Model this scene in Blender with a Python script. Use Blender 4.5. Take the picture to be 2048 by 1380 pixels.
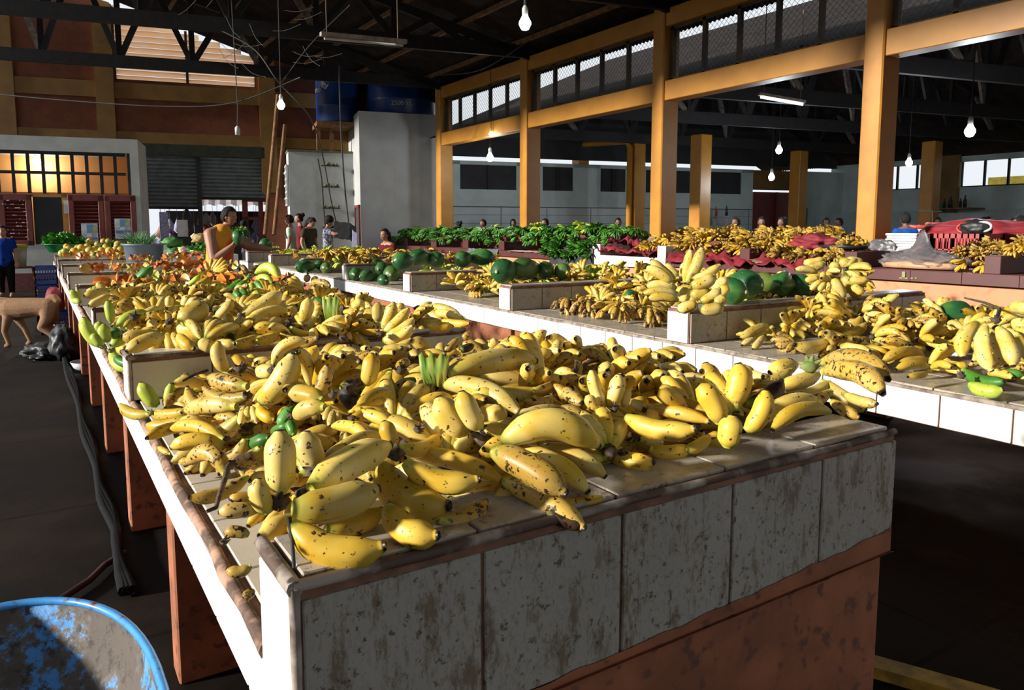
import bpy, bmesh, math, random
from mathutils import Vector, Matrix, Euler, noise
random.seed(7)
for o in list(bpy.data.objects): bpy.data.objects.remove(o, do_unlink=True)
SC = bpy.context.scene; COL = SC.collection
R = math.radians
# ---------------- camera ----------------
F = 1483.0; PITCH = R(6.08); YAW = R(32.6); CAMZ = 1.5; CYP = 613.0
cd = bpy.data.cameras.new('camera'); cam = bpy.data.objects.new('camera', cd); COL.objects.link(cam)
cam.location = (0, 0, CAMZ); cam.rotation_euler = (R(90) - PITCH, 0, -YAW)
cd.sensor_width = 36; cd.sensor_fit = 'HORIZONTAL'; cd.lens = 36 * F / 2048; cd.shift_y = -(690 - CYP) / 2048
cd.clip_start = .05; cd.clip_end = 400
cd.dof.use_dof = False
SC.camera = cam
FW = Vector((math.sin(YAW)*math.cos(PITCH), math.cos(YAW)*math.cos(PITCH), -math.sin(PITCH)))
RT = Vector((math.cos(YAW), -math.sin(YAW), 0)); UP = RT.cross(FW)
CC = Vector((0, 0, CAMZ))
def ray(x, y): return FW + RT*((x-1024)/F) - UP*((y-CYP)/F)
def atz(x, y, z): d = ray(x, y); return CC + d*((z-CAMZ)/d.z)
def atx(x, y, X): d = ray(x, y); return CC + d*(X/d.x)
def aty(x, y, Y): d = ray(x, y); return CC + d*(Y/d.y)
def atd(x, y, dep): return CC + ray(x, y)*dep
BA = R(12.5); BN = Vector((math.sin(BA), math.cos(BA), 0)); BU = Vector((math.cos(BA), -math.sin(BA), 0))
def atn(x, y, D): d = ray(x, y); return CC + d*(D/d.dot(BN))
def depth(p): return (Vector(p)-CC).dot(FW)
# ---------------- world, sun, exposure ----------------
w = bpy.data.worlds.new('sky'); SC.world = w; w.use_nodes = True
nt = w.node_tree; bgn = nt.nodes['Background']
bgn.inputs[0].default_value = (.90, .95, 1.0, 1); bgn.inputs[1].default_value = .95
SUN_AZ = 10; SUN_EL = 17
sd = bpy.data.lights.new('sun', 'SUN'); sun = bpy.data.objects.new('sun', sd); COL.objects.link(sun)
sd.energy = 8.0; sd.angle = R(3.5); sd.color = (1.0, .945, .86)
tr = Vector((math.cos(R(SUN_AZ))*math.cos(R(SUN_EL)), -math.sin(R(SUN_AZ))*math.cos(R(SUN_EL)), -math.sin(R(SUN_EL))))
sun.rotation_euler = tr.to_track_quat('-Z', 'Y').to_euler(); sun.location = (-20, 5, 12)
vs = SC.view_settings; SC.display_settings.display_device = 'sRGB'
vs.view_transform = 'Standard'; vs.look = 'None'; vs.gamma = 1; vs.use_curve_mapping = False; vs.exposure = 0.0

# ---------------- material helpers ----------------
MATS = {}
def base_mat(name):
    m = bpy.data.materials.new(name); m.use_nodes = True
    return m, m.node_tree, m.node_tree.nodes['Principled BSDF']
def ramp(nt, src, stops):
    r = nt.nodes.new('ShaderNodeValToRGB'); el = r.color_ramp.elements
    el[0].position, el[0].color = stops[0][0], (*stops[0][1], 1)
    el[1].position, el[1].color = stops[-1][0], (*stops[-1][1], 1)
    for p, c in stops[1:-1]:
        e = el.new(p); e.color = (*c, 1)
    nt.links.new(src, r.inputs[0]); return r.outputs[0]
def texco(nt, kind='Object', scale=(1, 1, 1), rnd=False):
    t = nt.nodes.new('ShaderNodeTexCoord'); mp = nt.nodes.new('ShaderNodeMapping')
    mp.inputs['Scale'].default_value = scale
    nt.links.new(t.outputs[kind], mp.inputs[0])
    if rnd:
        oi = nt.nodes.new('ShaderNodeObjectInfo'); ml = nt.nodes.new('ShaderNodeMath'); ml.operation = 'MULTIPLY'
        ml.inputs[1].default_value = 37.0; nt.links.new(oi.outputs['Random'], ml.inputs[0])
        cb = nt.nodes.new('ShaderNodeCombineXYZ')
        for i in range(3): nt.links.new(ml.outputs[0], cb.inputs[i])
        nt.links.new(cb.outputs[0], mp.inputs['Location'])
    return mp.outputs[0]
def noise_tex(nt, co, scale, detail=4, rough=.55):
    n = nt.nodes.new('ShaderNodeTexNoise'); n.inputs['Scale'].default_value = scale
    n.inputs['Detail'].default_value = detail; n.inputs['Roughness'].default_value = rough
    nt.links.new(co, n.inputs['Vector']); return n.outputs['Fac']
def mix(nt, fac, a, b, mode='MIX'):
    m = nt.nodes.new('ShaderNodeMix'); m.data_type = 'RGBA'; m.blend_type = mode
    if isinstance(fac, (int, float)): m.inputs[0].default_value = fac
    else: nt.links.new(fac, m.inputs[0])
    for i, v in ((6, a), (7, b)):
        if isinstance(v, tuple): m.inputs[i].default_value = (*v, 1)
        else: nt.links.new(v, m.inputs[i])
    return m.outputs[2]
def bump(nt, h, bs, strength=.3, dist=.01):
    b = nt.nodes.new('ShaderNodeBump'); b.inputs['Strength'].default_value = strength; b.inputs['Distance'].default_value = dist
    nt.links.new(h, b.inputs['Height']); nt.links.new(b.outputs[0], bs.inputs['Normal'])
def M(name, col, rough=.6, col2=None, scale=6, lo=.4, hi=.65, metal=0, bmp=0, detail=5, stretch=(1, 1, 1), rnd=False, spec=.5, col3=None):
    if name in MATS: return MATS[name]
    m, nt, bs = base_mat(name)
    bs.inputs['Roughness'].default_value = rough; bs.inputs['Metallic'].default_value = metal
    bs.inputs['Specular IOR Level'].default_value = spec
    if col2 is None: col2 = tuple(c*.75 for c in col)
    co = texco(nt, 'Object', stretch, rnd)
    n = noise_tex(nt, co, scale, detail)
    c = ramp(nt, n, [(lo, col), (hi, col2)])
    if col3:
        n2 = noise_tex(nt, co, scale*3.1, detail)
        f = ramp(nt, n2, [(.56, (0, 0, 0)), (.66, (1, 1, 1))])
        c = mix(nt, f, c, col3)
    nt.links.new(c, bs.inputs['Base Color'])
    if bmp: bump(nt, n, bs, bmp)
    MATS[name] = m; return m
def emit(name, col, s):
    m, nt, bs = base_mat(name); bs.inputs['Emission Color'].default_value = (*col, 1); bs.inputs['Emission Strength'].default_value = s
    n = noise_tex(nt, texco(nt), 5); nt.links.new(ramp(nt, n, [(.4, col), (.6, col)]), bs.inputs['Base Color'])
    MATS[name] = m; return m
def banana_mat(name, c1, c2, spot, amount, tip=(.02, .012, .008), neck=(.35, .38, .05), streak=.62):
    m, nt, bs = base_mat(name)
    bs.inputs['Roughness'].default_value = .42; bs.inputs['Specular IOR Level'].default_value = .4
    co = texco(nt, 'Object', (1, 1, 1), True)
    n0 = noise_tex(nt, co, 14, 3)
    oi = nt.nodes.new('ShaderNodeObjectInfo')
    base = mix(nt, ramp(nt, n0, [(.35, (0, 0, 0)), (.65, (1, 1, 1))]), c1, c2)
    hv = nt.nodes.new('ShaderNodeHueSaturation'); nt.links.new(base, hv.inputs['Color'])
    mr = nt.nodes.new('ShaderNodeMapRange'); mr.inputs['To Min'].default_value = .68; mr.inputs['To Max'].default_value = 1.12
    nt.links.new(oi.outputs['Random'], mr.inputs[0]); nt.links.new(mr.outputs[0], hv.inputs['Value'])
    c = hv.outputs[0]
    n1 = noise_tex(nt, co, 75, 3, .6)
    f1 = ramp(nt, n1, [(amount, (0, 0, 0)), (amount+.035, (1, 1, 1))]); c = mix(nt, f1, c, spot)
    n2 = noise_tex(nt, co, 26, 6, .7)
    f2 = ramp(nt, n2, [(amount+.0, (0, 0, 0)), (amount+.05, (1, 1, 1))]); c = mix(nt, f2, c, tuple(s*1.2 for s in spot))
    # dark streaks that run along the ribs
    uvn = texco(nt, 'UV', (3, 24, 1), True); n3 = noise_tex(nt, uvn, 2.2, 5, .7)
    f3 = ramp(nt, n3, [(streak, (0, 0, 0)), (streak+.04, (1, 1, 1))]); c = mix(nt, f3, c, tuple(s*.8 for s in spot))
    sx = nt.nodes.new('ShaderNodeSeparateXYZ'); t = nt.nodes.new('ShaderNodeTexCoord'); nt.links.new(t.outputs['UV'], sx.inputs[0])
    f4 = ramp(nt, sx.outputs[0], [(0.0, (.85, .85, .85)), (.2, (0, 0, 0))]); c = mix(nt, f4, c, neck)
    f5 = ramp(nt, sx.outputs[0], [(.962, (0, 0, 0)), (.98, (1, 1, 1))]); c = mix(nt, f5, c, tip)
    nt.links.new(c, bs.inputs['Base Color'])
    MATS[name] = m; return m
YEL = banana_mat('banana_skin_yellow', (.67, .44, .045), (.76, .60, .20), (.07, .03, .012), .63, streak=.655)
YEL2 = banana_mat('banana_skin_golden', (.62, .37, .02), (.70, .47, .07), (.06, .025, .01), .63, streak=.65)
RIPE = banana_mat('banana_skin_spotted', (.56, .33, .04), (.55, .37, .10), (.035, .016, .01), .575, streak=.62)
BROWN = banana_mat('banana_skin_overripe', (.34, .17, .03), (.48, .29, .05), (.02, .01, .006), .52, streak=.55)
YG = banana_mat('banana_skin_yellow_green', (.50, .58, .06), (.42, .52, .07), (.05, .03, .01), .68, neck=(.2, .35, .04))
GRN = banana_mat('banana_skin_green', (.045, .17, .018), (.08, .26, .028), (.03, .04, .01), .70, neck=(.18, .33, .05))
BLK = banana_mat('banana_skin_black', (.03, .018, .012), (.09, .045, .02), (.01, .006, .005), .55)
CROWN = M('crown_dried', (.035, .022, .018), .8, (.14, .09, .05), 60, bmp=.5)
CROWNG = M('crown_green', (.12, .19, .035), .7, (.25, .25, .08), 30)

# ---------------- object helpers ----------------
def new_obj(name, me, mat, parent=None, loc=(0, 0, 0)):
    o = bpy.data.objects.new(name, me); COL.objects.link(o); o.location = loc
    if mat is not None and not me.materials:
        for mm in (mat if isinstance(mat, (list, tuple)) else [mat]): me.materials.append(mm)
    if parent: o.parent = parent
    return o
def thing(name, label, cat, loc=(0, 0, 0), rz=0, group=None):
    o = bpy.data.objects.new(name, None); COL.objects.link(o); o.location = loc; o.rotation_euler = (0, 0, rz)
    o.empty_display_size = .05
    tag(o, label, cat, group); return o
def tag(o, label, cat, group=None, kind=None):
    o['label'] = label; o['category'] = cat
    if group: o['group'] = group
    if kind: o['kind'] = kind
    return o
def struct(o, label=None, cat=None):
    o['kind'] = 'structure'
    if label: o['label'] = label
    if cat: o['category'] = cat
    return o
class MB:
    """collects boxes, bars, tubes; origin given to build()"""
    def __init__(s): s.v = []; s.f = []; s.mi = []; s.uv = None; s.m = 0
    def add(s, vs, fs):
        b = len(s.v); s.v += [tuple(v) for v in vs]; s.f += [tuple(i+b for i in f) for f in fs]; s.mi += [s.m]*len(fs)
    def box(s, lo, hi, X=None):
        (x0, y0, z0), (x1, y1, z1) = lo, hi
        vs = [Vector(p) for p in ((x0,y0,z0),(x1,y0,z0),(x1,y1,z0),(x0,y1,z0),(x0,y0,z1),(x1,y0,z1),(x1,y1,z1),(x0,y1,z1))]
        if X is not None: vs = [X @ v for v in vs]
        s.add(vs, [(0,3,2,1),(4,5,6,7),(0,1,5,4),(1,2,6,5),(2,3,7,6),(3,0,4,7)])
        return s
    def bbox(s, lo, hi, b=.004, X=None):
        """box with chamfered edges"""
        lo, hi = Vector(lo), Vector(hi); b = min(b, .45*min(hi[i]-lo[i] for i in range(3)))
        bm = bmesh.new(); bmesh.ops.create_cube(bm, size=1)
        for v in bm.verts: v.co = Vector([(lo[i]+hi[i])/2 + v.co[i]*(hi[i]-lo[i]) for i in range(3)])
        bmesh.ops.bevel(bm, geom=bm.edges[:], offset=b, segments=1, affect='EDGES')
        s.bm(bm, X); return s
    def bm(s, bm, X=None):
        bm.verts.index_update(); s.add([(X @ v.co if X else v.co.copy()) for v in bm.verts], [[v.index for v in f.verts] for f in bm.faces]); bm.free(); return s
    def tube(s, pts, rad, n=8, cap=True):
        pts = [Vector(p) for p in pts]; rr = rad if isinstance(rad, (list, tuple)) else [rad]*len(pts)
        vs = []; fs = []; ref = None
        for i, p in enumerate(pts):
            d = (pts[min(i+1, len(pts)-1)] - pts[max(i-1, 0)]); d = d.normalized() if d.length > 1e-9 else Vector((0, 0, 1))
            if ref is None: ref = Vector((0, 0, 1)) if abs(d.z) < .9 else Vector((1, 0, 0))
            a = d.cross(ref); a = a.normalized() if a.length > 1e-6 else Vector((1, 0, 0)); b = a.cross(d); ref = b
            for k in range(n):
                t = 2*math.pi*k/n; vs.append(p + (a*math.cos(t)+b*math.sin(t))*rr[i])
        for i in range(len(pts)-1):
            for k in range(n):
                fs.append((i*n+k, i*n+(k+1) % n, (i+1)*n+(k+1) % n, (i+1)*n+k))
        if cap: fs += [tuple(range(n)), tuple(reversed(range((len(pts)-1)*n, len(pts)*n)))]
        s.add(vs, fs); return s
    def bar(s, a, b, wx, wz, up=(0, 0, 1)):
        a, b = Vector(a), Vector(b); d = (b-a).normalized(); u = Vector(up)
        sd = d.cross(u); sd = sd.normalized() if sd.length > 1e-5 else Vector((1, 0, 0)); u = sd.cross(d)
        vs = [p + sd*(i*wx/2) + u*(j*wz/2) for p in (a, b) for i, j in ((-1, -1), (1, -1), (1, 1), (-1, 1))]
        s.add(vs, [(0,1,2,3),(7,6,5,4),(0,4,5,1),(1,5,6,2),(2,6,7,3),(3,7,4,0)]); return s
    def lathe(s, prof, n=24, c=(0, 0, 0), sx=1, sy=1, cap=False):
        c = Vector(c); vs = []; fs = []
        for r, z in prof:
            for k in range(n):
                t = 2*math.pi*k/n; vs.append(c + Vector((r*math.cos(t)*sx, r*math.sin(t)*sy, z)))
        for i in range(len(prof)-1):
            for k in range(n): fs.append((i*n+k, i*n+(k+1) % n, (i+1)*n+(k+1) % n, (i+1)*n+k))
        if cap: fs.append(tuple(range((len(prof)-1)*n, len(prof)*n))); fs.append(tuple(reversed(range(n))))
        s.add(vs, fs); return s
    def ball(s, c, r, sub=2, sc=(1, 1, 1), X=None, jit=0):
        bm = bmesh.new(); bmesh.ops.create_icosphere(bm, subdivisions=sub, radius=1)
        for v in bm.verts:
            q = Vector((v.co.x*sc[0], v.co.y*sc[1], v.co.z*sc[2]))*r
            if jit: q *= 1 + jit*noise.noise(v.co*2.3+Vector(c)*7)
            if X: q = X @ q
            v.co = q + Vector(c)
        return s.bm(bm)
    def build(s, name, mat, parent=None, origin=None, smooth=False, obj=True):
        if origin is None:
            if parent is not None: origin = Vector((0, 0, 0)); base = parent.matrix_basis if parent else None
            else:
                xs = [v[0] for v in s.v]; ys = [v[1] for v in s.v]; zs = [v[2] for v in s.v]
                origin = Vector(((min(xs)+max(xs))/2, (min(ys)+max(ys))/2, min(zs)))
        og = Vector(origin)
        me = bpy.data.meshes.new(name); me.from_pydata([tuple(Vector(v)-og) for v in s.v], [], s.f)
        mats = mat if isinstance(mat, (list, tuple)) else [mat]
        for m in mats: me.materials.append(m)
        for p, mi in zip(me.polygons, s.mi): p.material_index = mi; p.use_smooth = smooth
        me.update()
        if not obj: return me
        return new_obj(name, me, None, parent, og)
def part(mb, name, mat, parent, smooth=False):
    """vertices given in world space, parent has only a location/rz"""
    X = (Matrix.Translation(parent.location) @ Matrix.Rotation(parent.rotation_euler[2], 4, 'Z')).inverted()
    mb.v = [tuple(X @ Vector(v)) for v in mb.v]
    return mb.build(name, mat, parent, origin=(0, 0, 0), smooth=smooth)
def dup(root, loc, rot=(0, 0, 0), sc=1, label=None, group=None):
    r = root.copy(); COL.objects.link(r); r.location = loc; r.rotation_euler = rot; r.scale = (sc, sc, sc) if not isinstance(sc, tuple) else sc
    if label: r['label'] = label
    if group: r['group'] = group
    for ch in list(root.children):
        c = ch.copy(); COL.objects.link(c); c.parent = r
        for g in ch.children:
            d = g.copy(); COL.objects.link(d); d.parent = c
    return r
def text_obj(name, s, size, mat, X, parent=None, ext=.004):
    cu = bpy.data.curves.new(name, 'FONT'); cu.body = s; cu.size = size; cu.extrude = ext; cu.align_x = 'CENTER'; cu.align_y = 'CENTER'
    cu.materials.append(mat)
    o = bpy.data.objects.new(name, cu); COL.objects.link(o)
    if parent: o.parent = parent
    if parent: o.matrix_parent_inverse = Matrix.Identity(4)
    dg = bpy.context.evaluated_depsgraph_get(); me = bpy.data.meshes.new_from_object(o.evaluated_get(dg)); bpy.data.objects.remove(o, do_unlink=True)
    o = bpy.data.objects.new(name, me); COL.objects.link(o)
    if parent: o.parent = parent
    o.matrix_local = X; return o
# =============== SETTING ===============
XB = Matrix(((BU.x, BN.x, 0, 0), (BU.y, BN.y, 0, 0), (0, 0, 1, 0), (0, 0, 0, 1)))   # (s, D, z) of the rear building -> world
def sd_(p): return p.dot(BU), p.dot(BN)
def roofz(X): return 5.78 - .28*(X-10)
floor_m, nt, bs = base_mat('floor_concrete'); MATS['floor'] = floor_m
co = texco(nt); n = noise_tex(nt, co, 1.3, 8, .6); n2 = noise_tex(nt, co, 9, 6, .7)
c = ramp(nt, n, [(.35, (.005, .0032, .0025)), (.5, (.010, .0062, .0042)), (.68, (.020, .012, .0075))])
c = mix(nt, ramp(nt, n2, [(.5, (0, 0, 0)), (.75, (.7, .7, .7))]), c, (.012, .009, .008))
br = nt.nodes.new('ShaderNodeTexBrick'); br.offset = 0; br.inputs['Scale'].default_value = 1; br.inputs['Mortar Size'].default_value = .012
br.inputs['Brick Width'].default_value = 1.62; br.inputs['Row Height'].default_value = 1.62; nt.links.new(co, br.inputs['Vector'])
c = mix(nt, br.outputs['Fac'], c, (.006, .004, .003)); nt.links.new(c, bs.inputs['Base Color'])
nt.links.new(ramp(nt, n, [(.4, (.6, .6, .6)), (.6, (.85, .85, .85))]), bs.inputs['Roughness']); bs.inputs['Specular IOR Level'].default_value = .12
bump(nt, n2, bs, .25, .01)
ORANGE = M('paint_rust_orange', (.20, .056, .020), .75, (.15, .040, .015), 3, bmp=.15, col3=(.12, .045, .025))
OCHRE = M('paint_ochre', (.46, .20, .016), .45, (.38, .155, .013), 2.2, bmp=.06, spec=.55)
OCHRED = M('paint_ochre_dull', (.20, .10, .015), .6, (.14, .068, .010), 2)
BRICK = M('leg_terracotta', (.34, .115, .05), .8, (.22, .075, .035), 7, bmp=.35, col3=(.12, .05, .03))
PEACH = M('wall_peach', (.58, .25, .12), .7, (.52, .21, .10), 3, bmp=.1, col3=(.46, .17, .08))
MAROON = M('paint_maroon', (.13, .028, .026), .45, (.10, .022, .02), 4, col3=(.16, .05, .04))
WHITEW = M('paint_white', (.46, .48, .47), .75, (.38, .40, .39), 2.5, bmp=.1)
GREYW = M('paint_pale_green', (.50, .58, .56), .75, (.42, .50, .48), 2)
BLACKM = M('metal_black', (.012, .012, .015), .6, (.022, .018, .016), 8, spec=.3)
GREYM = M('metal_greybrown', (.16, .13, .10), .85, (.06, .05, .04), 10)
WOODP = M('purlin_wood', (.22, .10, .035), .8, (.10, .05, .02), 6)
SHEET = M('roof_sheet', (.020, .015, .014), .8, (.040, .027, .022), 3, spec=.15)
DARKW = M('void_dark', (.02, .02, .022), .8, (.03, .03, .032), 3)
STEELD = M('shutter_steel', (.16, .19, .19), .5, (.10, .12, .12), 4, metal=.3)
DADO = M('tile_dado', (.42, .48, .48), .35, (.36, .42, .42), 2)

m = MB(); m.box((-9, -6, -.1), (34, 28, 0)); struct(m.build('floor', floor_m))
m = MB(); m.box((-90, -60, -.35), (90, 120, -.12)); struct(m.build('ground', M('ground_outside', (.07, .06, .05), .9, (.05, .04, .035), .6)), 'bare ground outside the market hall', 'ground')
mb = MB(); mb.box((-24, -40, -.1), (-21, 70, 4.7)); struct(mb.build('outside_block', M('sky_screen', (.10, .09, .08), .9)), 'unseen long low block added across the yard to hide the low sky', 'building')  # unseen block added to cover the low sky and cut ambient light
# yellow painted kerb with raised platform edge near the camera
m = MB(); m.box((2.36, -1.5, 0), (3.3, 1.17, .004)); m.build('x', floor_m) if False else None
m = MB(); m.bar((2.30, 1.36, .02), (3.4, -1.0, .02), .08, .04); struct(m.build('trim_1', M('paint_kerb', (.5, .3, .03), .6, (.2, .12, .03), 12)), 'worn yellow painted strip on the floor', 'floor strip')

# ---- rear wall (orange) in the building frame
D0 = 25.0
def prism(mb, poly, D1, D2):
    n = len(poly); vs = [XB @ Vector((s, D1, z)) for s, z in poly] + [XB @ Vector((s, D2, z)) for s, z in poly]
    mb.add(vs, [tuple(range(n)), tuple(reversed(range(n, 2*n)))] + [(i, i+n, (i+1) % n+n, (i+1) % n) for i in range(n)])
def S_at(px, D=D0): return sd_(atn(px, 455, D))[0]
def Zr(s, D=D0): return roofz((BU*s + BN*D).x)
sL, sW0, sW1, sR = -9.5, S_at(246), S_at(522), S_at(905)
zwin = 5.82
mb = MB()
zg = 3.70
prism(mb, [(sL, 0), (S_at(294)-.2, 0), (S_at(294)-.2, zg), (sL, zg)], D0, D0+.2)
prism(mb, [(sL, zg), (sW0, zg), (sW0, Zr(sW0)), (-3.6, Zr(-3.6)), (sL, Zr(-3.6))], D0, D0+.2)
prism(mb, [(sW0, zg), (sW1, zg), (sW1, zwin), (sW0, zwin)], D0, D0+.2)
prism(mb, [(sW1, zg), (sR, zg), (sR, Zr(sR)), (sW1, Zr(sW1))], D0, D0+.2)
prism(mb, [(S_at(533), 0), (sR, 0), (sR, zg), (S_at(533), zg)], D0, D0+.2)
struct(mb.build('wall_back', ORANGE))
mb = MB()
for a, b, z0, z1 in ((sL, sR, 5.28, 5.74), (sL, sR, 4.0, 4.33)): mb.box((a, D0-.09, z0), (b, D0, z1), XB)
for px in (226, 543, 30, 700): s = S_at(px); prism(mb, [(s-.24, 2.6), (s+.24, 2.6), (s+.24, Zr(s+.24)), (s-.24, Zr(s-.24))], D0-.12, D0)
struct(mb.build('trim_2', OCHRED), 'ochre painted bands and pilasters on the orange rear wall', 'wall trim')
# louvred window
lou = thing('window_1', 'wide slatted vent window glowing high in the orange rear wall', 'window', XB @ Vector(((sW0+sW1)/2, D0, zwin)))
lou['kind'] = 'structure'
SLAT, nt, bs = base_mat('slat_paint'); n = noise_tex(nt, texco(nt), 4)
cc = ramp(nt, n, [(.3, (.95, .72, .52)), (.7, (.95, .78, .62))])
nt.links.new(cc, bs.inputs['Base Color']); tl = nt.nodes.new('ShaderNodeBsdfTranslucent'); nt.links.new(cc, tl.inputs[0])
ms = nt.nodes.new('ShaderNodeMixShader'); ms.inputs[0].default_value = .92; nt.links.new(bs.outputs[0], ms.inputs[1]); nt.links.new(tl.outputs[0], ms.inputs[2])
nt.links.new(ms.outputs[0], nt.nodes['Material Output'].inputs[0])
mb = MB(); z = zwin+.08
while z < Zr(sW0):
    e = sW1
    while Zr(e) < z+.1 and e > sW0+.3: e -= .1
    for a, b in ((sW0+.02, min(e, (sW0+sW1)/2-.03)), ((sW0+sW1)/2+.03, e)):
        if b > a: mb.bar(XB @ Vector((a, D0+.1, z)), XB @ Vector((b, D0+.1, z)), .17, .012, up=(BN*.72+Vector((0, 0, .69))))
    z += .165
part(mb, 'slats', SLAT, lou)
mb = MB(); sc_ = (sW0+sW1)/2
for s in (sW0, sc_, sW1): mb.box((s-.035, D0+.02, zwin), (s+.035, D0+.12, Zr(s)-.05), XB)
mb.box((sW0, D0+.02, zwin-.05), (sW1, D0+.14, zwin+.03), XB)
part(mb, 'window_frame', M('frame_brown', (.05, .025, .015), .7), lou)

# lintel + roller shutters
mb = MB(); sa, sb = S_at(292), S_at(534)
mb.box((sa, D0-.12, 3.66), (sb, D0+.25, 4.0), XB)
struct(mb.build('trim_3', M('lintel_mossy', (.03, .035, .02), .9, (.015, .018, .012), 5)), 'dark mossy lintel over the roller shutters', 'lintel')
def shutter(px0, px1, zb, label):
    a, b = S_at(px0), S_at(px1); t = thing('roller_shutter', label, 'roller shutter', XB @ Vector(((a+b)/2, D0, zb)))
    mb = MB(); z = zb; vs = []; fs = []; k = 0
    while z < 3.68:
        for dz, dd in ((0, .0), (.02, -.035), (.08, -.035), (.10, 0)):
            vs += [XB @ Vector((a, D0+.05+dd, z+dz)), XB @ Vector((b, D0+.05+dd, z+dz))]
        z += .115
    n = len(vs)//2; fs = [(2*i, 2*i+1, 2*i+3, 2*i+2) for i in range(n-1)]
    mb.add(vs, fs); mb.box((a, D0+.08, zb), (b, D0+.10, 3.68), XB)
    part(mb, 'shutter_curtain', STEELD, t)
    mb = MB(); mb.box((a, D0-.0, zb-.06), (b, D0+.07, zb+.02), XB); part(mb, 'bottom_rail', BLACKM, t)
shutter(292, 398, 2.12, 'steel roller shutter left of the black post, lowered lower')
shutter(405, 532, 2.42, 'steel roller shutter right of the black post, pulled up higher')
mb = MB(); s = S_at(402); mb.box((s-.06, D0-.1, 0), (s+.06, D0+.05, 3.7), XB)
struct(mb.build('trim_4', BLACKM), 'black post between the two roller shutters', 'post')

# ---- shop box
D1 = 20.5
def S1(px): return sd_(atn(px, 455, D1))[0]
sr = S1(284); sl = sr-4.9
mb = MB()
mb.box((sl, D1, 3.30), (sr, D1+1.7, 3.64), XB); mb.box((sr-.19, D1, 0), (sr, D1+1.7, 3.3), XB)
mb.box((sl, D1, .35), (sr-.3, D1+.16, 1.10), XB); mb.box((sl-.2, D1, 0), (sl, D1+1.7, 3.64), XB)
struct(mb.build('wall_shop', WHITEW))
mb = MB(); mb.box((sl, D1-.02, 0), (sr-.3, D1+.17, .42), XB); struct(mb.build('baseboard_shop', MAROON), 'dark red painted base of the shop wall', 'baseboard')
mb = MB(); mb.box((sl, D1+1.5, 0), (sr-.2, D1+1.65, 3.3), XB); mb.box((sr-.3, D1+.3, 0), (sr-.2, D1+1.5, 3.3), XB); mb.box((sl, D1+.2, 2.3), (sr-.3, D1+.24, 2.34), XB)
struct(mb.build('wall_shop_inner', M('paint_apricot', (.62, .30, .10), .7, (.56, .26, .09), 2)))
# grille
t = thing('window_grille', 'black iron bar grille across the top of the white framed shop', 'window grille', XB @ Vector((sr-2, D1, 2.25)))
mb = MB(); zb, zt = 2.30, 3.30
k = 0; s = sr-.22
while s > sl+.1:
    mb.box((s-.035, D1+.03, zb), (s+.035, D1+.07, zt), XB); s -= .305
part(mb, 'bars', BLACKM, t)
mb = MB(); mb.box((sl, D1+.02, 2.76), (sr-.3, D1+.08, 2.83), XB); mb.box((sl, D1+.02, 3.22), (sr-.3, D1+.08, 3.30), XB); part(mb, 'rails', BLACKM, t)
# red louvred panels
REDP = M('paint_red_wood', (.16, .028, .022), .55, (.12, .02, .018), 5)
def louvre_panel(px0, px1, lab):
    a, b = S1(px0), S1(px1); t = thing('shutter_panel', lab, 'wooden shutter', XB @ Vector(((a+b)/2, D1, 1.1)))
    mb = MB()
    for lo, hi in (((a, D1-.02, 1.08), (a+.12, D1+.06, 2.27)), ((b-.12, D1-.02, 1.08), (b, D1+.06, 2.27)), ((a, D1-.02, 2.13), (b, D1+.06, 2.29)), ((a, D1-.02, 1.08), (b, D1+.06, 1.2))): mb.bbox(lo, hi, .01, XB)
    part(mb, 'frame', REDP, t)
    mb = MB(); z = 1.24
    while z < 2.12:
        mb.bar(XB @ Vector((a+.1, D1+.03, z)), XB @ Vector((b-.1, D1+.03, z)), .09, .015, up=(BN*.6+Vector((0, 0, .8)))); z += .085
    part(mb, 'slats', REDP, t)
    mb = MB(); mb.box((a+.1, D1+.09, 1.15), (b-.1, D1+.11, 2.2), XB); part(mb, 'backing', REDP, t)
    return t, a, b
louvre_panel(0, 66, 'dark red slatted shutter dotted with torn paper, left of the dark doorway')
mb = MB(); random.seed(3); a, b = S1(6), S1(56)
for i in range(34):
    s = random.uniform(a, b); z = 1.25+.085*random.randint(0, 10)+.02; ww = random.choice((.015, .02, .03, .06))
    mb.box((s, D1-.035, z), (s+ww, D1-.03, z+.02), XB)
tag(mb.build('paper_scraps', M('paper_white', (.75, .75, .80), .8)), 'white scraps of torn paper stuck on the left red shutter', 'paper scraps', kind='stuff')
louvre_panel(139, 210, 'dark red slatted shutter with one poster, beside the apricot strip')
louvre_panel(212, 274, 'dark red slatted shutter with a poster, next to the white frame end')
mb = MB(); mb.box((S1(68), D1+.06, 1.1), (S1(126), D1+.12, 2.22), XB); tag(mb.build('doorway_dark', DARKW), 'black sheet painting the dark of the open doorway between the red shutters', 'dark doorway')  # dark sheet stands in for the shade inside the doorway
mb = MB(); mb.box((S1(126), D1+.05, 1.1), (S1(139), D1+.13, 2.3), XB); mb.box((S1(66), D1+.05, 2.22), (S1(139), D1+.13, 2.3), XB)
struct(mb.build('wall_strip', M('paint_apricot2', (.60, .30, .08), .7)))
mb = MB(); mb.box((S1(129.5), D1+.03, 1.83), (S1(139), D1+.045, 2.15), XB)
nb = mb.build('paper_notice', M('paper_pale', (.62, .68, .68), .8)); tag(nb, 'pale green paper notice on the apricot strip', 'notice')
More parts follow.
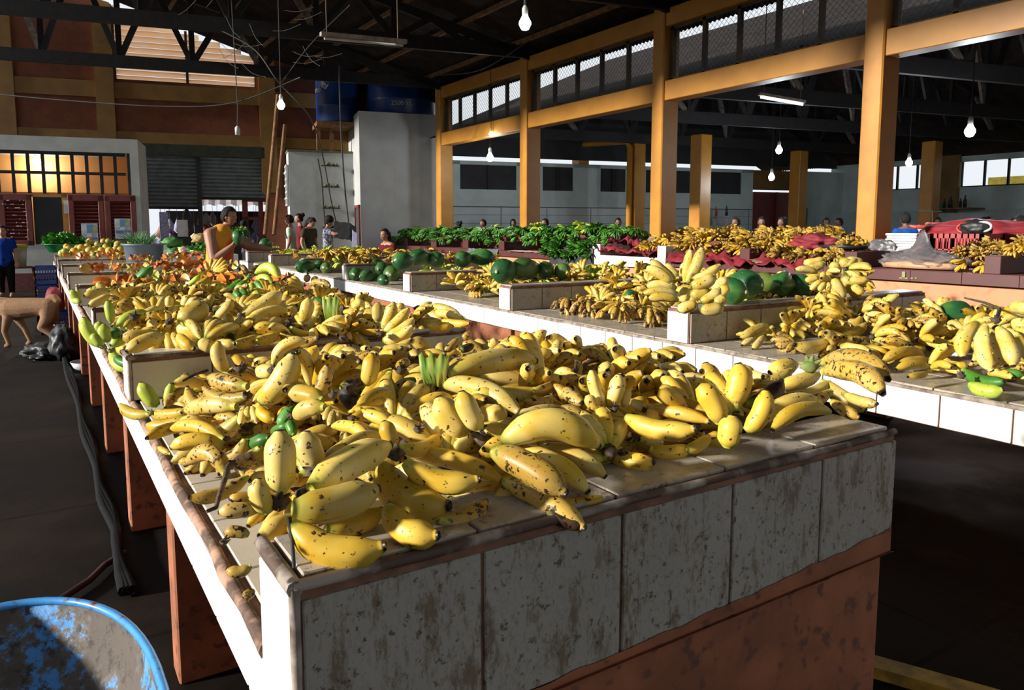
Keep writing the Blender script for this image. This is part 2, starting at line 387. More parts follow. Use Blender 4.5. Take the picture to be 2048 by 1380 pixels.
def poster(px0, px1, z0, z1, lab):
    a, b = S1(px0), S1(px1); t = thing('poster', lab, 'poster', XB @ Vector(((a+b)/2, D1-.04, z0)))
    mb = MB(); mb.box((a, D1-.045, z0), (b, D1-.04, z1), XB); part(mb, 'sheet', M('poster_paper', (.42, .50, .60), .6), t)
    W = b-a; Hh = z1-z0; random.seed(5)
    mats = [M('poster_blue', (.12, .32, .55), .6), M('poster_white', (.6, .65, .68), .6), M('poster_yellow', (.5, .5, .12), .6), M('poster_navy', (.12, .16, .30), .6)]
    def blk(i, u0, v0, u1, v1):
        mb = MB(); mb.box((a+W*u0, D1-.049, z0+Hh*v0), (a+W*u1, D1-.045, z0+Hh*v1), XB); part(mb, 'printed_block', mats[i], t)
    blk(0, .36, .62, .66, .95); blk(2, .68, .66, .96, .85); blk(1, .05, .55, .33, .95); blk(3, .06, .28, .55, .42); blk(1, .35, .45, .62, .58); blk(3, .62, .33, .95, .42)
    return t
poster(163, 196, 1.02, 1.60, 'printed blue and white poster on the middle red shutter')
poster(230, 262, 1.22, 1.72, 'printed blue and white poster with torn dark hole on the right red shutter')

# ---- small white block house and tank house
DS = 23.9; DT = 22.6
def Sx(px, D): return sd_(atn(px, 455, D))[0]
s0 = Sx(581, DS); s1 = Sx(722, DT)
mb = MB(); mb.box((s0, DS, 0), (s1+.1, DS+1.1, 3.80), XB)
struct(mb.build('wall_blockhouse', WHITEW))
mb = MB(); mb.box((s0-.02, DS-.02, 3.80), (s1-.02, DS+1.1, 3.87), XB); struct(mb.build('trim_5', M('mossy_ledge', (.12, .12, .06), .9)), 'mossy ledge on top of the small white block house', 'ledge')
t = thing('vent_block_grille', 'pierced concrete vent blocks on the shaded side of the small white house', 'vent blocks', XB @ Vector((s0, DS+.6, 2.1)))
for k, dd in enumerate((.08, .62)):
    mb = MB()
    z0, z1, a, b = 2.2, 3.4, DS+dd, DS+dd+.42
    mb.box((s0-.03, a, z0), (s0-.0, b, z1), XB); part(mb, 'backing', DARKW, t)
    mb = MB()
    for i in range(4): mb.box((s0-.07, a, z0+i*(z1-z0)/3-.025), (s0-.02, b, z0+i*(z1-z0)/3+.025), XB)
    for i in range(3): mb.box((s0-.07, a+i*(b-a)/2-.03, z0), (s0-.02, a+i*(b-a)/2+.03, z1), XB)
    for i in range(3):
        for j in range(2):
            cz = z0+(i+.5)*(z1-z0)/3; cy = a+(j+.5)*(b-a)/2
            mb.bar(XB @ Vector((s0-.05, cy-.12, cz)), XB @ Vector((s0-.05, cy+.12, cz)), .04, .03); mb.ball(XB @ Vector((s0-.05, cy, cz)), .055, 1)
    part(mb, 'lattice', WHITEW, t)
STAIN, nt, bs = base_mat('paint_white_runs'); co = texco(nt, 'Object', (1, 1, .08))
n = noise_tex(nt, co, 5, 6, .6); n2 = noise_tex(nt, texco(nt), 2, 5)
c = mix(nt, ramp(nt, n, [(.60, (0, 0, 0)), (.72, (.75, .75, .75))]), ramp(nt, n2, [(.3, (.40, .41, .41)), (.7, (.32, .33, .33))]), (.45, .25, .08))
nt.links.new(c, bs.inputs['Base Color']); bs.inputs['Roughness'].default_value = .7
sE = Sx(879, DT)
mb = MB(); mb.box((s1, DT, 0), (sE, DT+2.38, 4.93), XB)
struct(mb.build('wall_tankhouse', STAIN))
mb = MB(); mb.box((s1-.03, DT+.10, 0), (s1+.0, DT+.85, 2.1), XB); struct(mb.build('door_2', DARKW))
mb = MB()
for a in (.06, .85): mb.box((s1-.06, DT+a-.03, 0), (s1+.0, DT+a+.05, 2.16), XB)
mb.box((s1-.06, DT+.03, 2.1), (s1+.0, DT+.9, 2.18), XB); struct(mb.build('trim_6', REDP), 'red door frame on the side of the tank house', 'door frame')
# ladder rungs with moss
t = thing('wall_ladder', 'thin iron ladder with mossy rungs on the white house front', 'ladder', XB @ Vector((Sx(660, DS), DS, .5)))
a, b = Sx(645, DS), Sx(681, DS)
mb = MB()
for z in (1.5, 2.1, 2.75, 3.4): mb = MB(); mb.tube([XB @ Vector((a, DS-.1, z)), XB @ Vector((b, DS-.1, z))], .018, 6); part(mb, 'rung', BLACKM, t)
mb = MB()
random.seed(2)
for z in (2.1, 2.75, 3.4, 1.5):
    for k in range(8): mb.ball(XB @ Vector((random.uniform(a+.05, b-.05), DS-.06, z+random.uniform(.01, .07))), random.uniform(.03, .055), 1, jit=.4)
part(mb, 'moss', M('moss', (.13, .13, .03), .95, (.06, .07, .02), 20), t, True)
mb = MB(); mb.tube([XB @ Vector((a-.1, DS-.2, 3.6)), XB @ Vector((a, DS-.15, 3.0)), XB @ Vector((a+.08, DS-.12, 1.2))], .02, 6); part(mb, 'side_rail', BLACKM, t)
# tanks
TANK = M('tank_blue', (.008, .035, .16), .35, (.014, .05, .20), 3, stretch=(1, 1, .3)); TXT = M('tank_print', (.55, .60, .62), .6)
def tank(s, D, zb, r, h, lab):
    c = XB @ Vector((s, D, zb)); t = thing('water_tank', lab, 'water tank', c)
    mb = MB(); mb.lathe([(0, 0), (r*.97, 0), (r, .05), (r, h*.3), (r*1.015, h*.32), (r, h*.34), (r, h), (r*.95, h+.08), (r*.6, h+.32), (r*.27, h+.48), (r*.25, h+.5)], 40); mb.build('tank_body', TANK, t, origin=(0, 0, 0), smooth=True)
    mb = MB(); mb.lathe([(r*.25, h+.48), (r*.25, h+.58), (r*.18, h+.62), (0, h+.62)], 24); mb.build('lid', TANK, t, origin=(0, 0, 0), smooth=True)
    return t, c
pR = atn(806, 455, DT+1.2); sR_, _ = sd_(pR)
tR, cR = tank(sR_, DT+1.2, 4.93, 1.08, 1.5, 'large blue water tank with printed capacity, right one on the tank house')
tL, cL = tank(Sx(680, DT+1.6), DT+1.6, 4.72, .64, 1.6, 'narrower blue water tank with white logo, left one behind the tank house')
mb = MB(); sq = Sx(680, DT+1.6); mb.box((sq-.7, DT+.9, 4.58), (s1-.0, DT+2.3, 4.72), XB)
for q in (-.6, -.2): mb.box((sq+q-.06, DT+1.5, 3.87), (sq+q+.06, DT+1.6, 4.58), XB)
tag(mb.build('tank_platform', WOODP), 'wooden platform carrying the left blue water tank', 'platform')
def on_tank(t, c, r, z, off, s, size, nm, ext=.003):
    v = (CC - c); ang = math.atan2(v.y, v.x)+off
    nn = Vector((math.cos(ang), math.sin(ang), 0)); q = nn.to_track_quat('Z', 'Y').to_matrix().to_4x4()
    X = Matrix(((-nn.y, 0, nn.x, 0), (nn.x, 0, nn.y, 0), (0, 1, 0, 0), (0, 0, 0, 1)))
    X = Matrix.Translation(nn*(r+.008)+Vector((0, 0, z))) @ X
    return text_obj(nm, s, size, TXT, X, t, ext)
on_tank(tR, cR, 1.09, .32, .02, '2500 lts.', .19, 'capacity_print')
on_tank(tL, cL, .65, .98, -1.0, 'mb', .26, 'brand_print')
v = CC-cL; ang = math.atan2(v.y, v.x)-.55; nn = Vector((math.cos(ang), math.sin(ang), 0)); tt = Vector((-nn.y, nn.x, 0)); mb = MB(); bs_ = nn*.65+Vector((0, 0, 1.1))
for k in range(3):
    o_ = tt*(.055*k-.06)+Vector((0, 0, -.05*k+.04))
    mb.bar(bs_+o_+tt*-.05+Vector((0, 0, .1)), bs_+o_+tt*.0+Vector((0, 0, 0)), .02, .022, up=nn)
mb.bar(bs_+tt*-.12+Vector((0, 0, .0)), bs_+tt*.0+Vector((0, 0, -.12)), .02, .022, up=nn); mb.bar(bs_+tt*.0+Vector((0, 0, -.12)), bs_+tt*.11+Vector((0, 0, .0)), .02, .022, up=nn)
mb.build('logo_print', TXT, tL, origin=(0, 0, 0))

# ---- ochre colonnade at X=10
XC = 10.0; COLY = [19.5, 15.0, 10.42, 6.12, 1.7, -2.7]
def column(x, y, z0, z1, lab, sx=.42, sy=.3, grp=None, mat=OCHRE):
    mb = MB(); mb.bbox((x, y, z0), (x+sx, y+sy, z1), .02)
    o = mb.build('column', mat); tag(o, lab, 'column', grp, 'structure'); return o
for i, y in enumerate(COLY):
    column(XC, y, 0, 5.56, ['tall ochre column beside the tank house', 'tall ochre column behind the green banana heap', 'tall ochre column in the middle of the colonnade', 'nearest tall ochre column, rising behind the foam trays', 'ochre column beyond the right edge', 'ochre column beyond the right edge'][i], sy=.3)
for i in range(5):
    y1, y0 = COLY[i], COLY[i+1]+.3
    mb = MB(); mb.bbox((XC+.04, y0, 3.86), (XC+.34, y1, 4.22), .01); struct(mb.build('beam', OCHRE), 'ochre lower beam of the colonnade', 'beam')
    mb = MB(); mb.bbox((XC+.04, y0, 5.2), (XC+.34, y1, 5.52), .01); struct(mb.build('beam', OCHRE), 'ochre upper beam of the colonnade', 'beam')
    t = thing('clerestory_screen', 'wire mesh screen with dark mullions between the ochre beams', 'mesh screen', (XC+.2, (y0+y1)/2, 4.22), group='clerestory screens of the colonnade')
    mb = MB(); L = y1-y0
    for k in range(6):
        yy = y0+.05+(L-.1)*k/5; mb.box((XC+.16, yy-.035, 4.22), (XC+.24, yy+.035, 5.2))
    mb.box((XC+.16, y0, 4.22), (XC+.24, y1, 4.27)); mb.box((XC+.16, y0, 5.15), (XC+.24, y1, 5.2)); part(mb, 'mullions', OCHRED if False else M('mullion_dark', (.03, .025, .02), .6, (.10, .06, .02), 2), t)
    mb = MB(); h = .98; st = .105; k = -int(h/st)-1
    while y0+k*st < y1:
        a = y0+k*st
        for sgn in (1, -1):
            p0 = (a, 4.22) if sgn > 0 else (a, 5.2); p1 = (a+h, 5.2) if sgn > 0 else (a+h, 4.22)
            lo, hi = max(0, (y0-a)/h), min(1, (y1-a)/h)
            if hi > lo: mb.bar((XC+.2, p0[0]+h*lo, p0[1]+(p1[1]-p0[1])*lo), (XC+.2, p0[0]+h*hi, p0[1]+(p1[1]-p0[1])*hi), .004, .004)
        k += 1
    part(mb, 'wire_mesh', M('wire_grey', (.10, .11, .13), .6), t)
mb = MB(); t0 = 4.27
mb.box((XC+.42, -6, 5.52), (XC+.5, 19.5, 5.56)); struct(mb.build('trim_7', BLACKM), 'dark rail along the top of the colonnade', 'rail')

# ---- roofs (corrugated)
def corr(name, x0, z0, x1, z1, ya, yb, mat, lab, clip=None, per=.11, amp=.018):
    n = int((yb-ya)/(per/4)); vs = []; fs = []
    for i in range(n+1):
        y = ya+(yb-ya)*i/n; dz = amp*math.sin(2*math.pi*y/per)
        vs += [(x0, y, z0+dz), (x1, y, z1+dz)]
    fs = [(2*i, 2*i+1, 2*i+3, 2*i+2) for i in range(n)]
    mb = MB(); mb.add(vs, fs); o = mb.build(name, mat, smooth=True); tag(o, lab, 'roof', None, 'structure'); return o
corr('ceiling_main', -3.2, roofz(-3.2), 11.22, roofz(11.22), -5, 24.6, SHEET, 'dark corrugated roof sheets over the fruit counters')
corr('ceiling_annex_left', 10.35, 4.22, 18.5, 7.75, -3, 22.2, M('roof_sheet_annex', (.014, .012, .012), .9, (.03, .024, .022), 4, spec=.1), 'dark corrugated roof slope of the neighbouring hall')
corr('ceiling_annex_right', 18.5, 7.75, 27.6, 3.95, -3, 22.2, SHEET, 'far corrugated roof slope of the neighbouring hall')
for i, x in enumerate([-2.8+1.25*k for k in range(11)]):
    mb = MB(); mb.box((x, -5, roofz(x)-.13), (x+.06, 23, roofz(x)-.03)); struct(mb.build('purlin', WOODP), 'timber purlin under the main roof', 'purlin')
# ---- trusses
def truss(D, s0, s1, zb, ztop, nb, lab, mat=BLACKM, wid=.10, ch=.30):
    t = thing('roof_truss', lab, 'roof truss', XB @ Vector(((s0+s1)/2, D, zb)))
    P = lambda s, z: XB @ Vector((s, D, z))
    mb = MB(); mb.bar(P(s0, zb), P(s1, zb), wid, ch); part(mb, 'bottom_chord', mat, t)
    mb = MB()
    for i in range(24):
        a, b = s0+(s1-s0)*i/24, s0+(s1-s0)*(i+1)/24; mb.bar(P(a, ztop(a)), P(b, ztop(b)), wid, .18)
    part(mb, 'top_chord', mat, t)
    L = (s1-s0)/nb
    for i in range(nb+1):
        a = s0+L*i
        if ztop(a)-zb > .3:
            mb = MB(); mb.bar(P(a, zb), P(a, ztop(a)), .13, .07); part(mb, 'web_member', mat, t)
        if i < nb and ztop(a)-zb > .25:
            mb = MB(); mb.bar(P(a, zb+.05), P(a+L/2, ztop(a+L/2)), .14, .07, up=BN); part(mb, 'web_member', mat, t)
            mb = MB(); mb.bar(P(a+L/2, ztop(a+L/2)), P(a+L, zb+.05), .14, .07, up=BN); part(mb, 'web_member', GREYM if i % 3 == 1 else mat, t)  # some web members use a lighter grey-brown metal
for D, lab in ((21.25, 'black roof truss nearest the orange rear wall'), (16.8, 'black roof truss crossing above the louvred window, one bay nearer'), (12.3, 'black roof truss ending at the middle ochre column'), (8.2, 'black roof truss ending at the nearest ochre column')):
    xs = 10.2; s1_ = (xs - BN.x*D)/BU.x
    truss(D, (-2.9-BN.x*D)/BU.x, s1_, 5.62, lambda s, D=D: roofz((BU*s+BN*D).x)-.25, 8, lab)
for k, (D, dx) in enumerate(((20.9, 0), (16.5, 0), (13.2, 0), (10, 0))):
    a = (10.6-BN.x*D)/BU.x; b = (26.4-BN.x*D)/BU.x
    def zt(s, D=D):
        x = (BU*s+BN*D).x; return (4.2+(x-10.35)*.433 if x < 18.5 else 7.75-(x-18.5)*.4)-.15
    truss(D, a, b, 4.28, zt, 9, ['far dark truss of the neighbouring hall', 'second dark truss of the neighbouring hall', 'third dark truss of the neighbouring hall', 'nearest dark truss of the neighbouring hall'][k], ch=.3)
# ---- neighbouring hall: far wall, right wall
DA = 23.0
def SA(px): return sd_(atn(px, 455, DA))[0]
W = [(SA(921), SA(1033)), (SA(1085), SA(1146)), (SA(1200), SA(1250)), (SA(1290), SA(1480))]
sA, sB = SA(905), (26.6-BN.x*DA)/BU.x
sd0, sd1 = SA(1503), SA(1583)
mb = MB(); mb.box((sA, DA, 0), (sd0, DA+.2, 2.72), XB); mb.box((sd1, DA, 0), (sB, DA+.2, 3.62), XB)
edges = [sA]+[e for w_ in W for e in w_]+[sd0]
for i in range(0, len(edges), 2): mb.box((edges[i], DA, 2.72), (edges[i+1], DA+.2, 3.62), XB)
mb.box((sA, DA, 3.5), (sd0, DA+.2, 3.62), XB); mb.box((sA, DA+.5, 0), (sd0, DA+.6, 3.6), XB)
struct(mb.build('wall_far', GREYW))
mb = MB(); mb.box((sA, DA-.03, 0), (sd0, DA, 2.16), XB)
for i in range(40):
    pass
struct(mb.build('trim_8', DADO), 'pale tiled dado on the far wall of the next hall', 'tiled dado')
mb = MB()
s = sA
while s < sd0: mb.box((s, DA-.036, 0), (s+.02, DA-.03, 2.16), XB); s += 1.62
for z in (1.62, 1.9): mb.box((sA, DA-.034, z), (sd0, DA-.03, z+.012), XB)
mb.box((sA, DA-.045, 2.15), (sd0, DA, 2.18), XB)
struct(mb.build('trim_9', M('grout_dark', (.10, .11, .11), .8)), 'dark joints of the far tiled dado', 'grout')
for i, (a, b) in enumerate(W):
    mb = MB(); mb.box((a, DA+.06, 2.72), (b, DA+.1, 3.5), XB); mb.box(((a+b)/2-.03, DA+.0, 2.72), ((a+b)/2+.03, DA+.06, 3.5), XB)
    struct(mb.build('window_%d' % (i+2), DARKW), 'dark boarded window in the far wall', 'window')
# gable infill over the far wall, with a slit of sky below it
mb = MB(); prism(mb, [(sA, 3.78), (sB, 3.78), (sB, 4.05), ((18.5-BN.x*DA)/BU.x, 7.7), (sA, 4.2)], DA+.3, DA+.35)
struct(mb.build('wall_gable', DARKW))
mb = MB(); mb.box((sd0, DA+.1, 2.9), (sd1, DA+.2, 3.62), XB); struct(mb.build('trim_10', OCHRED), 'dull ochre lintel above the far doorway', 'lintel')
mb = MB(); a = sd0+.5; mb.box((a, DA+.6, 0), (a+1.7, DA+.66, 2.85), XB); mb.box((a+1.0, DA+.5, 0), (a+1.08, DA+.7, 2.85), XB)
struct(mb.build('door_3', REDP))
# right wall X=26.6 with windows
mb = MB(); mb.box((26.6, -3, 0), (26.8, 18.2, 2.86)); mb.box((26.6, -3, 3.72), (26.8, 18.2, 3.9))
for a, b in ((17.0, 18.2), (13.3, 14.1), (9.6, 10.4), (5.8, 6.6), (-3, 2.8)): mb.box((26.6, a, 2.86), (26.8, b, 3.72))
struct(mb.build('wall_right', GREYW))
mb = MB()
for a, b in ((13.3, 14.1), (9.6, 10.4), (5.8, 6.6)): mb.box((26.5, a, 0 if a < 0 else 2.0), (26.6, b, 3.95))
struct(mb.build('trim_11', OCHRED), 'ochre piers between the bright windows of the far right wall', 'pier')
for i, (a, b) in enumerate(((14.1, 17.0), (10.4, 13.3), (6.6, 9.6), (2.8, 5.8))):
    t = thing('window_%d' % (i+6), 'bright barred window high in the right wall of the next hall', 'window', (26.7, (a+b)/2, 2.86)); t['kind'] = 'structure'
    mb = MB()
    for k in range(5): y = a+(b-a)*k/4; mb.box((26.66, y-.03, 2.86), (26.74, y+.03, 3.72))
    mb.box((26.66, a, 2.84), (26.74, b, 2.9)); part(mb, 'window_frame', BLACKM, t)
mb = MB(); mb.box((26.55, -3, 0), (26.6, 17.6, 2.1)); struct(mb.build('trim_12', DADO), 'pale tiled dado on the right wall of the next hall', 'tiled dado')
mb = MB(); mb.box((30, -4, 0), (33, 14, 3.35)); tag(mb.build('outside_block', M('outside_yellow', (.85, .62, .08), .7)), 'yellow building seen through the far right windows', 'building', kind='structure')
# annex columns
AC = [(1157, 310, 1145, 1180), (1398, 280, 0, 0), (1595, 312, 0, 0), (1860, 293, 0, 0), (1268, 298, 0, 0)]
for (px, X, dy, lab) in ((1157, 16.0, .42, 'ochre column with chalky scrape, behind the green bananas'), (1268, 16.0, .25, 'ochre column with a drain pipe on it'), (1398, 16.0, .42, 'ochre column between the two tall ones'), (1595, 22.3, .42, 'slim ochre column near the far doorway'), (1861, 23.3, .42, 'slim ochre column with a string tied round it, right of the nearest tall column')):
    p = atx(px, 455, X); o = column(X, p.y, 0, 4.14, lab, sx=.45, sy=dy)
p = atx(1268, 455, 16.0)
t = thing('drain_pipe', 'brown drain pipe running down the ochre column', 'pipe', (15.9, p.y+.1, 0))
mb = MB(); q = [Vector((15.88, p.y+.12, .1)), Vector((15.88, p.y+.12, 4.0)), Vector((15.9, p.y+.3, 4.2)), Vector((15.95, p.y+3.2, 4.35))]; mb.tube(q, .09, 12)
part(mb, 'pipe_run', OCHRE, t, True)
# unseen walls added behind and beside the camera to limit daylight; left mostly open
mb = MB(); mb.box((-3.2, -5.2, 3.4), (27, -5, 6.2)); struct(mb.build('daylight_screen_front', ORANGE))  # added to cut ambient light, left open below for low skylight
mb = MB(); mb.box((-3.4, -5, 0), (-3.2, 1.6, 9.0)); mb.box((-3.4, 1.6, 8.1), (-3.2, 25, 9.45)); struct(mb.build('daylight_screen_left', ORANGE))  # side wall cuts ambient light; header added to keep sun off the upper beams
# outside scenery through the gap under the shutters
mb = MB()
for i in range(0): prism(mb, [(2+i*3.5, 3.2), (5.4+i*3.5, 3.2), (5.4+i*3.5, 3.25), (2+i*3.5, 3.25)], 31+i, 34+i)
aw = thing('market_awning', 'corrugated awning over the outdoor stalls beyond the shutters', 'awning', XB @ Vector((5, 30, 2.2)))
mb = MB(); n = 90
vs = [];
for i in range(n+1):
    s = -4.5+8*i/n; dz = .03*math.sin(i*1.6); vs += [XB @ Vector((s, 27.0, 2.25+dz)), XB @ Vector((s, 31.0, 3.1+dz))]
mb.add(vs, [(2*i, 2*i+1, 2*i+3, 2*i+2) for i in range(n)]); part(mb, 'sheet', M('awning_sheet', (.30, .26, .26), .7, (.2, .16, .15), 3), aw)
mb = MB()
for s in (-3.4, 1.9, 3.2): mb.box((s, 27.0, -.12), (s+.12, 27.12, 2.25), XB); mb.box((s, 30.8, -.12), (s+.12, 30.92, 3.1), XB)
part(mb, 'posts', REDP, aw)
mb = MB(); mb.box((S_at(486), D0+1.2, 0), (S_at(498), D0+1.35, 2.6), XB); mb.box((S_at(486), D0+1.2, 1.75), (S_at(540), D0+1.3, 1.85), XB); mb.box((S_at(486), D0+1.2, 2.35), (S_at(540), D0+1.3, 2.6), XB)
mb.box((S_at(520), D0+1.2, 0), (S_at(530), D0+1.35, 2.6), XB)
tag(mb.build('red_stall_frame', REDP), 'dark red timber stall frame outside the right shutter', 'stall frame')
GOODS = [M('goods_%d' % i, c, .6) for i, c in enumerate([(.30, .32, .5), (.35, .06, .05), (.4, .4, .42), (.10, .09, .1), (.25, .14, .08), (.5, .45, .3)])]
random.seed(11)
mb = MB(); mb.box((S_at(300), D0+5.5, -.1), (S_at(540)+1.5, D0+5.7, 2.12), XB); struct(mb.build('wall_outdoor_stall', DARKW))
for k in range(26):
    s = random.uniform(S_at(300), S_at(520)); z = random.uniform(.8, 1.6); mb = MB(); h = random.uniform(.25, .7)
    cpt = XB @ Vector((s, D0+2.6+random.uniform(0, 1.6), z))
    mb.tube([cpt+Vector((0, 0, 2.2+.21*(sd_(cpt)[1]-27)-z)), cpt+Vector((0, 0, h+.02))], .006, 5)
    mb.tube([cpt+Vector((0, 0, h)), cpt+Vector((.01, 0, h*.6)), cpt+Vector((0, .02, h*.2)), cpt], [.02, random.uniform(.07, .16), random.uniform(.08, .18), .03], 8)
    tag(mb.build('hanging_goods', random.choice(GOODS), smooth=True), 'bagged goods hanging at the outdoor stall beyond the shutters', 'goods', 'goods hanging at the outdoor stall')
mb = MB(); c0 = atn(323, 455, D0+1.6); mb.box((c0.x-.05, c0.y, 1.02), (c0.x+.22, c0.y+.02, 2.0))
tag(mb.build('bead_curtain', M('beads', (.6, .62, .9), .4, (.15, .2, .5), 30)), 'blue and white strip curtain hanging outside the left shutter', 'strip curtain')
mb = MB(); mb.box((S_at(345), D0+1.9, 1.2), (S_at(367), D0+2.2, 1.75), XB); tag(mb.build('white_crate', M('crate_white', (.6, .6, .6), .6)), 'white slatted crate at the outdoor stall', 'crate')
# =============== COUNTERS ===============
def tile_mat(name, base, dirt, amt, vert=False, rough=.22):
    m, nt, bs = base_mat(name); co = texco(nt, 'Object', (1, 1, .35) if vert else (1, 1, 1)); co2 = texco(nt)
    n = noise_tex(nt, co, 21, 10, .78); n2 = noise_tex(nt, co2, 2.2, 5); n3 = noise_tex(nt, co2, 55, 6, .7)
    c = ramp(nt, n2, [(.3, base), (.7, tuple(b*.86 for b in base))])
    c = mix(nt, ramp(nt, n, [(amt, (0, 0, 0)), (amt+.09, (.85, .85, .85))]), c, dirt)
    c = mix(nt, ramp(nt, n3, [(amt+.07, (0, 0, 0)), (amt+.12, (.8, .8, .8))]), c, tuple(d*.5 for d in dirt))
    nt.links.new(c, bs.inputs['Base Color']); nt.links.new(ramp(nt, n, [(.4, (rough,)*3), (.7, (.6, .6, .6))]), bs.inputs['Roughness'])
    MATS[name] = m; return m
T_FRONT = tile_mat('tile_front_stained', (.40, .375, .33), (.15, .105, .055), .51, True)
T_SIDE = tile_mat('tile_side_white', (.80, .80, .78), (.30, .20, .12), .66)
T_TOP = tile_mat('tile_top_worn', (.42, .37, .31), (.16, .11, .07), .54)
T_TOPL = tile_mat('tile_top_cream', (.60, .54, .45), (.25, .17, .10), .60)
T_MAR = M('tile_maroon', (.085, .018, .016), .5, (.065, .014, .013), 3)
TRIMM = M('cement_edge', (.42, .25, .17), .8, (.10, .06, .045), 16, bmp=.6, lo=.42, hi=.6, detail=8)
ROLLM = M('cement_roll', (.40, .34, .29), .7, (.09, .055, .04), 11, bmp=.5, lo=.38, hi=.55, detail=8)
GROUT = M('grout_brown', (.26, .12, .07), .85, (.12, .06, .04), 14)
def tiles(mb, ax, a0, a1, b0, b1, at, th, ta, tb, g=.007, X=None):
    """tiles over a rectangle: ax = normal axis, a/b = the two other axes in order, at = face position"""
    na = max(1, round((a1-a0)/ta)); nb = max(1, round((b1-b0)/tb))
    for i in range(na):
        for j in range(nb):
            p = (a0+(a1-a0)*i/na+g/2, a0+(a1-a0)*(i+1)/na-g/2, b0+(b1-b0)*j/nb+g/2, b0+(b1-b0)*(j+1)/nb-g/2)
            lo, hi = sorted((at, at+th))
            if ax == 0: L, Hh = (lo, p[0], p[2]), (hi, p[1], p[3])
            elif ax == 1: L, Hh = (p[0], lo, p[2]), (p[1], hi, p[3])
            else: L, Hh = (p[0], p[2], lo), (p[1], p[3], hi)
            mb.bbox(L, Hh, .0025, X)
def divider(par, x0, x1, y, th, zt, zb, tb, tm, frontm, last=False, tr=True):
    """upright divider between bays: core + tiles + cement roll; zb = bottom of the front face"""
    mb = MB(); mb.box((x0+.008, y+.008, zb), (x1-.008, y+th-.008, zt-.012)); c = mb.build('divider', GROUT, par, origin=(0, 0, 0))
    mb = MB(); tiles(mb, 1, x0+.012, x1-.004, zb, zt-.03, y, .012, .32, .4); mb.build('front_tiles', frontm, c, origin=(0, 0, 0))
    mb = MB(); tiles(mb, 0, y+.01, y+th-.012, zb if zb < .7 else .78, zt-.025, x0-.003, .012, .3, .4); mb.build('end_tiles', T_SIDE if tm != T_MAR else T_MAR, c, origin=(0, 0, 0))
    mb = MB(); tiles(mb, 2, x0+.02, x1-.01, y+.02, y+th-.01, zt-.012, .012, .32, .3); tiles(mb, 1, x0+.02, x1-.01, tb, zt-.02, y+th-.012, .012, .32, .4); mb.build('top_tiles', tm, c, origin=(0, 0, 0))
    if tr:
        mb = MB(); n = 14
        random.seed(int(y*100)); pts = [(x0+.004+(x1-x0-.01)*i/n, y+.009+random.uniform(-.002, .002), zt-.012+random.uniform(-.002, .002)) for i in range(n+1)]
        mb.tube(pts, [.010+random.uniform(-.002, .002) for _ in pts], 8)
        mb.tube([(x0+.006, y+th*k/4+.003, zt-.012) for k in range(5)], [.012+random.uniform(-.002, .002) for _ in range(5)], 8)
        mb.tube([(x0+.006, y+.008, zb+(zt-zb-.012)*k/6) for k in range(7)], [.009+random.uniform(-.002, .002) for _ in range(7)], 8)
        mb.build('cement_roll', ROLLM, c, origin=(0, 0, 0), smooth=True)
    return c
# ---- counter one (left)
CX0, CX1, CY0, CY1 = .29, 1.89, 1.06, 19.3
c1 = thing('market_counter', 'long white tiled counter nearest the camera, its stained end facing us', 'counter', (0, 0, 0))
mb = MB(); mb.box((CX0+.012, CY0+.02, .625), (CX1-.012, CY1, .768)); mb.build('counter_slab', GROUT, c1, origin=(0, 0, 0))
mb = MB(); tiles(mb, 2, CX0+.035, CX1-.03, CY0+.2, CY1, .768, .012, .31, .31); mb.build('top_tiles', T_TOPL, c1, origin=(0, 0, 0))
mb = MB(); tiles(mb, 0, CY0+.02, CY1, .63, .762, CX0, .012, .30, .2, .009); mb.build('fascia_tiles', T_SIDE, c1, origin=(0, 0, 0)); mb = MB(); tiles(mb, 0, CY0+.02, CY1, .63, .762, CX1-.012, .012, .30, .2, .009); mb.build('fascia_tiles', T_SIDE, c1, origin=(0, 0, 0))
mb = MB(); random.seed(4); n = 110
for xx in (CX0+.012, CX1-.014):
    mb.tube([(xx+random.uniform(-.003, .003), CY0+.2+(CY1-CY0-.2)*i/n, .769+random.uniform(-.003, .002)) for i in range(n+1)], [.015+random.uniform(-.003, .003) for _ in range(n+1)], 8)
mb.build('edge_roll', TRIMM, c1, origin=(0, 0, 0), smooth=True)
for k, y in enumerate((1.06, 3.40, 5.57, 7.86, 10.02, 12.3, 14.46, 16.7)):
    divider(c1, CX0, CX1, y, .20, .975, .65 if k == 0 else .78, .78, T_TOPL if k else T_TOP, T_FRONT if k == 0 else T_TOPL)
mb = MB(); n = 60; vs = []; random.seed(33)
for i in range(n+1):
    u = i/n; x = CX0+.1+(CX1-CX0-.115)*u; top = .655+.05*u*u+.008*noise.noise(Vector((x*14, 0, 0))); bot = .640+.006*noise.noise(Vector((x*30, 3, 0)))
    vs += [(x, CY0-.0035, top), (x, CY0-.0035, bot), (x, CY0-.014-.006*abs(noise.noise(Vector((x*25, 5, 0)))), .645), (x, CY0+.016, .632)]
mb.add([vs[4*i+k] for i in range(n+1) for k in (0, 1, 2, 3)], [(4*i+k, 4*i+k+1, 4*i+k+5, 4*i+k+4) for i in range(n) for k in (0, 2)])
mb.build('mortar_smear', BRICK, c1, origin=(0, 0, 0))
mb = MB(); mb.bbox((CX0+.012, CY0+.016, 0), (CX1-.02, CY0+.20, .655), .008); mb.build('end_wall', BRICK, c1, origin=(0, 0, 0))
for y in (2.52, 3.98, 5.5, 7.05, 8.6, 10.1, 11.6, 13.1, 14.6, 16.1, 17.6, 19.1):
    mb = MB(); mb.bbox((CX0+.025, y, 0), (CX1-.04, y+.13, .63), .006); mb.build('leg', BRICK, c1, origin=(0, 0, 0))
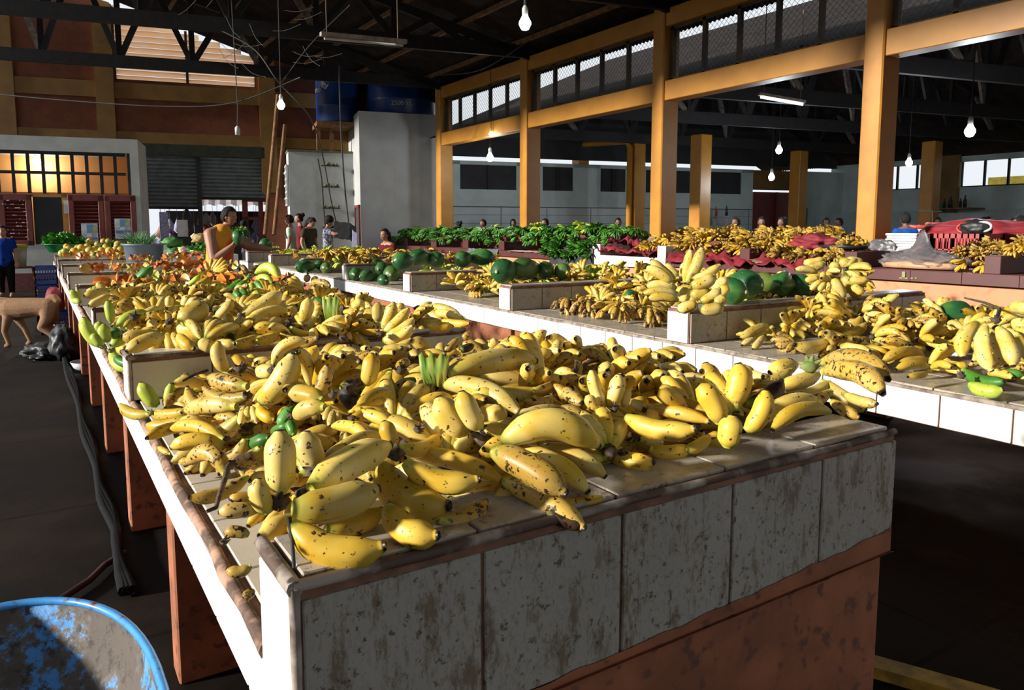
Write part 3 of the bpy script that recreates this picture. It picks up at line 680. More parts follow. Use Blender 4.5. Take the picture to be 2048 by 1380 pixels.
mb = MB(); mb.box((1.1, 1.3, 0), (1.2, 19.1, .62)); mb.build('spine_wall', BRICK, c1, origin=(0, 0, 0))
# ---- counter two (middle), slightly skewed
c2 = thing('market_counter', 'long white tiled counter across the aisle, bright fascia with papayas and bananas', 'counter', (3.275, 0, 0), rz=-.030)
W2 = 2.55; Y20, Y21 = .2, 17.2
mb = MB(); mb.box((.012, Y20, .615), (W2-.012, Y21, .768)); mb.build('counter_slab', GROUT, c2, origin=(0, 0, 0))
mb = MB(); tiles(mb, 2, .035, W2-.03, Y20, Y21, .768, .012, .31, .31); mb.build('top_tiles', T_TOP, c2, origin=(0, 0, 0))
mb = MB(); tiles(mb, 0, Y20, Y21, .615, .765, 0, .012, .30, .2, .008); mb.build('fascia_tiles', T_SIDE, c2, origin=(0, 0, 0)); mb = MB(); tiles(mb, 0, Y20, Y21, .615, .765, W2-.012, .012, .30, .2, .008); mb.build('fascia_tiles', T_SIDE, c2, origin=(0, 0, 0))
mb = MB(); n = 90
mb.tube([(.014+random.uniform(-.003, .003), Y20+(Y21-Y20)*i/n, .768+random.uniform(-.003, .002)) for i in range(n+1)], [.013+random.uniform(-.003, .003) for _ in range(n+1)], 8)
mb.build('edge_roll', M('cement_edge_grey', (.30, .25, .20), .85, (.12, .09, .07), 20, bmp=.5), c2, origin=(0, 0, 0), smooth=True)
for y in (3.24, 5.40, 7.6, 9.8, 12.0, 14.2, 16.3): divider(c2, 0, W2, y, .21, 1.0, .78, .78, T_TOP, T_TOP, tr=False)
for y in (.3, 3.2, 16.9): mb = MB(); mb.bbox((.05, y, 0), (W2-.05, y+.25, .615) if y != 3.2 else (.42, y+.25, .615), .008); mb.build('leg', BRICK, c2, origin=(0, 0, 0))
mb = MB(); mb.bbox((.10, 3.8, 0), (.2, 16.9, .615), .006); mb.build('panel', BRICK, c2, origin=(0, 0, 0))
mb = MB(); mb.bbox((.06, 5.5, 0), (.12, 5.75, .615), .006); mb.build('leg', BRICK, c2, origin=(0, 0, 0))
mb = MB(); mb.box((2.2, 3.3, 0), (2.3, 16.9, .615)); mb.build('panel', BRICK, c2, origin=(0, 0, 0))
# ---- counter three (right, peach base, maroon)
c3 = thing('market_counter', 'long counter with peach base and dark red top edge under the ochre columns', 'counter', (8.9, 0, 0))
Z3 = .99
def y3(px): return atx(px, 455, 8.9).y
posts = [(776, 783), (808, 814), (861, 872), (925, 936), (997, 1008), (1085, 1096), (1186, 1201), (1316, 1333), (1481, 1501), (1692, 1717), (1973, 2007)]
mb = MB(); mb.box((.08, 1, 0), (1.0, y3(774), .85)); mb.build('base_wall', PEACH, c3, origin=(0, 0, 0))
mb = MB(); mb.box((0.01, .8, .85), (1.05, y3(774), Z3-.005)); mb.build('counter_slab', MAROON, c3, origin=(0, 0, 0))
yw0, yw1 = y3(1333), y3(1186)
for nm, a, b, mt in (('fascia_tiles', .8, yw0, T_MAR), ('fascia_tiles', yw1, y3(774), T_MAR)):
    mb = MB(); tiles(mb, 0, a, b, .85, Z3-.005, 0, .012, .6, .2, .004); mb.build(nm, mt, c3, origin=(0, 0, 0))
mb = MB(); tiles(mb, 0, yw0, yw1, .80, Z3, -.006, .014, .3, .2, .006); mb.build('white_fascia_tiles', T_SIDE, c3, origin=(0, 0, 0))['label'] = 'white tiled section of fascia'
for k, (a, b) in enumerate(posts):
    ya, yb = y3(b), y3(a); wt = k in (6, 7)
    mb = MB(); mb.bbox((0 if not wt else -.006, ya, Z3-.004), (.75, yb, 1.19), .006); o = mb.build('divider', T_SIDE if wt else T_MAR, c3, origin=(0, 0, 0))
# =============== BANANAS ===============
def finger(p0, p1, bend, r, mat, rings=16, seg=15, name='banana', shape=1.0, parent=None, tipr=.30):
    p0, p1 = Vector(p0), Vector(p1); vs = []; fs = []
    P = [p0.lerp(p1, i/(rings-1)) + bend*(4*(i/(rings-1))*(1-i/(rings-1))) for i in range(rings)]
    ref = None; ph = random.uniform(0, 6.28)
    for i in range(rings):
        t = i/(rings-1)
        if t < .06: rr = .36+.16*t/.06
        elif t < .26: u = (t-.06)/.20; rr = .52+(.92-.52)*(1-(1-u)**1.7)
        elif t < .6: rr = .92+.06*math.sin((t-.28)/.32*math.pi/2)
        elif t < .92: u = (t-.6)/.32; rr = .98-(.98-.50)*(u**3.0)
        elif t < .965: rr = .50-(.50-.26)*((t-.92)/.045)
        else: rr = .23
        d = (P[min(i+1, rings-1)]-P[max(i-1, 0)]).normalized()
        if ref is None: ref = Vector((0, 0, 1)) if abs(d.z) < .9 else Vector((1, 0, 0))
        a = d.cross(ref).normalized(); b = a.cross(d); ref = b
        rid = .62*(1 if .1 < t < .93 else .2)
        for k in range(seg):
            th = 2*math.pi*k/seg; q = r*rr*1.06*(1-rid+rid*.809/math.cos(((th+ph) % 1.25664)-.62832))
            vs.append(P[i]+(a*math.cos(th)+b*math.sin(th))*q-p0)
    for i in range(rings-1):
        for k in range(seg): fs.append((i*seg+k, i*seg+(k+1) % seg, (i+1)*seg+(k+1) % seg, (i+1)*seg+k))
    fs.append(tuple(range(seg))); fs.append(tuple(reversed(range((rings-1)*seg, rings*seg))))
    me = bpy.data.meshes.new(name); me.from_pydata([tuple(v) for v in vs], [], fs)
    for p in me.polygons: p.use_smooth = True
    uv = me.uv_layers.new(name='UVMap')
    for l in me.loops:
        i, k = divmod(l.vertex_index, seg); uv.data[l.index].uv = (i/(rings-1), abs(k/seg-.5)*2)
    me.materials.append(mat)
    if parent is None: return me, p0
    o = bpy.data.objects.new(name, me); COL.objects.link(o); o.parent = parent; o.location = p0-Vector(parent.location); return o
def surf1(X, Y):
    """height of the heap's finger centres over the first bay of counter one"""
    k = [(0.9, .93), (1.05, 1.00), (1.3, 1.07), (1.7, 1.12), (2.2, 1.10), (2.8, .98), (3.3, .86), (9, .86)]
    for (a, za), (b, zb) in zip(k, k[1:]):
        if Y <= b:
            z = za+(zb-za)*max(0, (Y-a))/(b-a); break
    e = max(0, min(1, (X-1.15)/.5)); z -= .05*e
    e = max(0, min(1, (.52-X)/.14))*max(0, min(1, (Y-1.3)/.25)); z = z*(1-e)+(max(.84, z-.16))*e
    return z
def hit(px, py, zf, dz=0):
    d = ray(px, py)
    if callable(zf):
        t = .6
        for i in range(900):
            q = CC+d*t
            if q.z <= zf(q.x, q.y)+dz: return q
            t += .004
        return CC+d*2.5
    return atz(px, py, zf+dz)
SCN = {'B': (220, 660, 3.632), 'E': (420, 820, 2.438), 'C': (700, 660, 3.632), 'D': (1140, 640, 3.103), 'A': (140, 480, 3.632), 'F': (340, 360, 3.632), 'K': (740, 400, 3.632), 'G': (1180, 400, 3.632), 'H': (1400, 560, 3.136), 'P': (640, 480, 5.689), 'Q': (160, 560, 6.9)}
MT = {'y': YEL, 'g': GRN, 'r': RIPE, 'b': BROWN, 'k': BLK, 'l': YG, 'o': YEL2}
HANDS = []
def hand(sc, zf, crown, fingers, label, mat='y', crad=1.0, cdz=.01, group=None, stalk=None):
    """a hand of bananas: crown and finger ends are read off the photograph and set down on the heap"""
    ox, oy, s = SCN[sc]; cpx = (ox+crown[0]/s, oy+crown[1]/s); c = hit(*cpx, zf, cdz)
    t = thing('banana_hand', label, 'bananas', c, group=group); HANDS.append(t); rs = []
    for f in fingers:
        x0, y0, x1, y1, wpx = f[:5]; bd = f[5] if len(f) > 5 else .08; fl = f[6] if len(f) > 6 else ''
        mt = mat
        for ch in fl:
            if ch in MT: mt = ch
        lift = .035 if '^' in fl else (-.04 if 'v' in fl else 0)
        a = hit(ox+x0/s, oy+y0/s, zf, lift)
        if 'u' in fl: q = atd(ox+x1/s, oy+y1/s, depth(a)+(.03 if '+' in fl else 0))
        else: q = hit(ox+x1/s, oy+y1/s, zf, lift)
        L = (q-a).length
        dm = (depth(a)+depth(q))/2; r = wpx/s/2*dm/F*1.02
        ls = math.hypot(x1-x0, y1-y0)/s*dm/F
        if L > 1.6*ls+r: q = atd(ox+x1/s, oy+y1/s, depth(a)+(1 if depth(q) > depth(a) else -1)*.7*ls); L = (q-a).length; dm = (depth(a)+depth(q))/2
        if L < r*2.2: q = a+(q-a)*(r*2.2/max(L, 1e-4)); L = r*2.2
        dx, dy = x1-x0, y1-y0; n = math.hypot(dx, dy) or 1; per = RT*(-dy/n)-UP*(dx/n)
        bend = per*(bd*L)+(-FW)*(.04*L)
        finger(a, q, bend, r, MT[mt], parent=t); rs.append(r)
    r = (sum(rs)/len(rs))*.62*crad
    mb = MB(); random.seed(int(cpx[0]*7+cpx[1]))
    mb.ball((0, 0, 0), r, 2, (1.15, 1.0, .8), jit=.5)
    for k in range(5):
        dv = Vector((random.uniform(-1, 1), random.uniform(-1, 1), random.uniform(-.2, 1))).normalized(); mb.tube([dv*r*.5, dv*r*1.2, dv*r*random.uniform(1.4, 1.8)], [r*.4, r*.25, r*.08], 6)
    if stalk:
        pts = [hit(ox+x/s, oy+y/s, zf, .03)-c for x, y in stalk]; n = len(pts); mb.tube([Vector((0, 0, 0))]+pts, [r*.5]+[r*.45*(1-.6*i/n) for i in range(n)], 7)
    mb.build('crown', CROWNG if mat == 'l' or crad > 1.3 else CROWN, t, origin=(0, 0, 0), smooth=True)
    return t
# ---------------- first bay, read crop by crop ----------------
S = surf1
hand('E', S, (340, 450), [(340, 400, 338, 95, 155, .03, 'u'), (285, 500, 238, 330, 105, -.08, 'u'), (400, 480, 825, 380, 175, .05, '^'), (400, 555, 858, 660, 170, .16, 'o'), (560, 580, 840, 480, 110, .1, 'ov')],
     'large yellow banana hand at the front left corner, one fat banana pointing up', 'y')
hand('E', S, (470, 400), [(490, 385, 878, 170, 165, -.03, '^'), (520, 330, 835, 120, 120, -.05)], 'two fat pale bananas crossing diagonally above the front left hand', 'y')
hand('E', S, (520, 300), [(545, 285, 470, 100, 135, -.1, 'u'), (540, 265, 720, 175, 120, .15)], 'pale L-shaped pair of bananas with a dark bruise behind the big front hand', 'y')
hand('E', S, (910, 215), [(835, 270, 1172, 465, 185, .16, 'o'), (950, 255, 1318, 335, 120, .14, 'o^'), (970, 215, 1430, 350, 95, -.08, 'ov'), (865, 470, 1118, 610, 150, .16, 'o'), (985, 190, 1330, 205, 90, -.12, 'ov'), (1110, 530, 1350, 440, 100, .15, 'rv')],
     'golden banana hand hanging over the front tile edge left of centre, tips pointing right', 'o')
hand('E', S, (1335, 145), [(1380, 205, 1740, 412, 150, -.06, 'r^'), (1450, 195, 1848, 405, 110, -.1), (1600, 190, 1932, 330, 95, -.1), (1430, 160, 1895, 185, 165, -.22, '^'), (1440, 120, 1785, 60, 120, -.14), (1430, 345, 1830, 580, 115, -.05, 'rv'), (1690, 450, 1930, 425, 72, .08, 'ov'), (1640, 500, 1826, 570, 80, 0, 'kv')],
     'large spotted banana hand with black curved crown at the middle of the front tile edge', 'y', stalk=[(1300, 120), (1275, 118)])
hand('C', S, (590, 290), [(715, 315, 1355, 225, 175, -.06, '^'), (730, 380, 1372, 428, 140, .12), (520, 225, 935, 205, 110, -.12, 'v'), (660, 400, 1240, 610, 150, -.1), (560, 330, 500, 690, 165, -.02, 'r'), (470, 360, 300, 680, 125, .18, 'r')],
     'large smooth banana hand with a bright green stalk at the top of the near heap', 'y')
hand('C', S, (965, 745), [(860, 760, 640, 480, 200, -.08, 'u'), (950, 720, 810, 440, 165, -.06, 'u^'), (1010, 730, 1070, 545, 180, .06, 'u'), (1070, 745, 1200, 690, 130, .05)],
     'pale bulging bananas standing up behind the black crown at the centre of the near heap', 'y')
hand('C', S, (370, 290), [(400, 300, 320, 420, 175, 0), (300, 290, 80, 560, 110, .05, 'o'), (300, 460, 60, 590, 110, .1, 'o')], 'banana pair left of the green stalk in the near heap', 'o')
hand('C', S, (60, 700), [(250, 510, 0, 620, 80, .05, 'o'), (260, 580, -10, 670, 90, .05, 'o'), (240, 750, 0, 640, 100, -.1, 'o')], 'smooth golden bananas lying left of the two upright ones in the near heap', 'o')
hand('C', S, (500, 720), [(310, 860, 240, 660, 125, .05, 'u'), (345, 850, 690, 700, 125, .16, 'o'), (340, 720, 500, 720, 90, -.1, 'r')], 'short dark-crowned hand between the golden front hand and the heap top', 'o')
hand('B', S, (1000, 475), [(1090, 520, 1330, 165, 195, .12, 'u'), (920, 555, 548, 590, 120, .05), (945, 630, 548, 735, 135, -.16), (975, 560, 950, 690, 62, 0), (1005, 560, 990, 680, 60, 0), (1035, 560, 1075, 680, 62, 0), (1080, 560, 1200, 650, 95, .1, 'o')],
     'black-crowned banana hand left in the near heap, one fat banana leaning up', 'y')
hand('B', S, (300, 600), [(350, 550, 222, 380, 108, -.05, 'ul'), (395, 545, 440, 385, 78, .1, 'ul'), (290, 610, 75, 540, 82, -.1, 'o')], 'green tinged pair of bananas against the white divider at the table edge', 'l', crad=.7)
hand('B', S, (600, 640), [(560, 590, 300, 600, 90, -.05), (570, 640, 262, 690, 105, -.08), (590, 700, 262, 790, 92, .05, 'o')], 'stack of bananas pointing to the left table edge, under the green pair', 'o')
hand('B', S, (850, 790), [(825, 800, 425, 735, 95, .12, 'o'), (820, 840, 440, 860, 125, .14, 'o'), (640, 960, 500, 960, 60, .05, 'o'), (440, 900, 350, 850, 45, 0, 'o')], 'two long golden bananas lying across the left table edge', 'o')
hand('B', S, (870, 975), [(985, 790, 790, 935, 118, -.25, 'ru'), (1095, 850, 885, 945, 128, -.2, 'r'), (850, 1060, 545, 985, 130, .3, 'r'), (1000, 1060, 565, 1215, 122, -.12, 'r')], 'bruised black and yellow banana hand with a dangling dry stalk at the left table edge', 'r', stalk=[(850, 1010), (835, 1080), (800, 1180), (770, 1290), (700, 1320)])
hand('B', S, (1620, 470), [(1545, 510, 1305, 470, 130, .08), (1560, 560, 1345, 640, 135, .1), (1600, 560, 1560, 660, 62, 0), (1625, 590, 1595, 700, 60, 0), (1660, 600, 1650, 720, 62, 0), (1500, 480, 1575, 250, 115, .1, 'ru')], 'banana hand with a green and black crown left of the green stalk', 'y', cdz=.05)
hand('B', S, (720, 290), [(1000, 410, 715, 340, 112, -.02, 'r'), (820, 510, 560, 410, 95, -.25, 'r'), (1000, 480, 670, 410, 75, -.1, 'r'), (560, 430, 400, 570, 75, .1, 'r'), (560, 360, 430, 530, 70, .1, 'l'), (640, 260, 730, 230, 60, 0, 'r')], 'heavily spotted banana hand with thick black crown beside the white divider', 'r', stalk=[(620, 320), (530, 370)])
hand('B', S, (950, 280), [(850, 300, 790, 80, 108, -.12, 'u'), (920, 220, 1150, 180, 70, -.2, 'r'), (900, 260, 1080, 230, 90, -.1, 'r')], 'single curved banana standing up before the second divider', 'y')
hand('B', S, (1180, 290), [(1200, 300, 1070, 300, 110, 0), (1190, 250, 1440, 85, 92, -.22, 'u'), (1340, 280, 1510, 115, 100, .05, 'uo')], 'three bananas fanning up before the second divider', 'y')
hand('B', S, (1700, 60), [(1640, 140, 1690, 25, 75, .1, 'u'), (1600, 180, 1330, 300, 75, -.1, 'o'), (1640, 230, 1350, 330, 85, -.1, 'o'), (1660, 300, 1640, 240, 80, 0, 'u')], 'bright golden hand spreading left from a nub crown below the second divider', 'o')
hand('B', S, (1920, 170), [(1860, 400, 1900, 165, 130, .05, 'uo'), (2040, 310, 1800, 560, 150, -.15, 'o'), (2040, 200, 1900, 400, 90, .1, 'o')], 'upright banana with dark bruised tip left of the green stalk', 'o')
hand('B', S, (1750, 420), [(1720, 400, 1810, 560, 150, .1, 'k'), (1670, 420, 1875, 330, 95, .05, 'k')], 'black rotten bananas beside the green and black crown', 'k')
hand('B', S, (1760, 640), [(1780, 620, 2060, 700, 100, -.1, 'o'), (1620, 700, 1900, 800, 95, -.1, 'o'), (1730, 600, 2040, 620, 60, -.1, 'o')], 'golden bananas lying in the middle of the near heap', 'o')
hand('B', S, (1180, 1080), [(1380, 880, 1460, 760, 100, .1, 'v'), (1370, 930, 1440, 1050, 80, 0, 'lv'), (1450, 1000, 1560, 1000, 60, 0, 'v')], 'half hidden bananas behind the big upright front banana', 'l')
hand('B', S, (1320, 620), [(1230, 700, 1330, 560, 120, .05, 'gv'), (1180, 740, 1300, 690, 80, 0, 'gv'), (1000, 850, 1160, 780, 110, 0, 'gv'), (1340, 760, 1300, 660, 80, 0, 'gv')], 'dark green bananas buried in the left of the near heap', 'g')
hand('E', S, (70, 640), [(190, 610, 70, 600, 60, .1, 'r'), (200, 760, 80, 770, 60, -.2, 'r'), (215, 880, 160, 915, 50, 0, 'r'), (230, 420, 90, 430, 60, 0), (230, 490, 40, 500, 80, .05, 'r')], 'small spotted bananas on the top tiles by the left table edge', 'r')
hand('C', S, (1640, 290), [(1545, 360, 1760, 420, 92, -.1, 'r'), (1560, 430, 1690, 530, 112, .05, 'r'), (1460, 410, 1575, 570, 92, -.2, 'r'), (1270, 510, 1500, 500, 88, .1, 'r'), (1330, 450, 1510, 385, 70, 0), (1240, 330, 1400, 390, 80, 0), (1300, 390, 1480, 335, 60, 0)], 'spotted hand with dry hairy crown near the red-brown base wall', 'r', stalk=[(1640, 220), (1680, 240)])
hand('C', S, (1920, 570), [(1850, 560, 1755, 285, 100, -.08, 'u'), (1880, 560, 1950, 320, 128, .06, 'u'), (1790, 590, 1720, 470, 90, 0, 'u'), (1990, 560, 2015, 420, 80, 0, 'u')], 'two smooth bananas standing upright behind the front right hand', 'y')
hand('C', S, (900, 170), [(790, 60, 690, 160, 62, 0, 'r'), (870, 20, 830, 60, 60, 0, 'r'), (930, 185, 1120, 155, 65, 0), (1010, 120, 1070, 75, 70, 0, 'u'), (1210, 165, 1125, 140, 85, -.2, 'y'), (800, 150, 900, 110, 60, 0, 'k')], 'row of small bananas at the back of the first bay', 'y')
SR = 1.04
hand('D', SR, (255, 560), [(120, 590, 372, 745, 140, -.1, 'o'), (250, 625, 575, 735, 100, -.05, 'o'), (350, 600, 785, 672, 130, .1, 'o^'), (390, 560, 870, 635, 90, -.06, 'o'), (400, 530, 890, 600, 72, -.12, 'o'), (350, 555, 660, 490, 92, -.1), (480, 440, 840, 520, 112, -.18)], 'golden banana hand on the right of the stained front tiles, tips pointing right', 'o')
hand('D', .995, (330, 820), [(250, 820, 525, 880, 128, .1, 'o'), (490, 800, 745, 785, 100, .12, 'o'), (720, 800, 860, 715, 80, .1, 'o')], 'lower layer of golden bananas resting on the front tile edge', 'o')
hand('D', SR, (930, 560), [(960, 440, 838, 262, 120, -.1, 'u'), (970, 530, 1040, 265, 160, .14, 'uo'), (1090, 430, 1075, 280, 100, .1, 'u'), (930, 640, 785, 405, 150, .1, 'uo'), (1090, 690, 1212, 430, 128, .12, 'uo'), (975, 790, 1008, 590, 150, 0, 'uo'), (1080, 520, 1315, 372, 105, .1, 'k'), (900, 700, 900, 790, 110, 0, 'ov'), (1140, 390, 1230, 350, 60, 0)], 'banana hand on the front tiles with bananas pointing up in a crown', 'o')
hand('D', SR, (1490, 285), [(1400, 280, 1235, 330, 112, .05, ''), (1570, 262, 1980, 375, 130, -.12, 'r^'), (1575, 320, 1945, 462, 140, -.1, 'r^'), (1560, 380, 1842, 562, 108, .05), (1700, 460, 1912, 520, 72, .05), (1620, 500, 1798, 605, 80, .05, 'r'), (1540, 340, 1300, 420, 108, 0, ''), (1610, 385, 1270, 480, 90, -.08), (1620, 440, 1280, 540, 90, -.06, 'r'), (1555, 525, 1205, 630, 130, .12, ''), (1610, 570, 1250, 690, 102, .14, 'o'), (1370, 310, 1190, 400, 82, -.05), (1230, 350, 1140, 400, 80, 0, 'b')], 'large banana hand with a green crown at the right end of the near counter', 'y', cdz=.04, crad=1.7)
# ---------------- second divider and second bay ----------------
S2 = 1.03
hand('A', S2, (720, 590), [(620, 560, 640, 665, 128, 0, 'u'), (800, 600, 1000, 480, 150, -.02, '^'), (790, 640, 1000, 645, 140, .05), (640, 680, 372, 700, 112, -.05, '^'), (680, 700, 408, 815, 118, .06, '^'), (670, 680, 600, 830, 92, .05, 'o'), (710, 680, 745, 810, 82, 0, 'o'), (750, 680, 825, 800, 85, 0, 'o'), (790, 690, 905, 790, 95, .05, 'o')], 'large fan of bananas with a dark crown on the second divider', 'y', crad=.9)
hand('A', .95, (240, 775), [(230, 770, 98, 560, 95, -.1, 'ul'), (232, 775, 160, 680, 72, 0, 'ul'), (280, 740, 250, 610, 88, -.1, 'ul'), (215, 680, 215, 590, 70, 0, 'ul')], 'upright yellow green bananas at the left edge of the second bay', 'l', crad=.8)
hand('A', .97, (400, 690), [(430, 680, 290, 765, 78, -.05, 'l'), (350, 700, 310, 660, 80, 0, 'g'), (400, 640, 580, 600, 75, -.1, 'r'), (350, 630, 590, 555, 95, -.15), (300, 600, 270, 440, 70, .05, 'lu')], 'mixed green and yellow bananas left of the large dark-crowned fan', 'l')
hand('A', .9, (300, 800), [(310, 790, 450, 940, 85, .15, 'l'), (350, 770, 460, 790, 75, .1, 'o'), (330, 840, 460, 900, 70, .1, 'g')], 'yellow green bananas squeezed between divider and table edge', 'l')
hand('A', S2, (470, 560), [(450, 430, 350, 555, 100, .05, 'r'), (600, 368, 450, 550, 100, .05, 'ur'), (690, 440, 480, 550, 92, 0), (720, 490, 725, 405, 62, 0, 'u'), (640, 490, 500, 570, 70, 0)], 'speckled bananas pointing up behind the large dark-crowned fan', 'y')
hand('A', S2, (860, 520), [(830, 490, 870, 400, 80, 0, 'u'), (850, 510, 925, 415, 82, .05, 'u'), (845, 495, 665, 565, 62, .1, 'l'), (960, 500, 960, 460, 60, 0), (900, 520, 1000, 470, 70, 0)], 'pair of pointed bananas behind the dark crown of the second bay', 'y')
hand('A', S2, (1240, 560), [(1060, 560, 1175, 435, 82, .1, 'u'), (1240, 560, 1532, 378, 112, .06, ''), (1290, 590, 1590, 510, 82, -.08)], 'long pale banana lying raised in the middle of the second bay', 'y')
hand('A', 1.01, (1600, 620), [(1400, 600, 1550, 565, 90, -.1), (1270, 630, 1455, 600, 92, -.15), (1115, 620, 1325, 640, 112, .05), (1010, 640, 1130, 690, 128, 0), (940, 740, 1040, 780, 100, 0, 'u'), (1080, 740, 1200, 750, 82, .1), (1200, 750, 1380, 700, 82, .05, 'o'), (1350, 730, 1510, 690, 82, .05, 'o')], 'bananas in a row pointing at the camera along the second divider', 'y')
hand('A', S2, (1600, 590), [(1690, 590, 1735, 418, 100, .05, 'u'), (1600, 640, 1905, 575, 92, .18, 'o'), (1530, 650, 1810, 705, 110, .2, 'r'), (1640, 500, 1560, 540, 80, 0)], 'upright banana and curved ones beside the yellow torn leaf', 'y')
hand('A', S2, (1860, 470), [(1830, 500, 1780, 480, 90, 0), (1820, 560, 1780, 540, 90, 0), (1850, 470, 1780, 430, 60, 0, 'g')], 'bananas behind the yellow torn leaf stub', 'y', group=None)
hand('F', S2, (1260, 940), [(1270, 960, 1480, 1095, 112, -.08), (1180, 1010, 1430, 1185, 102, .16), (1330, 940, 1380, 900, 90, 0, 'u'), (1400, 980, 1470, 980, 90, 0, 'u'), (1300, 1030, 1520, 1100, 90, .05, 'o')], 'bananas curving down to the right of the torn leaf', 'y')
hand('F', S2, (1535, 1120), [(1510, 1030, 1510, 890, 90, 0, 'u'), (1550, 1080, 1625, 885, 92, .05, 'u'), (1560, 1100, 1735, 930, 82, .05, 'u'), (1570, 1130, 1775, 1000, 82, .1, 'u'), (1545, 1160, 1765, 1055, 92, .15, 'u'), (1545, 1215, 1755, 1150, 82, .2, 'u'), (1640, 950, 1700, 900, 60, 0, 'u')], 'banana hand fanning up and right at the end of the second divider', 'y', cdz=.03)
hand('F', S2, (1790, 930), [(1800, 960, 1790, 1120, 82, 0, 'b'), (1840, 950, 1990, 1045, 82, -.05, 'y'), (1880, 920, 2120, 1010, 72, -.08), (1930, 960, 2150, 1030, 72, -.05), (1870, 1060, 2060, 1060, 72, .05, 'o'), (1980, 1020, 2180, 1040, 60, .05, 'o')], 'brown-crowned hand at the right end of the second divider', 'y')
# ---------------- third bay ----------------
S3 = 1.02
hand('Q', S3, (480, 65), [(400, 140, 48, 220, 140, .0, '^'), (400, 210, 110, 355, 130, -.05, '^'), (340, 110, 240, 50, 110, 0, 'u'), (420, 100, 380, 280, 75, 0, 'o'), (470, 100, 455, 290, 70, 0, 'o'), (520, 100, 510, 300, 70, 0, 'o'), (560, 100, 600, 300, 75, 0, 'o'), (600, 90, 700, 190, 90, 0, 'o'), (330, 100, 150, 110, 90, -.1, 'l')], 'wide banana fan with a dark ridge crown, left edge of the third bay', 'y', crad=.8)
hand('Q', S3, (790, 120), [(830, 130, 1150, 40, 85, -.05, 'r'), (700, 200, 770, 20, 80, -.05, 'r')], 'dark tipped banana beside the long green one in the third bay', 'r')
hand('A', S3, (470, 330), [(450, 320, 600, 195, 82, .05, 'gu')], 'single long green banana slanting up in the third bay', 'g')
hand('Q', S3, (1270, 150), [(1260, 170, 1000, 260, 80, -.1, 'y'), (1380, 180, 1460, 290, 100, 0, 'r'), (1500, 200, 1800, 150, 82, -.08, 'y'), (1540, 270, 1800, 270, 80, .1, 'y')], 'bananas around a black crown in the middle of the third bay', 'y')
hand('F', 1.06, (575, 700), [(515, 690, 362, 745, 60, -.12, 'l'), (510, 730, 368, 840, 82, -.1, 'g'), (380, 760, 200, 790, 70, -.08, 'l'), (625, 680, 795, 735, 82, -.3, 'l^'), (630, 720, 745, 750, 62, -.15, 'l^'), (555, 740, 480, 800, 62, 0, 'g'), (590, 750, 600, 820, 62, 0, 'l'), (620, 740, 690, 820, 62, -.05, 'g'), (650, 740, 760, 800, 55, -.1, 'g'), (520, 800, 560, 860, 70, 0, 'g'), (470, 810, 520, 865, 62, 0, 'g'), (620, 810, 650, 860, 62, 0, 'l'), (560, 670, 520, 620, 40, 0, 'b'), (600, 670, 640, 620, 40, 0, 'b')], 'large green banana hand with a black ring crown on the third divider', 'l', crad=.9)
hand('F', 1.08, (290, 660), [(290, 655, 262, 600, 34, -.1, 'u'), (295, 645, 303, 570, 32, 0, 'u'), (305, 650, 350, 575, 32, 0, 'u'), (312, 655, 385, 560, 32, .05, 'u'), (315, 660, 405, 580, 34, .1, 'u'), (315, 665, 418, 610, 34, .1, 'u'), (315, 670, 420, 640, 34, .1, 'u')], 'small bright yellow banana hand fanned like a palm near the starfruit', 'o', crad=.8)
hand('F', S3, (975, 765), [(930, 770, 790, 775, 62, -.1, 'r'), (925, 810, 790, 825, 58, .1, 'r'), (940, 740, 840, 730, 50, 0, 'r'), (1020, 760, 1165, 770, 58, -.1, 'r'), (1030, 790, 1180, 815, 52, 0, 'r'), (1010, 800, 1100, 850, 55, 0, 'r'), (950, 800, 940, 850, 50, 0, 'o'), (985, 800, 985, 850, 50, 0, 'o'), (1030, 740, 1070, 710, 50, 0, 'u'), (990, 740, 1000, 700, 50, 0, 'u')], 'brown-yellow banana hand with many dark crowns at the right end of the third divider', 'r', crad=.8)
hand('F', S3, (200, 700), [(130, 760, 215, 690, 45, .1, 'lu'), (180, 765, 285, 705, 45, .1, 'o'), (240, 760, 300, 730, 35, 0), (60, 770, 130, 800, 50, 0, 'y')], 'short yellow bananas in the shade behind the black crown', 'y')
hand('A', .92, (70, 450), [(70, 440, 15, 360, 60, -.1, 'u'), (72, 420, 50, 380, 50, 0, 'u'), (78, 455, 15, 450, 42, .1)], 'small banana hand standing on the table edge of the third bay', 'l', crad=.7)
# ---------------- counter two, near bays ----------------
hand('G', 1.14, (650, 610), [(615, 575, 440, 432, 80, -.05, '^u'), (600, 600, 403, 488, 78, .05, '^u'), (640, 555, 550, 460, 52, 0, 'u'), (690, 590, 730, 358, 78, 0, 'u'), (705, 600, 815, 342, 92, .05, 'u'), (665, 550, 680, 455, 50, 0, 'u'), (730, 590, 950, 470, 72, .05, 'u^'), (730, 620, 910, 545, 102, .1, 'u^'), (625, 640, 405, 630, 74, .08, 'u'), (640, 690, 380, 685, 66, .1, 'u'), (640, 730, 420, 720, 72, .1, 'u'), (690, 635, 680, 745, 84, 0, 'u+'), (730, 665, 868, 650, 92, .2, 'u'), (800, 735, 945, 640, 82, .1, 'u'), (880, 650, 990, 560, 92, .1, 'u'), (930, 690, 995, 620, 82, .1, 'u'), (780, 770, 640, 810, 90, .1, 'u'), (800, 790, 970, 770, 95, .1, 'u'), (900, 740, 985, 700, 80, .1, 'u')],
     'huge yellow banana bunch with a crown of upright fingers on the middle counter divider', 'y', crad=.75, cdz=0)
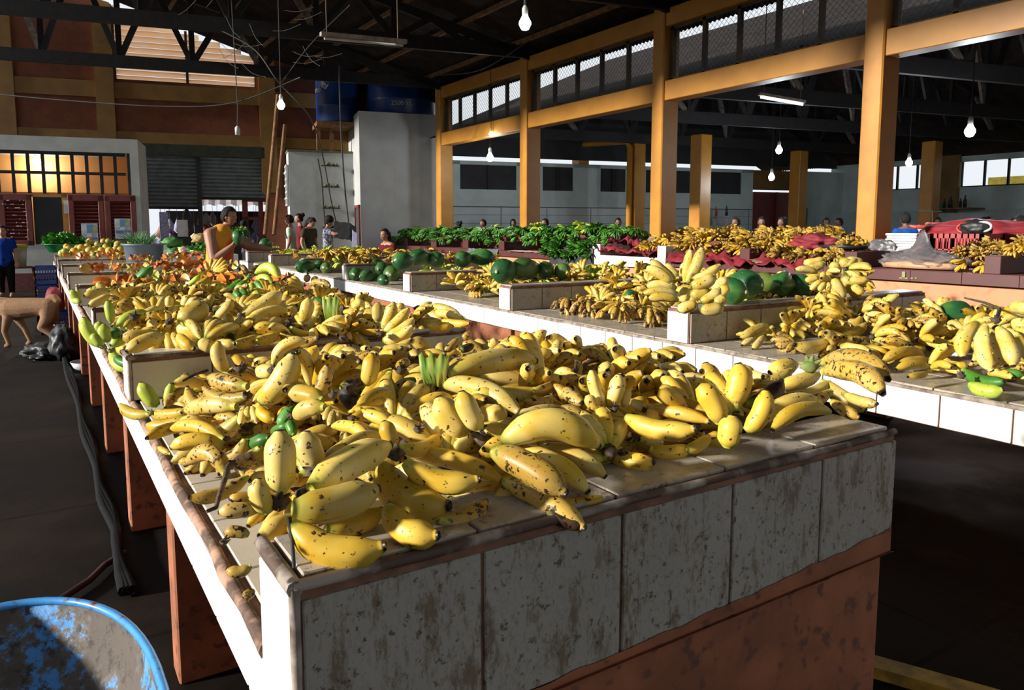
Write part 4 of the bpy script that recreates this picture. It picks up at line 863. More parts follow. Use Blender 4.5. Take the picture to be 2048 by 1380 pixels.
hand('G', 1.16, (1745, 420), [(1700, 425, 1543, 450, 64, -.1, 'u'), (1700, 455, 1562, 495, 68, -.1, 'u'), (1770, 450, 1800, 545, 82, .05, 'u'), (1800, 440, 1955, 530, 84, -.06, 'u'), (1860, 430, 1985, 462, 52, -.06, 'u'), (1650, 530, 1485, 508, 52, .1, 'u'), (1660, 570, 1560, 590, 50, .05, 'u'), (1680, 590, 1600, 655, 50, .05, 'u'), (1705, 600, 1660, 662, 46, 0, 'u'), (1735, 600, 1722, 665, 46, 0, 'u'), (1770, 570, 1835, 735, 92, 0, 'u'), (1830, 555, 1955, 725, 92, -.05, 'u'), (1880, 570, 2025, 570, 64, .12, 'u'), (1900, 620, 1985, 680, 60, 0, 'u'), (1860, 490, 1975, 540, 70, 0, 'u')],
     'tall yellow banana bunch with pale fan crown, right end of the papaya divider', 'y', crad=.7, cdz=0)
hand('G', .82, (1055, 925), [(1050, 895, 948, 880, 62, -.05), (1060, 940, 955, 1045, 82, .1), (970, 955, 893, 962, 50, .1)], 'small banana hand on the tiles beside the divider front on the middle counter', 'y', crad=.7)
hand('G', .85, (1310, 880), [(1270, 860, 1065, 850, 68, -.15), (1290, 890, 1080, 925, 62, .05), (1290, 915, 1090, 1015, 82, .05, '^'), (1275, 960, 1100, 1060, 62, .05), (1260, 990, 1180, 1085, 56, 0), (1320, 920, 1265, 1105, 92, -.08), (1350, 930, 1415, 1085, 80, -.05, 'r'), (1380, 910, 1560, 1010, 80, -.1), (1430, 870, 1560, 910, 80, -.1), (1300, 850, 1250, 800, 50, 0, 'u')], 'full banana hand on the middle counter front edge, right of the divider', 'y', crad=.8)
hand('G', .90, (1590, 755), [(1570, 790, 1360, 835, 64, -.15), (1560, 810, 1350, 880, 80, -.2), (1620, 800, 1740, 950, 72, -.05), (1690, 735, 1885, 865, 84, -.08), (1660, 770, 1840, 925, 80, -.08), (1500, 850, 1650, 980, 70, .05, 'r'), (1540, 830, 1700, 900, 60, 0)], 'banana hand with a broad green crown at the back of the first middle counter bay', 'y', crad=1.7)
hand('G', .84, (1745, 1030), [(1720, 1020, 1482, 1050, 92, -.1, '^'), (1760, 1060, 1550, 1120, 76, .1), (1650, 970, 1780, 1000, 62, 0), (1830, 1060, 2040, 1100, 100, .05, '^'), (1850, 1120, 2060, 1190, 90, .05), (1800, 1000, 1980, 960, 72, .05), (1850, 1030, 2030, 1010, 60, 0)], 'pale spotted banana hand on the front edge of the middle counter', 'y')
hand('H', .88, (1010, 240), [(850, 330, 1005, 230, 66, .12, ''), (880, 340, 1040, 270, 60, .1, ''), (950, 130, 1150, 190, 70, -.1), (910, 165, 1130, 215, 66, -.1), (1180, 180, 1370, 190, 55, .1)], 'loose yellow bananas in front of the peach wall on the middle counter', 'y')
hand('H', .87, (1390, 260), [(1400, 235, 1180, 275, 60, -.05, 'g'), (1380, 280, 1165, 300, 52, 0, 'g'), (1390, 300, 1200, 330, 50, 0, 'g'), (1430, 290, 1610, 340, 62, .1, 'y'), (1410, 310, 1430, 350, 40, 0, 'g')], 'bright green banana hand in the middle counter heap below the lone papaya', 'g')
hand('H', .84, (1440, 430), [(1420, 400, 1145, 405, 84, -.15, ''), (1400, 450, 1075, 440, 46, .05, 'o'), (1420, 500, 1245, 525, 72, 0, 'o'), (1430, 545, 1225, 565, 60, .1, 'o'), (1475, 460, 1480, 645, 100, 0, 'r'), (1530, 490, 1590, 655, 72, -.08, 'r'), (1400, 480, 1140, 520, 70, .12, 'o'), (1420, 590, 1300, 610, 50, 0, 'o')], 'deep golden banana hand with round dark crown near the front edge of the middle counter', 'o')
hand('H', 1.07, (1860, 250), [(1740, 270, 1650, 490, 110, .15, ''), (1790, 285, 1835, 575, 108, .14, '^'), (1870, 300, 1965, 545, 118, -.04, '^'), (1820, 330, 1920, 540, 80, 0, ''), (1930, 310, 2060, 510, 88, -.05), (1960, 260, 2080, 320, 100, 0), (1950, 180, 2070, 200, 90, -.1), (1980, 300, 2100, 400, 90, 0)], 'large smooth banana hand with dark green stalk at the right end of the view', 'y', stalk=[(1880, 180), (1780, 140), (1660, 112)])
hand('H', .84, (1640, 600), [(1650, 565, 1915, 632, 82, .12, 'g'), (1690, 650, 1905, 685, 90, .15, 'l'), (1880, 585, 2030, 600, 62, -.05, 'g'), (1600, 540, 1640, 540, 60, 0, 'o')], 'green bananas lying under the large smooth hand at the right', 'g')
# =============== GENERIC HANDS, HEAPS ===============
def hand_proto(name, mats, n=7, rows=2, L=.135, r=.021, spread=115, far=False, seedv=1, elev=-12, crown_m=None):
    random.seed(seedv); fl = []
    for j in range(rows):
        for k in range(n-(j % 2)):
            az = R((k/(n-1-(j % 2))-.5)*spread*(1-.1*j)+random.uniform(-5, 5)); el = R(elev+34*j+random.uniform(-8, 8))
            d = Vector((math.cos(az)*math.cos(el), math.sin(az)*math.cos(el), math.sin(el)))
            a = d*.018+Vector((0, 0, .012*j)); LL = L*random.uniform(.88, 1.1); b = a+d*LL
            fl.append((a, b, Vector((0, 0, 1))*LL*random.uniform(.06, .18), r*random.uniform(.88, 1.1)))
    if not far:
        t = thing('banana_hand', 'x', 'bananas')
        for i, (a, b, be, rr) in enumerate(fl): finger(a, b, be, rr, mats[i % len(mats)], rings=11, seg=10, parent=t)
        mb = MB(); mb.ball((0, 0, .008), r*.75, 2, (1.1, 1, .8), jit=.5); mb.build('crown', crown_m or CROWN, t, origin=(0, 0, 0), smooth=True)
        return t
    me_all = bmesh.new(); uvl = me_all.loops.layers.uv.new('UVMap')
    for i, (a, b, be, rr) in enumerate(fl):
        me, p0 = finger(a, b, be, rr, mats[0], rings=8, seg=5)
        me.transform(Matrix.Translation(p0)); me_all.from_mesh(me); bpy.data.meshes.remove(me)
    me = bpy.data.meshes.new('banana_hand'); me_all.to_mesh(me); me_all.free(); me.materials.append(mats[0])
    for p in me.polygons: p.use_smooth = True
    o = bpy.data.objects.new('banana_hand', me); COL.objects.link(o); o['label'] = 'x'; o['category'] = 'bananas'; return o
class Proto:
    """the first placement uses the prototype itself, later ones copy it"""
    def __init__(s, o): s.o = o; s.used = False
    def put(s, loc, rot, sc, label, group):
        if s.used: return dup(s.o, loc, rot, sc, label, group)
        s.used = True; o = s.o; o.location = loc; o.rotation_euler = rot; o.scale = (sc,)*3; o['label'] = label
        if group: o['group'] = group
        return o
GOLD = banana_mat('banana_skin_deep_gold', (.55, .31, .02), (.62, .40, .05), (.05, .022, .01), .60, streak=.62)
NP = {'y': [Proto(hand_proto('h', [YEL, YEL, YEL2], seedv=1)), Proto(hand_proto('h', [YEL, YEL2], n=6, seedv=2, elev=-25)), Proto(hand_proto('h', [YEL2, YEL], n=5, seedv=3, spread=80, elev=0))],
      'r': [Proto(hand_proto('h', [RIPE, YEL, RIPE], seedv=4, L=.125)), Proto(hand_proto('h', [RIPE], n=6, seedv=5, elev=-25, L=.12))],
      'b': [Proto(hand_proto('h', [BROWN, RIPE, BROWN], seedv=6, L=.135, r=.022, elev=-55, spread=150))],
      'l': [Proto(hand_proto('h', [YG, YG, GRN], n=6, seedv=7, elev=-15))],
      'g': [Proto(hand_proto('h', [GRN], n=6, seedv=8))]}
FP = {'y': [Proto(hand_proto('h', [GOLD], n=7, rows=2, far=True, seedv=11, elev=-45, spread=150, r=.022, L=.15)), Proto(hand_proto('h', [YEL2], n=7, rows=2, far=True, seedv=12, elev=-35, spread=130, r=.022, L=.15)), Proto(hand_proto('h', [GOLD], n=7, rows=1, far=True, seedv=13, elev=-10, spread=130, r=.022, L=.15))],
      'r': [Proto(hand_proto('h', [RIPE], n=7, rows=2, far=True, seedv=14)), Proto(hand_proto('h', [RIPE], n=6, rows=3, far=True, seedv=15))],
      'b': [Proto(hand_proto('h', [BROWN], n=6, rows=2, far=True, seedv=16, L=.12, r=.015)), Proto(hand_proto('h', [BROWN], n=7, rows=2, far=True, seedv=18, L=.11, r=.014, elev=-40))],
      'l': [Proto(hand_proto('h', [YG], n=6, rows=2, far=True, seedv=17))],
      'g': [Proto(hand_proto('h', [GRN], n=9, rows=2, far=True, seedv=19, L=.15, r=.0185, elev=-50, spread=170)), Proto(hand_proto('h', [GRN], n=8, rows=2, far=True, seedv=20, L=.15, r=.019, elev=-35, spread=140)), Proto(hand_proto('h', [GRN], n=10, rows=1, far=True, seedv=21, L=.16, r=.019, elev=-30, spread=170))]}
RECS = []
def heap(P, kinds, x0, x1, y0, y1, zfun, dx, dy, label, group, base=None, sc=(.9, 1.15), seedv=1, skip=0, tilt=35, yaw=None):
    random.seed(seedv); ny = max(1, round((y1-y0)/dy)); nx = max(1, round((x1-x0)/dx)); out = []
    for i in range(nx):
        for j in range(ny):
            if random.random() < skip: continue
            x = x0+(i+.5+random.uniform(-.4, .4))*(x1-x0)/nx; y = y0+(j+.5+random.uniform(-.4, .4))*(y1-y0)/ny
            z = zfun(x, y) if callable(zfun) else zfun
            k = random.choice(kinds); p = random.choice(P[k])
            rz = random.uniform(0, 6.28) if yaw is None else yaw+random.uniform(-1.1, 1.1)
            q = Vector((x, y, z)) if base is None else base @ Vector((x, y, z))
            RECS.append((p, q, (R(random.uniform(-tilt, tilt)), R(random.uniform(-tilt, tilt)), rz), random.uniform(*sc), label, group, 'low' in label or 'under the top' in label, P is FP and k == 'g'))
    return out
B2 = Matrix.Translation((3.275, 0, 0)) @ Matrix.Rotation(-.030, 4, 'Z')
# counter one
heap(NP, 'yyrry', .55, 1.8, 1.36, 3.3, lambda x, y: surf1(x, y)-.075, .185, .185, 'yellow banana hand under the top layer of the near heap', 'bananas filling the near heap', seedv=21, tilt=22)
heap(NP, 'yyr', .62, 1.62, 1.17, 1.35, lambda x, y: 1.005, .17, .17, 'banana hand resting on the front tile ledge under the big ones', 'bananas along the front tile ledge', seedv=29, tilt=10, yaw=1.2)
heap(NP, 'yr', .42, 1.80, 1.40, 3.3, lambda x, y: min(.86, surf1(x, y)-.16), .2, .26, 'banana hand low in the near heap', 'bananas low in the near heap', seedv=22, tilt=12)
heap(NP, 'rr', .40, .55, 1.6, 3.2, .83, .2, .25, 'spotted banana hand on the table edge of the near heap', 'bananas on the left table edge of the first bay', seedv=23, tilt=10)
heap(NP, 'yyr', .45, 1.8, 3.45, 5.5, lambda x, y: .98 if y < 3.62 else .95-.02*abs(x-1), .2, .2, 'yellow banana hand in the second bay, behind the second divider', 'bananas filling the second bay', seedv=24, tilt=18)
heap(NP, 'yr', .45, 1.8, 3.7, 5.4, .85, .24, .26, 'banana hand low in the second bay', 'bananas low in the second bay', seedv=25, tilt=10)
heap(NP, 'yyrr', .45, 1.85, 5.62, 7.8, lambda x, y: .99 if y < 5.8 else .93, .22, .22, 'yellow banana hand in the third bay', 'bananas filling the third bay', seedv=26, tilt=18)
heap(NP, 'yrr', .9, 1.85, 7.9, 9.9, .93, .22, .24, 'small banana hand in the fourth bay among starfruit', 'bananas in the fourth bay', seedv=27, tilt=18)
# counter two (local x,y)
heap(NP, 'yyry', .30, 2.4, .9, 3.1, lambda x, y: .86+.04*min(1, (x-.25)/.6)-(.05 if x < .45 else 0)-(.07*(x-1.2) if x > 1.2 else 0), .21, .21, 'yellow banana hand in the nearest bay of the middle counter', 'bananas in the nearest bay of the middle counter', base=B2, seedv=31, tilt=20)
heap(NP, 'yr', .7, 1.3, 1.9, 3.1, .95, .22, .24, 'banana hand on top of the heap in the nearest bay of the middle counter', 'bananas on top in the nearest bay of the middle counter', base=B2, seedv=32, tilt=20)
heap(NP, 'yyrr', .35, 2.4, 3.65, 5.2, lambda x, y: .87+.05*min(1, max(0, x-.3)), .20, .20, 'yellow banana hand in the second bay of the middle counter', 'bananas in the second bay of the middle counter', base=B2, seedv=33, tilt=20)
heap(NP, 'yyr', .8, 2.4, 3.65, 5.2, .98, .22, .24, 'banana hand on the heap behind the papayas, middle counter', 'bananas on top in the second bay of the middle counter', base=B2, seedv=34, tilt=20)
heap(NP, 'yyrl', .30, 2.4, 5.75, 7.45, lambda x, y: .87, .2, .2, 'yellow banana hand in the third bay of the middle counter', 'bananas in the third bay of the middle counter', base=B2, seedv=35, tilt=20)
heap(NP, 'yyrl', .7, 2.4, 5.75, 7.45, .98, .24, .24, 'small banana hand heaped in the third bay of the middle counter', 'bananas on top in the third bay of the middle counter', base=B2, seedv=36, tilt=20)
heap(FP, 'yyl', .9, 2.4, 7.9, 9.6, .88, .28, .28, 'banana hand behind the papayas in the fourth bay of the middle counter', 'bananas in the fourth bay of the middle counter', base=B2, seedv=37, tilt=20)
heap(FP, 'yyr', .15, 2.4, 9.85, 10.0, 1.05, .2, .3, 'yellow banana hand in a row on the fifth divider of the middle counter', 'bananas on the fifth divider of the middle counter', base=B2, seedv=38, tilt=20)
heap(FP, 'yryl', .5, 2.4, 10.1, 11.8, .92, .27, .3, 'banana hand in the fifth bay of the middle counter', 'bananas in the fifth bay of the middle counter', base=B2, seedv=39, tilt=20)
heap(FP, 'yy', .15, 2.4, 12.05, 12.2, 1.07, .2, .3, 'yellow banana hand on the sixth divider of the middle counter', 'bananas on the sixth divider of the middle counter', base=B2, seedv=40, tilt=25)
heap(FP, 'yrr', .3, 2.4, 12.3, 14.1, .93, .28, .3, 'brown-yellow banana hand in the far bays of the middle counter', 'bananas in the far bays of the middle counter', base=B2, seedv=41, tilt=20)
heap(FP, 'yyl', .5, 2.4, 14.3, 16.2, 1.0, .3, .4, 'yellow banana hand at the far end of the middle counter', 'bananas at the far end of the middle counter', base=B2, seedv=42, tilt=20)
# row of brown drooping hands at the left of the divider bay, middle counter
for i, (x, y, k, s) in enumerate(((.30, 4.95, 'b', 1.1), (.34, 4.72, 'b', 1.15), (.42, 4.45, 'y', 1.0), (.30, 4.3, 'r', 1.1), (.36, 4.02, 'b', 1.15), (.28, 3.72, 'r', 1.1), (.5, 3.9, 'y', 1.1))):
    random.choice(NP[k]).put(B2 @ Vector((x, y, .90)), (.1, .25, 3.2+.5*i), s, 'brown speckled banana hand, number %s along the edge from the divider' % ('one two three four five six seven'.split()[i]), 'speckled hands along the edge of the second bay, middle counter')
for k, (px, py, z) in enumerate(((1672, 572, 1.10), (1652, 552, 1.12), (1700, 560, 1.10), (1690, 540, 1.2))):
    NP['y'][k % 3].put(atz(px, py, z), (.3, R(25), 2.6+k*1.1), 1.15, 'yellow banana hand tucked under the tall bunch, %s one' % ('left', 'upper left', 'right', 'topmost')[k], None)
# =============== PAPAYAS ===============
PAP, nt, bs = base_mat('papaya_skin'); co = texco(nt, 'Object', (1, 1, 1), True); n = noise_tex(nt, co, 7, 5); n2 = noise_tex(nt, co, 40, 4)
c = ramp(nt, n, [(.3, (.010, .060, .022)), (.5, (.022, .105, .028)), (.75, (.09, .20, .03))])
oi = nt.nodes.new('ShaderNodeObjectInfo'); c = mix(nt, ramp(nt, oi.outputs['Random'], [(.6, (0, 0, 0)), (1, (.35, .35, .35))]), c, (.30, .26, .03))
c = mix(nt, ramp(nt, n2, [(.66, (0, 0, 0)), (.70, (.6, .6, .6))]), c, (.22, .28, .10))
nt.links.new(c, bs.inputs['Base Color']); bs.inputs['Roughness'].default_value = .36; MATS['pap'] = PAP
def papaya_proto(seedv, L=.30, r=.085, ridge=.05):
    t = thing('papaya', 'x', 'papaya'); mb = MB(); prof = []; N = 20; seg = 30; vs = []; fs = []
    for i in range(N+1):
        u = i/N; rr = r*(math.sin(math.pi*u**.85)**.62 if 0 < u < 1 else .02)*(1-.12*u) if 0 < u < 1 else .004
        for k in range(seg):
            th = 2*math.pi*k/seg; q = rr*(1+ridge*math.cos(5*th)*(1-abs(2*u-1)**3)+.02*noise.noise(Vector((math.cos(th), math.sin(th), u*3+seedv))))
            vs.append(((u-.5)*L, math.cos(th)*q, math.sin(th)*q))
    fs = [(i*seg+k, i*seg+(k+1) % seg, (i+1)*seg+(k+1) % seg, (i+1)*seg+k) for i in range(N) for k in range(seg)]
    mb.add(vs, fs); mb.build('papaya_body', PAP, t, origin=(0, 0, 0), smooth=True)
    mb = MB(); mb.lathe([(0, 0), (.012, 0), (.013, .004), (.009, .009), (0, .010)], 8); mb.v = [(-L/2+.002-v[2], v[0], v[1]) for v in mb.v]
    mb.build('stem_scar', M('papaya_scar', (.45, .35, .18), .8), t, origin=(0, 0, 0)); return t
PP = [Proto(papaya_proto(1)), Proto(papaya_proto(2, .25, .092, .02)), Proto(papaya_proto(3, .36, .09, .09))]
def pap(px, py, wpx, zc, yaw, k, label, roll=0, tilt=0, sc=None):
    p = atz(px, py, zc); s = sc or wpx*depth(p)/F/.18
    q = PP[k].put(p, (R(roll), R(tilt), R(yaw)), s, label, None); return q
pap(1456, 582, 58, 1.085, 100, 1, 'dark green papaya touching the huge banana bunch, first of five on the divider')
pap(1488, 568, 60, 1.095, 95, 1, 'second papaya from the huge bunch, with a dry brown stalk lying by it')
pap(1524, 566, 46, 1.075, 90, 1, 'small rounder papaya, middle of the five on the divider')
pap(1564, 568, 52, 1.08, 215, 2, 'long ribbed deep green papaya lying crosswise on the divider')
pap(1596, 569, 46, 1.07, 80, 1, 'last dark papaya beside the tall bunch on the divider')
pap(1905, 630, 60, 1.0, 160, 1, 'lone green papaya with pale scratches on the nearest bananas of the middle counter', sc=.98)
pap(1010, 542, 52, 1.09, 30, 1, 'round green papaya at the left end of the second papaya divider'); pap(1052, 538, 52, 1.10, 20, 0, 'large glossy papaya second from the left on the second papaya divider')
pap(1090, 540, 40, 1.08, 60, 0, 'dark speckled papaya third on the second papaya divider'); pap(1124, 542, 34, 1.07, 80, 1, 'small dark papaya fourth on the second papaya divider')
pap(808, 522, 38, 1.10, 10, 1, 'rounded dark papaya on the left end of the third papaya divider'); pap(842, 515, 38, 1.12, 20, 0, 'papaya lying behind its neighbour on the third papaya divider'); pap(873, 519, 34, 1.09, 60, 1, 'papaya with yellow freckles right of two others on the third papaya divider')
pap(928, 518, 34, 1.09, 20, 1, 'smooth papaya left of the freckled one at the back of the middle counter'); pap(960, 514, 36, 1.11, 140, 0, 'yellow-green freckled papaya at the back of the middle counter')
pap(713, 548, 30, .87, 60, 0, 'papaya standing beside a thin banana in the fourth bay'); pap(738, 552, 28, .85, 20, 0, 'darker papaya lying flat at the front of the fourth bay'); pap(752, 530, 32, .95, 10, 0, 'papaya on top of the others in the fourth bay'); pap(766, 538, 30, .92, 40, 1, 'lighter papaya beside the divider in the fourth bay'); pap(784, 548, 36, .87, 60, 1, 'big striped papaya next to the divider end in the fourth bay'); pap(766, 560, 24, .84, 90, 1, 'yellow-green papaya at the front edge of the fourth bay')
pap(612, 533, 30, .88, 20, 0, 'papaya with yellow belly in the fifth bay'); pap(640, 531, 26, .88, 60, 0, 'papaya turned sideways in the fifth bay'); pap(652, 536, 24, .86, 80, 1, 'greenish orange papaya by the divider in the fifth bay')
pap(472, 488, 20, 1.10, 60, 1, 'small papaya left of two on the last white divider'); pap(494, 487, 20, 1.10, 80, 1, 'small papaya right of two on the last white divider, in front of the arm'); pap(533, 487, 22, 1.12, 20, 1, 'papaya under the outstretched hand'); 
pap(1262, 590, 26, .95, 30, 0, 'half buried papaya left of the huge bunch'); pap(1290, 585, 30, .93, 10, 0, 'half buried papaya just under the huge bunch')
mb = MB(); p = atz(1502, 583, 1.02); q = atz(1540, 590, 1.02); mb.tube([p, p.lerp(q, .5)+Vector((0, 0, .01)), q], [.02, .013, .018], 8); tag(mb.build('dry_stalk', M('stalk_tan', (.40, .25, .12), .8), smooth=True), 'tan dry stalk in front of the papayas', 'stalk')
p = atz(508, 497, 1.07)
mb = MB(); mb.ball(atz(497+0, 494, 1.0), .001, 1) if False else None
mb = MB(); mb.ball(atz(514, 497, 1.05), .085, 3, (1, 1, 1.1), jit=.05); tag(mb.build('yellow_melon', M('melon_skin', (.55, .36, .05), .6, (.4, .26, .04), 12), smooth=True), 'ribbed orange-yellow fruit beside the papaya under the hand', 'melon')
# =============== STARFRUIT ===============
SFM, nt, bs = base_mat('starfruit_skin'); co = texco(nt, 'Object', (1, 1, 1), True); n = noise_tex(nt, co, 12, 4)
oi = nt.nodes.new('ShaderNodeObjectInfo'); cc = ramp(nt, oi.outputs['Random'], [(0, (.50, .12, .015)), (.55, (.60, .20, .02)), (.85, (.45, .30, .04)), (1, (.30, .36, .05))])
c = mix(nt, ramp(nt, n, [(.45, (0, 0, 0)), (.7, (.6, .6, .6))]), cc, (.26, .08, .015)); nt.links.new(c, bs.inputs['Base Color']); bs.inputs['Roughness'].default_value = .35
def star_mesh():
    mb = MB(); N = 9; vs = []
    for i in range(N):
        u = i/(N-1); s = math.sin(math.pi*(u*.9+.05))**.6
        for k in range(10):
            rr = (.043 if k % 2 == 0 else .017)*s; th = math.pi*k/5; vs.append((math.cos(th)*rr, math.sin(th)*rr, (u-.5)*.10))
    fs = [(i*10+k, i*10+(k+1) % 10, (i+1)*10+(k+1) % 10, (i+1)*10+k) for i in range(N-1) for k in range(10)]+[tuple(range(10)), tuple(reversed(range((N-1)*10, N*10)))]
    mb.add(vs, fs); return mb.build('starfruit', SFM, origin=(0, 0, 0))
sf = star_mesh(); tag(sf, 'x', 'starfruit'); SFP = Proto(sf)
random.seed(51)
def star(px, py, z, lab, grp, s=1.0, up=False):
    p = atz(px, py, z); rot = (R(90+random.uniform(-25, 25)), R(random.uniform(-30, 30)), R(-15+random.uniform(-35, 35))) if not up else (R(90), R(random.uniform(0, 60)), R(70))
    SFP.put(p, rot, s, lab, grp)
star(204, 563, 1.06, 'large orange starfruit lying sideways, front left of the starfruit', None, 1.3, True)
for k in range(13): star(235+19*k+random.uniform(-4, 4), 563-.6*k+random.uniform(-7, 4), 1.05, 'orange starfruit in the front row behind the banana fan', 'starfruit in the front row', 1.45)
for k in range(24): star(168+13.2*k+random.uniform(-4, 4), 536-.35*k+random.uniform(-7, 3), 1.04, 'orange starfruit in the row along the fourth divider', 'starfruit in the second row', 1.45)
for k in range(34): star(215+6.2*k+random.uniform(-4, 4), 513+random.uniform(-10, 6), 1.05+random.uniform(-.02, .05), 'small orange starfruit in the clump before the grey-blue basin', 'starfruit clump by the basin', 1.45)
for k in range(26): star(135+5.5*k+random.uniform(-4, 4), 509+random.uniform(-6, 5), 1.03, 'small red-orange starfruit below the yellow citrus', 'starfruit below the citrus', 1.4)
for k in range(14): star(400+14*k+random.uniform(-4, 4), 548+random.uniform(-8, 8)+k*1.1, 1.04, 'orange starfruit by the palm-like banana hand', 'starfruit near the palm-like hand', 1.35)
# =============== CITRUS ===============
CIT, nt, bs = base_mat('citrus_skin'); oi = nt.nodes.new('ShaderNodeObjectInfo'); n = noise_tex(nt, texco(nt, 'Object', (1, 1, 1), True), 9, 3)
cc = ramp(nt, oi.outputs['Random'], [(0, (.64, .32, .025)), (.6, (.62, .38, .04)), (.85, (.42, .38, .05)), (1, (.16, .28, .04))]); nt.links.new(mix(nt, ramp(nt, n, [(.5, (0, 0, 0)), (.7, (.5, .5, .5))]), cc, (.25, .30, .05)), bs.inputs['Base Color']); bs.inputs['Roughness'].default_value = .5
mb = MB(); mb.ball((0, 0, 0), .072, 3, (1, 1, .93), jit=.03); o = mb.build('citrus_fruit', CIT, origin=(0, 0, 0), smooth=True); tag(o, 'x', 'citrus'); CP = Proto(o)
random.seed(61)
for row, (z, y0, n_) in enumerate(((1.03, 507, 14), (1.08, 500, 15), (1.12, 493, 15), (1.16, 486, 14), (1.2, 480, 12))):
    for k in range(n_):
        CP.put(atz(122+(3+row*3)+k*10.3+random.uniform(-3, 3), y0+random.uniform(-3, 3), z-random.uniform(0, .02)), (random.uniform(0, 3), 0, random.uniform(0, 3)), random.uniform(.85, 1.15), 'yellow-orange citrus fruit in the heap behind the starfruit', 'citrus heap on the near counter')
# =============== COUNTER THREE HEAPS ===============
def Y9(px, X=8.9): return atx(px, 455, X).y
ya, yb = Y9(1236, 9.3), Y9(800, 9.3)
def gz(x, y):
    u = (y-ya)/(yb-ya); top = 1.50-.10*u; f = min(1, (x-8.85)/.42); return 1.05+(top-1.05)*f+.04*math.sin(y*5)
heap(FP, 'gggggg', 8.98, 10.0, ya, yb, lambda x, y: gz(x, y)-.02, .20, .27, 'green banana hand in the long green heap on the maroon counter', 'green bananas on the maroon counter', seedv=71, sc=(1.0, 1.3), tilt=30, yaw=math.pi)
random.seed(72)
for k in range(26):
    px = random.uniform(1090, 1186); p = atx(px, random.uniform(485, 512), 8.86+random.uniform(-.05, .05))
    random.choice(FP['g']).put(p, (R(random.uniform(-20, 20)), R(-50+random.uniform(-20, 20)), math.pi+random.uniform(-.5, .5)), random.uniform(1.0, 1.3), 'green banana hand spilling over the black tarp', 'green bananas spilling over the black tarp')
for k in range(7):
    px = random.choice((860, 985, 1075, 1130, 1150, 1165, 1180)); FP['l'][0].put(atx(px+random.uniform(-6, 6), 462-random.uniform(0, 12), 9.5), (.3, .3, 3+k), 1.3, 'yellowish hand among the green bananas', 'yellowing hands in the green heap')
yc, yd = Y9(1712, 9.2), Y9(1300, 9.6)
def yz(x, y):
    f = max(0, min(1, (x-8.85)/1.3)); return 1.04+.36*f+.03*math.sin(y*4+x*3)
heap(FP, 'yyyyr', 9.15, 10.0, yc+.2, yd, lambda x, y: yz(x, y), .24, .25, 'yellow banana hand in the big ripe heap on the maroon counter', 'ripe bananas on the maroon counter', seedv=73, sc=(1.0, 1.3), tilt=35, yaw=math.pi)
heap(FP, 'yyyyy', 10.45, 11.4, yc+1.2, yd+.6, lambda x, y: 1.40+.04*math.sin(y*6), .24, .27, 'yellow banana hand at the back of the big ripe heap', 'ripe bananas at the back of the maroon counter', seedv=74, sc=(1.0, 1.3), tilt=35, yaw=math.pi)
mb = MB(); mb.bbox((10.44, yc+1.1, 0), (11.5, 19.3, 1.34), .01); struct(mb.build('trim_13', MAROON), 'maroon back row of the counter behind the columns', 'counter')
heap(FP, 'bbbr', 8.98, 9.5, Y9(1692), Y9(1500), 1.09, .17, .15, 'small brown banana hand with grey crown in the dark row', 'brown bananas in the dark row', seedv=75, sc=(1.0, 1.2), tilt=30, yaw=math.pi)
heap(FP, 'rbr', 9.5, 10.1, Y9(1955), Y9(1845), lambda x, y: 1.10+.25*(x-9.3), .17, .16, 'orange-brown banana hand behind the clear plastic bag', 'orange-brown bananas behind the plastic bag', seedv=76, sc=(.75, .95), tilt=30, yaw=math.pi)
heap(FP, 'yy', 8.95, 9.2, Y9(1970), Y9(1915), 1.08, .2, .18, 'yellow banana hand leaning on the maroon divider at the right', 'yellow bananas leaning on the right maroon divider', seedv=77, sc=(.8, .95), tilt=20, yaw=math.pi)
heap(FP, 'yyy', 9.0, 9.7, 2.6, Y9(1978), 1.28, .2, .17, 'yellow banana hand on the right maroon divider', 'yellow bananas on the right maroon divider', seedv=78, sc=(.8, 1.0), tilt=20, yaw=math.pi)
heap(FP, 'l', 8.95, 9.2, 3.3, 3.7, 1.09, .2, .2, 'greenish banana hand at the right frame edge', None, seedv=79, sc=(1.2, 1.4), tilt=20, yaw=math.pi)
# =============== DIRT / LEAVES ===============
def leafy(px, py, zf, w, h, label):
    p = hit(px, py, zf, .04); s = depth(p)/F; mb = MB(); n = 10; vs = []
    for i in range(n+1):
        u = i/n; x = (u-.5)*w*s
        vs += [p+RT*x+UP*(h*s*(.5+.12*math.sin(i*1.9))), p+RT*x*.85+UP*(h*s*(0))-FW*.012, p+RT*x*.6+UP*(-h*s*(.5+.14*math.sin(i*2.7)))]
    mb.add(vs, [(3*i+j, 3*i+j+1, 3*i+j+4, 3*i+j+3) for i in range(n) for j in (0, 1)]); o = mb.build('leaf_stub', M('leaf_green', (.17, .30, .04), .5, (.34, .30, .05), 14, stretch=(3, 3, 1)), smooth=True)
    md = o.modifiers.new('t', 'SOLIDIFY'); md.thickness = .004; tag(o, label, 'leaf')
leafy(868, 742, S, 62, 62, 'bright green torn stalk base in the near heap')
leafy(662, 618, 1.06, 36, 46, 'yellow green torn leaf stub in the second bay')
